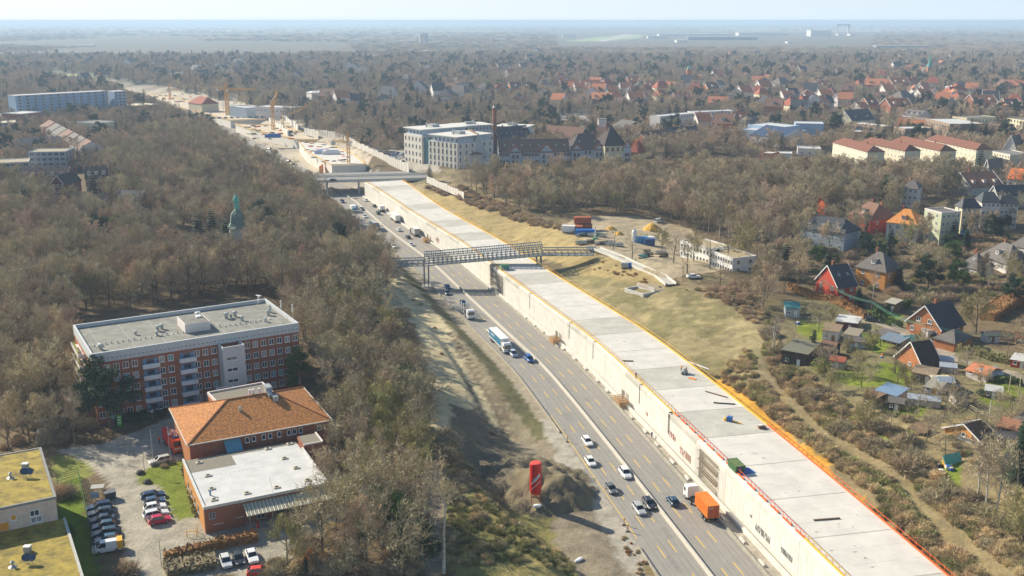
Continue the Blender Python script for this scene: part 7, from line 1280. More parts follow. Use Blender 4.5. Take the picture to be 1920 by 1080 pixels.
def pole(label, px, py, z, h, mat=WOOD, arm=0, name='utility_pole', lamp=False, r=.11):
    p = P(px, py, z); t = thing(name, label, 'pole' if not lamp else 'lamp', (p.x, p.y, tz1(p.x, p.y) if z > 1 else 0)); m = MB(); m.tube((0, 0, -.3), (0, 0, h), r, r * .7, n=6); m.build('pole', mat, t)
    if arm: m = MB(); m.bar((-arm, 0, h - .3), (arm, 0, h - .3), .12); [m.lathe([(.06, h - .25), (.06, h - .05)], 5, (x, 0)) for x in (-arm, 0, arm)]; m.build('crossarm', mat, t)
    if lamp: m = MB(); m.bar((0, 0, h), (.9, 0, h + .1), .1); m.box(.5, -.15, h, 1.1, .15, h + .18); m.build('lamp_head', METAL, t)
    return t
pl = [pole('wooden power pole at the left end of the garden power line', 1632, 600, 10.5, 6, arm=.8), pole('wooden power pole in front of the brick gabled house', 1732, 655, 10.5, 7, arm=.8), pole('wooden power pole above the orange roofed summer house', 1885, 693, 10.5, 6.5), pole('white pole in the right hand garden', 1854, 790, 10.4, 4, WHITEP), pole('pale pole at the far right garden', 1908, 755, 10.4, 5, CREAM), pole('slim pole on the right lawn', 1890, 748, 10.4, 5, CREAM)]
pole('street lamp on the lawn beside the car park', 271, 885, ZL, 5.5, METAL, lamp=True, name='street_lamp', r=.07); pole('thin pole with a round white sign at the brown hedge', 303, 1063, ZL, 5, METAL, name='sign_pole', r=.06); pole('thin flagpole near the silver car, left one', 288, 872, ZL, 8, WHITEP, name='flagpole', r=.05); pole('thin flagpole near the silver car, right one', 320, 868, ZL, 8, WHITEP, name='flagpole', r=.05)
c = MB(); a, b = pl[0].location + Vector((0, 0, 5.7)), pl[1].location + Vector((0, 0, 6.7)); e_ = P(1850, 655, 10.5) + Vector((8, -6, 6)); c0 = a.copy()
for dx in (-.8, -.3, .3, .8):
    for p, q in ((P(1540, 560, 10.5) + Vector((0, 0, 6)), a), (a, b), (b, e_)):
        prev = None
        for i in range(9):
            f = i / 8; v = p.lerp(q, f) + Vector((dx * .6, dx, -1.2 * 4 * f * (1 - f))) - c0
            if prev is not None: c.bar(prev, v, .045)
            prev = v
t = thing('power_line', 'thin green power cables sagging over the allotments', 'cable', c0); c.build('cable', M('green_cable', (.10, .25, .18)), t)
p = P(310, 1070, ZL)
for px, py, mt, w_, h_, lb in ((225, 800, M('sign_green', (.08, .42, .05)), 1.1, 2.6, 'tall bright green and white sign at the block entrance'), (214, 798, TEAL, 1.0, .9, 'small teal sign on a post left of the green one'), (286, 786, WHITEP, .5, .5, 'round red and white traffic sign in front of the dark hedge'), (180, 948, M('board_blue', (.30, .38, .5)), 1.6, 1.2, 'pale blue notice board beside the mesh fence')):
    p = P(px, py, ZL); t = thing('sign', lb, 'sign', (p.x, p.y, ZL)); m = MB(); m.bar((0, 0, 0), (0, 0, 2.2), .07); m.build('post', METAL, t); m = MB(); z0 = 2.3 - h_ if h_ > 2 else 1.6; m.box(-w_/2, -.06, max(.2, z0), w_/2, -.02 - .0, max(.2, z0) + h_); m.build('board', mt, t); m = MB(); [m.box(-w_*.35, -.075, max(.2, z0) + h_ * k, w_*.35, -.062, max(.2, z0) + h_ * (k + .1)) for k in (.25, .5, .75)]; m.build('lettering', WHITEP if mt is not WHITEP else REDP, t)
p = P(207, 935, ZL); t = thing('waste_container', 'dark grey waste container standing on the access road', 'container', (p.x, p.y, ZL), rz1); m = MB(); m.add([(-.9, -.8, .2), (.9, -.8, .2), (.9, .8, .2), (-.9, .8, .2), (-1, -.9, 1.5), (1, -.9, 1.5), (1, .9, 1.5), (-1, .9, 1.5)], [(0,3,2,1), (0,1,5,4), (1,2,6,5), (2,3,7,6), (3,0,4,7)]); m.build('tub', M('dark_bin', (.06, .07, .08)), t); m = MB(); m.box(-1.05, -.95, 1.5, 1.05, .95, 1.62); m.build('lid', M('bin_lid', (.14, .15, .16)), t)
for px, py, lb in ((276, 905, 'dark boulder at the rounded tip of the lawn'), (263, 888, 'small dark boulder beside the street lamp')):
    p = P(px, py, ZL); m = MB(); m.lathe([(.8, -.1), (.9, .3), (.5, .7), (.1, .8)], 7); o = m.build('boulder', M('dark_stone', (.09, .085, .075), var=.3), None, (p.x, p.y, ZL)); tag(o, lb, 'boulder')
for px, py, lb in ((181, 935, 'wooden bin shelter frame'),): 
    p = P(px, py, ZL); t = thing('shelter', 'small wooden bin shelter beside the mesh fence', 'shelter', (p.x, p.y + 1, ZL), .2); m = MB(); [m.bar((x, y, 0), (x, y, 2), .1) for x in (-1, 1) for y in (-.7, .7)]; m.build('post', WOOD, t); m = MB(); m.box(-1.2, -.9, 2, 1.2, .9, 2.1); m.build('roof', GREYW, t)
p = P(578, 1062, ZL); t = thing('play_frame', 'orange wooden play frame hidden among the bushes', 'play frame', (p.x, p.y, tz1(p.x, p.y))); m = MB(); [m.bar((x, y, 0), (0, y, 2.4), .18) for x in (-1.2, 1.2) for y in (-1.2, 1.2)]; m.bar((0, -1.2, 2.4), (0, 1.2, 2.4), .2); m.build('frame', ORANGE, t)
# ------------------------------------------------------------------ vegetation
def rv(r): 
    while True:
        v = Vector((r.uniform(-1, 1), r.uniform(-1, 1), r.uniform(-1, 1)))
        if .05 < v.length < 1: return v.normalized()
def bare_tree(seed, H=14, spread=.5, trunk=.35, l1=9, l2=6, l3=6, tw=3, tww=.05, mult=1.0, lean=.55):
    """returns (trunk MB, crown MB): a tapered trunk with limbs and a crown of fine twigs"""
    r = random.Random(seed); T = MB(); Cn = MB(); tr = .019 * H
    def flat(a, b, w0, w1):
        d = (b - a).normalized(); s = d.cross(rv(r)).normalized(); Cn.add([a - s * w0, a + s * w0, b + s * w1, b - s * w1], [(0,1,2,3)])
    def tri(a, b, w0):
        d = (b - a); s = d.cross(rv(r)).normalized(); Cn.add([a - s * w0, a + s * w0, b], [(0,1,2)])
    def grow(p, d, L_, rad_, lvl):
        n = 4 if lvl < 2 else 2; pts = [p]; ds = []
        for i in range(n):
            d = (d + rv(r) * (.20 if lvl else .08) + Vector((0, 0, .10 if lvl else .1))).normalized(); p = p + d * (L_ / n); pts.append(p); ds.append(d)
        for i in range(n):
            r0 = rad_ * (1 - .75 * i / n); r1 = rad_ * (1 - .75 * (i + 1) / n)
            if lvl == 0: T.tube(pts[i], pts[i+1], r0, r1, 6, cap=False)
            elif lvl == 1: T.tube(pts[i], pts[i+1], r0, r1, 4, cap=False)
            elif lvl == 2: Cn.tube(pts[i], pts[i+1], r0, r1, 3, cap=False)
            else: flat(pts[i], pts[i+1], r0 * 1.1, r1 * 1.1)
        if lvl == 3:
            for k in range(tw):
                f = r.uniform(.25, 1) * n; i = min(n - 1, int(f)); q = pts[i].lerp(pts[i+1], f - i); tri(q, q + (ds[i] + rv(r) * .9 + Vector((0, 0, .25))).normalized() * r.uniform(.5, 1.1) * H / 14, tww)
            return
        cnt = (l1, l2, l3)[lvl]; lo = (trunk, .22, .2)[lvl]
        for k in range(cnt):
            f = (lo + (1 - lo) * (k + r.random() * .8) / cnt) * n; f = min(f, n - .01); i = int(f); q = pts[i].lerp(pts[i+1], f - i)
            ax = ds[i]; side = ax.cross(rv(r)).normalized(); an = (r.uniform(.7, 1.1) * spread * 1.6 if lvl == 0 else r.uniform(.45, .85)); nd = (ax * math.cos(an) + side * math.sin(an)).normalized()
            u = f / n; ln = L_ * ((.52 * (1.15 - .55 * u)) if lvl == 0 else .50 * (1.15 - .5 * u)) * r.uniform(.8, 1.15)
            if lvl == 0: ln *= spread / .5
            grow(q, nd, ln, rad_ * (1 - .7 * u) * (.50 if lvl == 0 else .45), lvl + 1)
    grow(Vector((0, 0, -.5)), Vector((0, 0, 1)), H * .80, tr, 0)
    return T, Cn
def protos(n, name, mats, seed0, **kw):
    out = []
    for i in range(n):
        k = dict(kw); k['H'] = kw.get('H', 14) * (1 + .12 * ((i % 3) - 1)); k['spread'] = kw.get('spread', .5) * (1 + .15 * ((i % 2) * 2 - 1))
        T, Cn = bare_tree(seed0 + i, **k); out.append((T.mesh(name + '_trunk', mats[0]), Cn.mesh(name + '_crown', mats[1 + i % (len(mats) - 1)])))
    return out
NEARP = protos(6, 'bare_tree', [BARK, TWIG, TWIG, TWIGG], 11, H=14.5, l1=15, l2=8, l3=7, tw=4, tww=.052, trunk=.26, spread=.6)
LINDEN = protos(2, 'oak', [BARK, TWIGO, TWIGG], 51, H=12.5, l1=13, l2=9, l3=8, tw=4, tww=.05, trunk=.10, spread=.68)
BIRCH = protos(2, 'birch', [BARKW, TWIGP, TWIGR], 71, H=13, l1=12, l2=5, l3=5, tw=3, tww=.03, trunk=.3, spread=.38)
OPEN = protos(2, 'open_tree', [BARK, TWIG], 81, H=13, l1=8, l2=5, l3=4, tw=2, tww=.04, trunk=.25, spread=.7)
def leaf_blob(mb, c, rx, rz_, n, s, r):
    for _ in range(n):
        v = rv(r); k = r.random() ** .4; p = c + Vector((v.x * rx * k, v.y * rx * k, v.z * rz_ * k)); a, b, d = rv(r) * s, rv(r) * s, rv(r) * s; mb.add([p + a, p + b, p + d], [(0,1,2)])
def conifer(seed, H=12, Rr=3.2, n=16):
    r = random.Random(seed); T = MB(); T.tube((0, 0, -.4), (0, 0, H), .22, .03, 6); Cn = MB()
    for i in range(n):
        z = H * (.06 + .92 * i / n); L_ = Rr * (1 - i / n) ** .85 + .25
        for k in range(13 if i < n * .8 else 8):
            an = r.uniform(0, 6.28); ll = L_ * r.uniform(.75, 1.15); tip = Vector((math.cos(an) * ll, math.sin(an) * ll, z - ll * .22)); b = Vector((0, 0, z + .1 * ll))
            for j in range(9):
                f = .12 + .88 * j / 9; p = b.lerp(tip, f); w_ = .75 * (1.2 - f) + .2; s = Vector((-math.sin(an), math.cos(an), 0)) * w_; Cn.add([p + s + Vector((0, 0, -.18)), p - s + Vector((0, 0, -.18)), p + (tip - b).normalized() * .55 + Vector((0, 0, .12 * r.random()))], [(0,1,2)])
    return T, Cn
def pine(seed, H=12, Rr=4, n=16):
    r = random.Random(seed); T = MB(); T.tube((0, 0, -.4), (.3, .2, H * .8), .25, .10, 6); Cn = MB()
    for i in range(n):
        f = .35 + .65 * i / n; an = r.uniform(0, 6.28); L_ = Rr * (1.15 - f * .75) * r.uniform(.5, 1.1); p = Vector((math.cos(an) * L_, math.sin(an) * L_, H * f + r.uniform(-.4, .8))); T.tube((0, 0, H * f * .85), p, .10, .04, 4, cap=False); leaf_blob(Cn, p, 1.6, .95, 420, .25, r)
    return T, Cn
def mk(f, name, mats, *a, **k): T, Cn = f(*a, **k); return (T.mesh(name + '_trunk', mats[0]), Cn.mesh(name + '_crown', mats[1]))
CONP = [mk(conifer, 'spruce', (BARK, NEED), 1), mk(conifer, 'spruce', (BARK, NEED), 2, H=14, Rr=3.6, n=18), mk(conifer, 'spruce', (BARK, NEED), 3, H=9, Rr=2.4, n=13)]
PINP = [mk(pine, 'pine', (BARK, NEEDP), 4), mk(pine, 'pine', (BARK, NEED), 5, H=11, Rr=4.5, n=20), mk(pine, 'pine', (BARK, NEEDP), 6, H=9, Rr=4, n=14)]
def bushy(seed, R_=1.6, n=300, mat=TWIG, leaf=.0, w_=.06):
    r = random.Random(seed); mb = MB()
    for _ in range(n):
        v = rv(r); v.z = abs(v.z) + .25; v.normalize(); p = Vector((r.uniform(-.3, .3), r.uniform(-.3, .3), -.1)) * R_; a = p + v * R_ * r.uniform(.15, .5); b = p + v * R_ * r.uniform(.75, 1.1) + rv(r) * .25 * R_; s = (b - a).cross(rv(r)).normalized() * w_; mb.add([a - s, a + s, b], [(0,1,2)])
        if r.random() < .8: c = a.lerp(b, .5); e = c + (v + rv(r) * 1.0).normalized() * R_ * .45; mb.add([c - s, c + s, e], [(0,1,2)])
    return mb.mesh('bush_crown', mat)
SCRUB_A = M('scrub_dry', (.52, .41, .23), var=.3, scale=.4, rnd=.3); SCRUB_B = M('scrub_brown', (.45, .34, .20), var=.3, scale=.4, rnd=.3); SCRUB_C = M('scrub_green', (.33, .31, .13), var=.3, scale=.4, rnd=.3); SCRUB_D = M('scrub_rust', (.42, .19, .06), var=.3, scale=.4, rnd=.2)
BUSH = [bushy(1, mat=SCRUB_A), bushy(2, mat=SCRUB_B), bushy(3, mat=SCRUB_C), bushy(4, mat=SCRUB_D), bushy(5, R_=2.4, n=500, mat=TWIGG), bushy(6, R_=2.4, n=500, mat=TWIGR)]
rr_ = random.Random(9); _mb = MB(); leaf_blob(_mb, Vector((0, 0, 1.1)), 1.6, 1.2, 900, .17, rr_); EVB = _mb.mesh('bush_crown', NEED); _mb = MB(); leaf_blob(_mb, Vector((0, 0, 1.1)), 1.6, 1.2, 900, .15, rr_); LFB = _mb.mesh('bush_crown', LEAFY)
_cy = MB(); [leaf_blob(_cy, Vector((0, 0, .8 + i * .7)), .95 - .07 * max(0, i - 3), .6, 200, .16, rr_) for i in range(9)]; _ct = MB(); _ct.tube((0, 0, -.3), (0, 0, 5), .12); CYP = (_ct.mesh('cypress_trunk', BARK), _cy.mesh('cypress_crown', NEED))
_po = protos(1, 'poplar', [BARK, TWIGP], 91, H=15, l1=22, l2=8, l3=6, tw=3, tww=.05, trunk=.1, spread=.22)
def plant(proto, x, y, s, label, name='tree', cat='tree', group=None, z=None, rz=None):
    o = thing(name, label, cat, (x, y, tz1(x, y) if z is None else z), R.uniform(0, 6.28) if rz is None else rz, group); o.scale = (s, s, s * R.uniform(.92, 1.08))
    if isinstance(proto, tuple): link(bpy.data.objects.new('trunk', proto[0]), o); link(bpy.data.objects.new('crown', proto[1]), o)
    else: link(bpy.data.objects.new('crown', proto), o)
    return o
def plantpx(proto, px, py, s, label, z=ZL, **k): p = P(px, py, z); TP.append((p.x, p.y)); return plant(proto, p.x, p.y, s, label, **k)
TP = []
# ---- single trees that stand out (pixel of the trunk foot)
for px, py, s, pr, lb, z, k in [
 (207, 803, 1.5, PINP[1], 'big dark pine standing before the left corner of the brick block', ZL, 'pine_tree'), (560, 745, .95, PINP[0], 'spreading bright green pine at the right end of the brick block', ZL, 'pine_tree'), (600, 690, .8, PINP[2], 'green pine behind the right end of the brick block', ZL, 'pine_tree'),
 (715, 640, .7, PINP[2], 'pine crown at the edge of the sandy clearing, upper one', ZL, 'pine_tree'), (735, 690, .65, PINP[2], 'pine crown among the bare strip trees, middle one', ZL, 'pine_tree'), (762, 765, .8, PINP[0], 'bright green pine at the sand edge beside the bare strip', ZL, 'pine_tree'), (700, 1015, .75, PINP[0], 'low bright green pine near the bottom, left one of two', ZL, 'pine_tree'), (752, 1030, .85, PINP[0], 'low green pine near the bottom, right one of two', ZL, 'pine_tree'), (785, 1075, .8, PINP[1], 'dark ivy covered pine beside the woodland path', ZL, 'pine_tree'), (575, 1085, .5, CYP, 'narrow ivy covered stem beside the orange play frame', ZL, 'cypress'),
 (375, 475, 1.35, CONP[0], 'dark spruce left of the chapel tower, left one of three', ZL, 'spruce_tree'), (402, 478, 1.3, CONP[1], 'dark spruce left of the chapel tower, middle one of three', ZL, 'spruce_tree'), (425, 470, 1.2, CONP[0], 'dark spruce right against the chapel tower', ZL, 'spruce_tree'), (492, 445, 1.25, PINP[1], 'dark evergreen right of the chapel tower', ZL, 'pine_tree'), (632, 480, 1.15, PINP[1], 'broad evergreen in the wood beside the motorway', ZL, 'pine_tree'), (48, 402, 1.3, CONP[0], 'lone blue green spruce at the left edge of the wood', ZL, 'spruce_tree'), (178, 400, 1.5, CONP[1], 'slim dark spruce right of the tall bare poplar', ZL, 'spruce_tree'), (190, 462, 1.1, PINP[1], 'dark evergreen in the middle of the left wood', ZL, 'pine_tree'), (260, 430, 1.2, CONP[0], 'spruce just right below the dark blue house', ZL, 'spruce_tree'), (288, 465, .7, CONP[2], 'small spruce left of the chapel clearing', ZL, 'spruce_tree'), (395, 365, .9, PINP[2], 'evergreen clump near the steep brown roof', ZL, 'pine_tree'), (320, 460, .7, PINP[1], 'dark evergreen clump left of the chapel clearing', ZL, 'pine_tree'), (488, 402, .6, CONP[2], 'little spruce deep in the wood right of the dome', ZL, 'spruce_tree'),
 (1430, 372, 1.35, CONP[1], 'tall dark spruce in the park behind the yard', 10.5, 'spruce_tree'), (1660, 385, 1.15, PINP[0], 'tall bright evergreen beside the red villa', 10.5, 'pine_tree'), (1471, 530, 1.15, CONP[0], 'golden green conifer at the garden corner', 10.5, 'spruce_tree'), (1345, 500, .75, CONP[2], 'small thin green conifer in front of the portacabin', 10.5, 'spruce_tree'), (1548, 540, .85, CYP, 'slim dark cypress left of the red house', 10.5, 'cypress'), (1583, 562, .7, CONP[2], 'bright green conifer before the red house', 10.5, 'spruce_tree'), (1660, 520, 1.0, CONP[2], 'dark conifer beneath the orange villa', 10.5, 'spruce_tree'), (1620, 470, 1.0, CONP[0], 'dark conifer between the blue grey villa and the orange one', 10.5, 'spruce_tree'), (1822, 440, .95, CYP, 'dark cypress before the cream and blue apartment house', 10.5, 'cypress'), (1860, 462, .95, PINP[1], 'round dark evergreen on the villa street', 10.5, 'pine_tree'), (1900, 575, .8, PINP[1], 'evergreen mass at the right edge above the rusty hedge', 10.5, 'pine_tree'), (1524, 664, .95, CYP, 'dense round topped dark green bush tree among the sheds', 10.5, 'cypress'), (1608, 575, .85, CONP[2], 'small dark conifer beside the green lawn', 10.5, 'spruce_tree'), (1910, 905, 1.1, CONP[0], 'green conifer at the lower right edge', 10.3, 'spruce_tree'), (1785, 525, .8, CONP[2], 'yellow green conifer before the small bungalow', 10.5, 'spruce_tree'), (1740, 545, 1.0, PINP[1], 'dark evergreen garden shrub mass by the villas', 10.5, 'pine_tree'), (1845, 520, .7, CYP, 'dark cypress at the white bungalow', 10.5, 'cypress'), (1760, 700, .0, None, '', 0, ''),
 (965, 302, .95, CONP[0], 'spruce in front of the hospital wing, leftmost of four', 9, 'spruce_tree'), (1005, 298, .75, CONP[2], 'spruce in front of the hospital wing, second of four', 9, 'spruce_tree'), (1027, 298, .85, CONP[2], 'spruce in front of the hospital wing, third of four', 9, 'spruce_tree'), (1092, 297, .8, CONP[2], 'spruce in front of the hospital wing, rightmost of four', 9, 'spruce_tree'), (806, 335, .9, CONP[0], 'dark conifer at the right end of the road bridge', 10.5, 'spruce_tree'), (1286, 282, .9, PINP[1], 'evergreen at the edge of the park beyond the hospital', 9, 'pine_tree'), (1510, 290, .9, EVB, 'flowering white speckled shrub tree by the pale green roof', 9, 'flowering_shrub')]:
    if pr: plantpx(pr, px, py, s, lb, z=z, name=k, cat='tree' if 'shrub' not in k else 'shrub')
for px, py, s, pr, lb, z, k in [
 (148, 418, 1.25, _po[0], 'tall pale bare poplar in front of the dark red terrace', ZL, 'poplar_tree'), (1185, 488, 1.0, OPEN[0], 'open bare tree beside the ramp path', 10.5, 'bare_tree'), (1288, 520, 1.25, OPEN[1], 'large bare tree with spreading limbs before the portacabins', 10.5, 'bare_tree'), (1280, 530, .7, OPEN[0], 'small bare tree at the lower end of the ramp', 10.5, 'bare_tree'), (1378, 470, 1.2, OPEN[1], 'gnarled open bare tree behind the right portacabin', 10.5, 'bare_tree'), (1830, 620, 1.25, LINDEN[0], 'big round bare tree right of the brick gabled house', 10.5, 'bare_tree'), (1538, 568, .8, OPEN[0], 'pollarded bare tree beside the rusty hedge', 10.5, 'bare_tree'),
 (1450, 655, 1.0, BIRCH[0], 'pale birch at the bend of the garden path', 10.4, 'birch_tree'), (1615, 728, .6, LINDEN[1], 'low dark apple tree on the lawn, left one', 10.4, 'apple_tree'), (1678, 705, .75, OPEN[0], 'bare apple tree on the lawn, right one', 10.4, 'apple_tree'), (1578, 775, .6, OPEN[1], 'bare fruit tree below the left lawn', 10.4, 'apple_tree'), (1625, 800, .7, LINDEN[0], 'bare fruit tree in front of the dry lawn, left one', 10.4, 'apple_tree'), (1668, 815, .6, OPEN[0], 'bare fruit tree in front of the dry lawn, right one', 10.4, 'apple_tree'), (1768, 800, .7, LINDEN[1], 'bare fruit tree beside the garden fence', 10.4, 'apple_tree'), (1772, 862, .65, OPEN[1], 'bare tree standing over the junk heap', 10.4, 'apple_tree'),
 (1835, 930, 1.05, BIRCH[0], 'clump of pale birches at the right, left stem', 10.3, 'birch_tree'), (1850, 940, 1.0, BIRCH[1], 'clump of pale birches at the right, middle stem', 10.3, 'birch_tree'), (1870, 945, 1.05, BIRCH[0], 'clump of pale birches at the right, right stem', 10.3, 'birch_tree'), (1900, 960, 1.1, LINDEN[1], 'dense dark bare tree at the lower right edge', 10.3, 'bare_tree'), (1920, 1010, 1.0, LINDEN[0], 'bare tree cut by the right edge near the bottom', 10.3, 'bare_tree'), (1700, 470, 1.0, LINDEN[0], 'bare tree over the orange villa garden', 10.5, 'bare_tree'), (1725, 530, 1.1, LINDEN[1], 'big bare tree between the villas and bungalows', 10.5, 'bare_tree'), (1765, 510, .9, LINDEN[0], 'bare tree left of the small bungalow', 10.5, 'bare_tree'), (1895, 425, 1.1, LINDEN[1], 'large bare tree right of the grey white villa', 10.5, 'bare_tree'),
 (141, 836, .95, OPEN[0], 'bare tree casting long shadows over the yard', ZL, 'bare_tree'), (155, 800, .85, OPEN[1], 'thin bare tree before the block annex', ZL, 'bare_tree'), (832, 1040, .0, None, '', 0, '')]:
    if pr: plantpx(pr, px, py, s, lb, z=z, name=k)
_al = [P(a, b, 10.4).xy for a, b in [(1490, 600), (1600, 600), (1700, 640), (1900, 720), (1915, 860), (1820, 880), (1700, 830), (1560, 760), (1480, 680)]]; k = 0
while k < 34:
    x, y = R.uniform(min(q[0] for q in _al), max(q[0] for q in _al)), R.uniform(min(q[1] for q in _al), max(q[1] for q in _al))
    if not inpoly(np.array([x]), np.array([y]), _al)[0] or any(inpoly(np.array([x]), np.array([y]), f)[0] for f in FOOT) or any((x - a) ** 2 + (y - b) ** 2 < 30 for a, b in TP): continue
    TP.append((x, y)); plant(R.choice(OPEN + LINDEN), x, y, R.uniform(.35, .6), 'small bare fruit tree standing among the allotment plots', name='fruit_tree', cat='tree', group='small fruit trees of the allotments'); k += 1
for px, py, s in ((1262, 500, .9), (1300, 495, .8), (1330, 510, 1.0), (1365, 505, .9), (1395, 500, 1.1), (1240, 470, .7), (1420, 510, 1.0), (1405, 470, 1.2), (1150, 470, .6), (1350, 540, .7)):
    p = P(px, py, 10.5); TP.append((p.x, p.y)); plant(R.choice(OPEN + LINDEN), p.x, p.y, s * 1.2, 'open bare tree standing around the white portacabins', name='bare_tree', group='open bare trees around the portacabins')
_vg = [P(a, b, 10.5).xy for a, b in [(1490, 470), (1640, 440), (1760, 425), (1900, 400), (1915, 560), (1760, 560), (1640, 580), (1520, 560)]]; k = 0
while k < 22:
    x, y = R.uniform(min(q[0] for q in _vg), max(q[0] for q in _vg)), R.uniform(min(q[1] for q in _vg), max(q[1] for q in _vg))
    if not inpoly(np.array([x]), np.array([y]), _vg)[0] or any(inpoly(np.array([x]), np.array([y]), f)[0] for f in FOOT) or any((x - a) ** 2 + (y - b) ** 2 < 30 for a, b in TP): continue
    TP.append((x, y)); plant(R.choice(CONP + PINP + [CYP]), x, y, R.uniform(.5, .9), 'evergreen garden tree growing between the villas', name='evergreen_tree', cat='tree', group='evergreens in the villa gardens'); k += 1
# the tall thin birch trunk beside the path, bare for most of its height
p = P(832, 1075, ZL); T, Cn = bare_tree(5, H=19, l1=7, l2=5, l3=5, tw=3, trunk=.74, spread=.35, tww=.04); o = thing('birch_tree', 'very tall thin pale trunk standing alone beside the woodland path', 'tree', (p.x, p.y, tz1(p.x, p.y))); T.build('trunk', BARKW, o); Cn.build('crown', TWIGG, o); TP.append((p.x, p.y))
# ---- woods
FB = [(min(a for a, b in f), max(a for a, b in f), min(b for a, b in f), max(b for a, b in f), f) for f in FOOT]
def blocked(x, y):
    for x0, x1, y0, y1, f in FB:
        if x0 - 2 < x < x1 + 2 and y0 - 2 < y < y1 + 2:
            if inpoly(np.array([x]), np.array([y]), f)[0]: return True
    return False
def W(pts, z): return [tuple(P(a, b, z).xy) for a, b in pts]
CLEAR = [W(p, ZL) for p in ([(470, 960), (650, 950), (660, 1010), (600, 1050), (480, 1070)], [(300, 1020), (495, 1010), (515, 1085), (500, 1120), (300, 1110)], [(425, 440), (478, 440), (482, 500), (420, 500)], [(330, 440), (420, 470), (430, 492), (330, 500)], [(-60, 312), (140, 312), (140, 345), (-60, 345)], [(170, 440), (215, 440), (215, 470), (170, 470)], [(30, 395), (66, 395), (66, 415), (30, 415)], [(600, 470), (670, 470), (670, 497), (600, 497)], [(95, 845), (180, 810), (330, 770), (600, 730), (640, 800), (645, 960), (480, 1080), (100, 1080), (95, 900)], [(165, 800), (560, 745), (560, 790), (165, 830)], [(60, 765), (95, 765), (95, 845), (60, 845)], [(340, 440), (360, 430), (385, 450), (372, 490), (345, 480)], [(100, 398), (150, 398), (150, 412), (100, 410)], [(788, 880), (838, 880), (838, 1090), (785, 1090)], [(185, 395), (262, 395), (262, 415), (185, 410)], [(0, 325), (210, 335), (205, 395), (130, 402), (95, 395), (90, 360), (0, 345)])] + \
        [W(p, 10.5) for p in ([(1040, 420), (1110, 408), (1200, 402), (1290, 425), (1420, 480), (1430, 545), (1310, 550), (1250, 540), (1110, 480)], [(1500, 480), (1920, 440), (1920, 520), (1500, 560)], [(1630, 448), (1700, 452), (1690, 475), (1630, 470)])] + [W(p, 8.5) for p in ([(1225, 222), (1440, 222), (1440, 240), (1225, 240)], [(1395, 258), (1560, 258), (1560, 276), (1395, 274)], [(1585, 236), (1700, 240), (1860, 238), (1915, 230), (1915, 262), (1585, 258)], [(120, 200), (240, 200), (240, 207), (30, 208)])] + [W([(750, 284), (1200, 290), (1230, 300), (1560, 292), (1900, 296), (1920, 332), (1230, 342), (860, 350), (800, 340)], 9)] + [W([(700, 275), (790, 283), (830, 330), (765, 322)], 8.5), W([(1030, 215), (1110, 215), (1115, 240), (1040, 245)], 8.5), W([(95, 133), (175, 142), (175, 155), (100, 150)], 8), W([(1040, 80), (1165, 62), (1220, 62), (1200, 74), (1110, 82)], 8)]
CB = [(min(a for a, b in f), max(a for a, b in f), min(b for a, b in f), max(b for a, b in f), f) for f in CLEAR]
def cleared(x, y): return any(x0 < x < x1 and y0 < y < y1 and inpoly(np.array([x]), np.array([y]), f)[0] for x0, x1, y0, y1, f in CB)
ZONES = [ # polygon, plane z, spacing, protos, scale, height range, zone key
 (W([(0, 845), (0, 600), (130, 560), (400, 520), (560, 505), (700, 500), (735, 530), (700, 600), (560, 600), (500, 555), (130, 590), (125, 760), (175, 800), (90, 842)], ZL), 5.9, 'near wood behind the brick block', 1.0),
 (W([(560, 620), (700, 520), (735, 560), (760, 650), (795, 740), (800, 880), (788, 1085), (440, 1085), (500, 1050), (620, 985), (660, 900), (645, 800), (600, 720)], ZL), 5.2, 'wooded strip beside the sandy slope', .93),
 (W([(-60, 600), (-60, 345), (140, 345), (210, 300), (300, 250), (480, 255), (560, 300), (600, 340), (640, 385), (690, 450), (730, 510), (560, 520), (130, 565)], ZL), 7.2, 'wood between the chapel and the motorway', .88),
 (W([(800, 358), (830, 354), (1000, 350), (1200, 346), (1500, 342), (1780, 344), (1830, 360), (1700, 390), (1520, 420), (1500, 480), (1400, 470), (1290, 425), (1110, 405), (1060, 410), (960, 390), (880, 365)], 10.5), 7.2, 'park wood above the site yard', .96),
 (W([(1390, 520), (1480, 500), (1560, 545), (1480, 560), (1420, 600)], 10.5), 7.5, 'thicket at the left end of the allotments', .8),
 (W([(1500, 420), (1740, 420), (1900, 430), (1920, 560), (1800, 545), (1600, 560), (1500, 520)], 10.5), 9.0, 'villa gardens', .72),
 (W([(1945, 430), (2150, 430), (2400, 700), (2400, 1100), (1960, 1100), (1940, 700)], 10.5), 10, 'land beyond the gardens', .8),
 (W([(840, 800), (900, 830), (880, 900), (845, 900)], ZL), 5.5, 'bank above the spoil heaps', .7)]
pts = []; HASH = {}
def ok(x, y, d):
    i, j = int(x // 10), int(y // 10)
    for a in (i - 1, i, i + 1):
        for b in (j - 1, j, j + 1):
            for q in HASH.get((a, b), ()):
                if (q[0] - x) ** 2 + (q[1] - y) ** 2 < d * d: return False
    return True
def put(x, y): HASH.setdefault((int(x // 10), int(y // 10)), []).append((x, y))
for q in TP: put(*q)
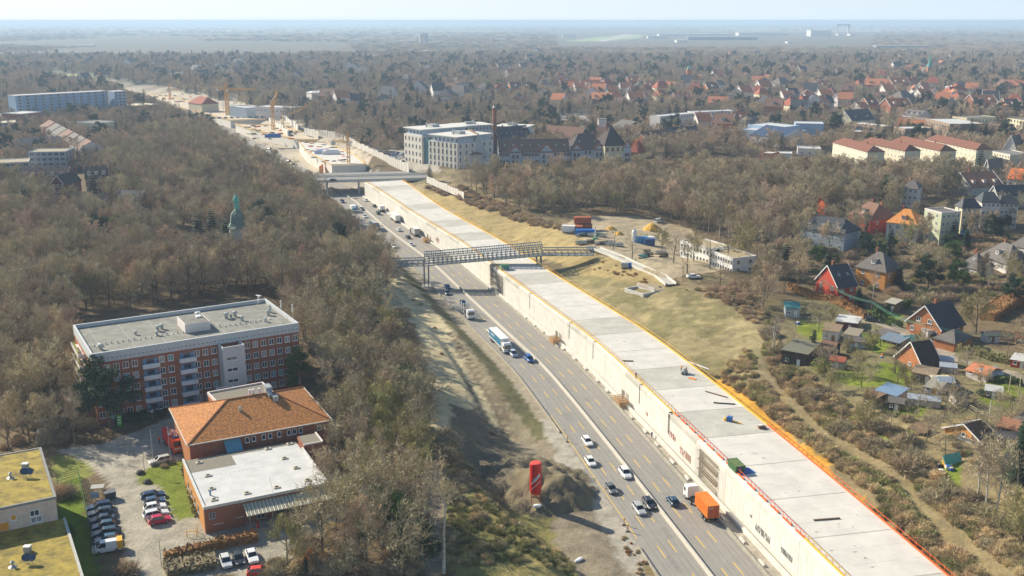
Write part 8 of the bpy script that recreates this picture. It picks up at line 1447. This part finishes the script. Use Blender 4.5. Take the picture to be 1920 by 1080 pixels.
for poly, sp, key, sc_ in ZONES:
    xs = [a for a, b in poly]; ys = [b for a, b in poly]; n = int((max(xs) - min(xs)) * (max(ys) - min(ys)) / (sp * sp) * 3.2)
    C = [(R.uniform(min(xs), max(xs)), R.uniform(min(ys), max(ys))) for _ in range(n)]; A = np.array(C); ins = inpoly(A[:, 0], A[:, 1], poly); s_, t_ = st(A[:, 0], A[:, 1])
    for (x, y), i, tt, ss_ in zip(C, ins, t_, s_):
        if not i or (-40 if y < 330 else -27) < tt < 50 or not ok(x, y, sp * .78) or blocked(x, y) or cleared(x, y): continue
        put(x, y); pts.append((x, y, key, sc_))
pts.sort(key=lambda q: math.hypot(q[0], q[1], 80) + (1e4 if 'beyond' in q[2] else 0)); NI = 280
KIND = {}
NOISEK = lambda x, y: math.sin(x * .045 + 1) * math.sin(y * .06)
for i, (x, y, key, sc_) in enumerate(pts[:NI]):
    q = R.random(); s = sc_ * R.uniform(.8, 1.15)
    if 'strip' in key: pr, kd = (R.choice(LINDEN), 'olive tinged broad bare tree') if q < .86 else (R.choice(BIRCH), 'pale slender bare birch') if q < .93 else (R.choice(NEARP), 'upright bare tree')
    else: pr, kd = (R.choice(NEARP), 'upright bare tree') if q < .8 else (R.choice(LINDEN), 'broad round bare tree') if q < .93 else (R.choice(BIRCH), 'slender pale bare tree')
    plant(pr, x, y, s, kd + ' standing in the ' + key, name='bare_tree', group=kd + 's in the ' + key)
# the rest of the woods: one mass of instanced trees
def gn_scatter(name, P_, protos_, label=None, cat=None):
    """one object whose points carry trees: P_ rows are x, y, z, proto index, scale, rotation"""
    A = np.array(P_, dtype=np.float32); me = bpy.data.meshes.new(name); me.vertices.add(len(A)); me.vertices.foreach_set('co', A[:, :3].ravel())
    for nm, ty, c in (('idx', 'INT', 3), ('scl', 'FLOAT', 4), ('rot', 'FLOAT', 5)):
        at_ = me.attributes.new(nm, ty, 'POINT'); at_.data.foreach_set('value', A[:, c].astype(np.int32 if ty == 'INT' else np.float32))
    o = link(bpy.data.objects.new(name, me)); col = bpy.data.collections.new(name + '_kinds')
    for k, pm in enumerate(protos_):
        if isinstance(pm, tuple):
            bm = bmesh.new(); bm.from_mesh(pm[0]); nf = len(bm.faces); bm.from_mesh(pm[1]); m2 = bpy.data.meshes.new('tree_kind'); bm.to_mesh(m2); bm.free(); m2.materials.append(pm[0].materials[0]); m2.materials.append(pm[1].materials[0])
            mi = np.zeros(len(m2.polygons), np.int32); mi[nf:] = 1; m2.polygons.foreach_set('material_index', mi)
        else: m2 = pm
        q = bpy.data.objects.new('kind_%02d' % k, m2); col.objects.link(q)
    ng = bpy.data.node_groups.new(name + '_scatter', 'GeometryNodeTree'); ng.interface.new_socket('Geometry', in_out='INPUT', socket_type='NodeSocketGeometry'); ng.interface.new_socket('Geometry', in_out='OUTPUT', socket_type='NodeSocketGeometry')
    N = ng.nodes; Lk = ng.links; gi = N.new('NodeGroupInput'); go_ = N.new('NodeGroupOutput'); ip = N.new('GeometryNodeInstanceOnPoints'); ci = N.new('GeometryNodeCollectionInfo'); ci.inputs[0].default_value = col; ci.inputs['Separate Children'].default_value = True; ci.inputs['Reset Children'].default_value = True
    def na(nm, ty): q = N.new('GeometryNodeInputNamedAttribute'); q.data_type = ty; q.inputs[0].default_value = nm; return next(s for s in q.outputs if s.enabled)
    cx = N.new('ShaderNodeCombineXYZ'); Lk.new(na('rot', 'FLOAT'), cx.inputs[2]); Lk.new(gi.outputs[0], ip.inputs['Points']); Lk.new(ci.outputs[0], ip.inputs['Instance']); ip.inputs['Pick Instance'].default_value = True
    Lk.new(na('idx', 'INT'), ip.inputs['Instance Index']); Lk.new(cx.outputs[0], ip.inputs['Rotation']); Lk.new(na('scl', 'FLOAT'), ip.inputs['Scale']); Lk.new(ip.outputs[0], go_.inputs[0])
    md = o.modifiers.new('scatter', 'NODES'); md.node_group = ng; tag(o, label, cat, kind='stuff'); return o
rows = []
NPK = NEARP + LINDEN + BIRCH
for x, y, key, sc_ in pts[NI:]:
    rows.append((x, y, tz1(x, y), R.choice([0, 1, 2, 3, 4, 5, 0, 1, 2, 6, 7, 8]), sc_ * R.uniform(.85, 1.2), R.uniform(0, 6.28)))
if rows: gn_scatter('wood', rows, NPK, 'mass of bare trees making up the woods beside the motorway and park', 'wood')
# far wooded land out to the horizon: coarser trees
FARB = protos(4, 'far_tree', [BARK, TWIG, TWIGR, TWIG, TWIGG], 101, H=13, l1=12, l2=6, l3=5, tw=3, tww=.14, trunk=.14, spread=.68)
FARK = FARB + CONP[:2] + [PINP[1]]
def clump(seed, mat):
    r = random.Random(seed); mb = MB()
    for k in range(9):
        c = Vector((r.uniform(-14, 14), r.uniform(-14, 14), r.uniform(3, 7))); leaf_blob(mb, c, r.uniform(5, 8), r.uniform(4, 6), 60, 1.1, r)
    return mb.mesh('clump', mat)
CLK = [clump(1, TWIG), clump(2, TWIG), clump(3, M('far_mix', (.10, .10, .065), rnd=.3))]
rows = []; rows2 = []
d_ = 520.0
hpA = np.array(HP) if HP else np.zeros((0, 2))
while d_ < 2500:
    sp = 8.8 + max(0, d_ - 900) * .0052; n = int(2 * d_ * .56 / sp * 1.0)
    for i in range(n):
        x = R.uniform(-.56, .56) * d_; y = d_ + R.uniform(0, sp)
        if abs(x) > (y + 60) * .56: continue
        rows.append((x, y))
    d_ += sp * .9
A = np.array(rows); s_, t_ = st(A[:, 0], A[:, 1]); keep = (t_ < -14) | (t_ > 52) | (A[:, 1] > 1750); A = A[keep]
out = []; dens = wob(A[:, 0] * .12 + 3, A[:, 1] * .12)
zs = tz(A[:, 0], A[:, 1])
for (x, y), dn, z in zip(A, dens, zs):
    if any(inpoly(np.array([x]), np.array([y]), p[0])[0] for p in ZONES[:6] if y < 830) or not ok(x, y, 5): continue
    if blocked(x, y) or cleared(x, y): continue
    if len(hpA) and np.min((hpA[:, 0] - x) ** 2 + (hpA[:, 1] + 0 - y) ** 2) < 90: continue
    if len(hpA) and np.any((np.abs(hpA[:, 0] - x) < 11) & (hpA[:, 1] - y > 0) & (hpA[:, 1] - y < 34)) and R.random() < .88: continue
    pe = .11 + .10 * max(0, math.sin(x * .011 + y * .004)) * max(0, math.sin(y * .013)) ; k = R.randrange(4) if R.random() > pe else R.choice([4, 5, 6])
    out.append((x, y, z, k, R.uniform(.7, 1.15) * (.86 if y < 1300 else 1.1) * (1.4 if k > 3 else 1), R.uniform(0, 6.28)))
gn_scatter('far_woodland', out, FARK, 'bare and evergreen trees filling the suburbs toward the horizon', 'woodland')
out2 = []; d_ = 2420.0
while d_ < 14000:
    sp = 23 + (d_ - 2400) * .017; n = int(2 * d_ * .56 / sp)
    for i in range(n):
        x = R.uniform(-.56, .56) * d_; y = d_ + R.uniform(0, sp)
        if y > 6500 and R.random() < .5: continue
        if cleared(x, y): continue
        pxx = 960 + x / y * FPX
        if 1210 < pxx < 1620 and 3300 < y < 8500: continue
        if 1040 < pxx < 1230 and 3300 < y < 8500: continue
        if wob(np.array([x * .02]), np.array([y * .02 + 9]))[0] > 1.3: continue
        out2.append((x, y, 6.5, R.choice([0, 1, 2]) if R.random() < .4 else R.choice([0, 1]), R.uniform(.8, 1.15) * (1 if y < 5000 else 1.2), R.uniform(0, 6.28)))
    d_ += sp * .9
gn_scatter('distant_woodland', out2, CLK, 'hazy woodland stretching to the horizon', 'woodland')
# ---- scrub on the banks
rows = []
def scrub(poly, z, sp, kinds, smin, smax, ex=None, dens=1.0):
    f = W(poly, z); xs = [a for a, b in f]; ys = [b for a, b in f]; n = int((max(xs) - min(xs)) * (max(ys) - min(ys)) / (sp * sp)); C = np.array([(R.uniform(min(xs), max(xs)), R.uniform(min(ys), max(ys))) for _ in range(n)]); ins = inpoly(C[:, 0], C[:, 1], f); s_, t_ = st(C[:, 0], C[:, 1]); zz = tz(C[:, 0], C[:, 1]); nz = wob(C[:, 0] * 1.5, C[:, 1] * 1.5)
    lim = rightV(s_) + np.where((s_ > _sa) & (s_ < _sb), 4.6, np.where(s_ < S_DK, 3.2, .9))
    for (x, y), i, tt, z_, w_, rv1 in zip(C, ins, t_, zz, nz, lim):
        if not i or -9.2 < tt < rv1 or R.random() > dens: continue
        if blocked(x, y): continue
        if ex and inpoly(np.array([x]), np.array([y]), ex)[0]: continue
        k = kinds[int((w_ + 1.2) * 1.3 + R.random() * 2.2) % len(kinds)]; rows.append((x, y, z_, k, R.uniform(smin, smax), R.uniform(0, 6.28)))
PATH = W([(1270,528),(1310,543),(1380,575),(1425,610),(1440,680),(1480,720),(1560,790),(1680,860),(1760,930),(1920,1060),(1920,1085),(1885,1068),(1730,945),(1665,877),(1540,803),(1460,728),(1424,688),(1411,615),(1370,587),(1300,554)], 10.3)
scrub([(1440, 700), (1480, 720), (1680, 865), (1920, 1040), (1920, 1085), (1790, 1085), (1640, 930), (1560, 860), (1480, 790), (1400, 720)], 9, 1.1, [0, 1, 0, 2, 0, 0, 1], .55, 1.0, PATH); scrub([(1440, 600), (1480, 680), (1700, 820), (1780, 900), (1920, 980), (1920, 1085), (1700, 880), (1480, 740), (1430, 650)], 10.3, 1.5, [1, 4, 0, 2, 0, 1], .5, 1.05, PATH); scrub([(1330, 690), (1400, 650), (1450, 690), (1520, 790), (1600, 870), (1560, 860), (1440, 770)], 9, 1.5, [0, 1, 0, 2], .4, .8, PATH)
scrub([(800, 345), (870, 350), (960, 390), (1060, 430), (1110, 450), (1000, 420), (900, 385)], 10.3, 2.0, [1, 0, 5, 0], .5, 1.1); scrub([(1120, 480), (1250, 535), (1300, 550), (1240, 540), (1100, 490)], 10.3, 2.4, [0, 0, 3], .3, .5, None, .5)
scrub([(700, 500), (775, 505), (830, 610), (900, 740), (940, 800), (900, 790), (830, 680), (760, 560)], 4, 3.5, [1, 0], .3, .5, None, .12); scrub([(640, 620), (760, 560), (800, 740), (810, 880), (790, 1085), (480, 1085), (620, 980)], ZL, 2.2, [1, 4, 0, 5, 2], .6, 1.1, W([(795,880),(835,880),(832,1085),(790,1085)], ZL)); scrub([(838, 900), (900, 880), (960, 950), (1060, 1010), (1090, 1085), (838, 1085)], 4, 1.3, [2, 0, 2, 4, 0], .35, .75); scrub([(830, 800), (880, 830), (930, 900), (850, 900)], ZL, 1.6, [1, 4, 1], .8, 1.2)
scrub([(0, 845), (0, 560), (130, 560), (130, 760), (175, 810), (90, 842)], ZL, 3, [1, 4, 5], .6, 1.1, None, .7); scrub([(1300, 545), (1400, 540), (1440, 600), (1420, 610), (1370, 575)], 10.4, 2.2, [1, 0, 5], .5, 1); scrub([(1480, 660), (1600, 740), (1760, 840), (1900, 940), (1920, 860), (1780, 800), (1620, 760), (1560, 700)], 10.4, 4.0, [1, 4, 2, 0], .5, 1.0, None, .6)
scrub([(1500, 430), (1900, 430), (1920, 560), (1700, 570), (1500, 540)], 10.5, 4, [2, 4, 5, 1], .7, 1.2, None, .7); scrub([(1155, 1000), (1185, 1010), (1230, 1085), (1200, 1085)], .2, 1.6, [0, 0, 3], .2, .4);
gn_scatter('undergrowth', rows, BUSH, 'dry scrub and brambles covering the banks and the wood floor', 'undergrowth')
# individually visible bushes
for px, py, s, pr, lb, z in [(1538, 700, 1.7, LFB, 'yellow green budding shrub below the olive roofed shed', 10.4), (1600, 670, 1.2, EVB, 'dark round evergreen bush on the garden lawn', 10.4), (1500, 668, 1.2, LFB, 'light green bush at the corner of the olive roofed shed', 10.4), (1838, 752, .8, EVB, 'small dark round bush beside the vegetable bed', 10.4), (1718, 720, .7, EVB, 'dark little bush at the lawn corner', 10.4), (1725, 985, 1.0, BUSH[3], 'rust orange bush on the lower right bank', 9.5), (1480, 675, 1.1, EVB, 'dark evergreen bush before the olive roofed shed', 10.4), (308, 876, .6, BUSH[0], 'bare little shrub on the lawn beside the silver car', ZL), (870, 885, 1.5, EVB, 'dark ivy green bush on the bank above the path', ZL), (1760, 885, 1.2, BUSH[0], 'light straw coloured bush left of the birches', 10.3), (1700, 868, 1.4, BUSH[5], 'big rusty bare bush above the garden path', 10.3), (1620, 455, 1.2, EVB, 'dark shrub mass in the villa garden', 10.5), (1120, 1045, .0, None, '', 0), (545, 985, 1.1, BUSH[5], 'reddish bare shrub at the end of the corrugated canopy', ZL), (585, 960, 1.2, BUSH[4], 'olive bare shrub right of the canopy', ZL), (240, 1075, 1.0, BUSH[5], 'reddish bare shrub at the bottom edge beside the access road', ZL), (120, 930, 1.2, BUSH[5], 'dark reddish shrub between the pale wall and fence', ZL), (125, 1010, 1.1, EVB, 'dark evergreen shrub beside the pale building wall', ZL)]:
    if pr: plantpx(pr, px, py, s, lb, z=z, name='bush', cat='bush')
# ------------------------------------------------------------------ haze over the land
m = MB(); m.box(-81000, -90, -2, 81000, 112000, 97); hz = m.mesh('haze', WHITE); hz.materials.clear(); hm = bpy.data.materials.new('haze_air'); hm.use_nodes = True; n = hm.node_tree; n.nodes.remove(n.nodes['Principled BSDF']); pv = n.nodes.new('ShaderNodeVolumePrincipled')
pv.inputs['Color'].default_value = (.56, .74, .97, 1); pv.inputs['Density'].default_value = HAZE; pv.inputs['Anisotropy'].default_value = .12; n.links.new(pv.outputs[0], n.nodes['Material Output'].inputs['Volume']); hz.materials.append(hm)
ho = link(bpy.data.objects.new('haze', hz)); tag(ho, kind='stuff')
SC.cycles.volume_max_steps = 32
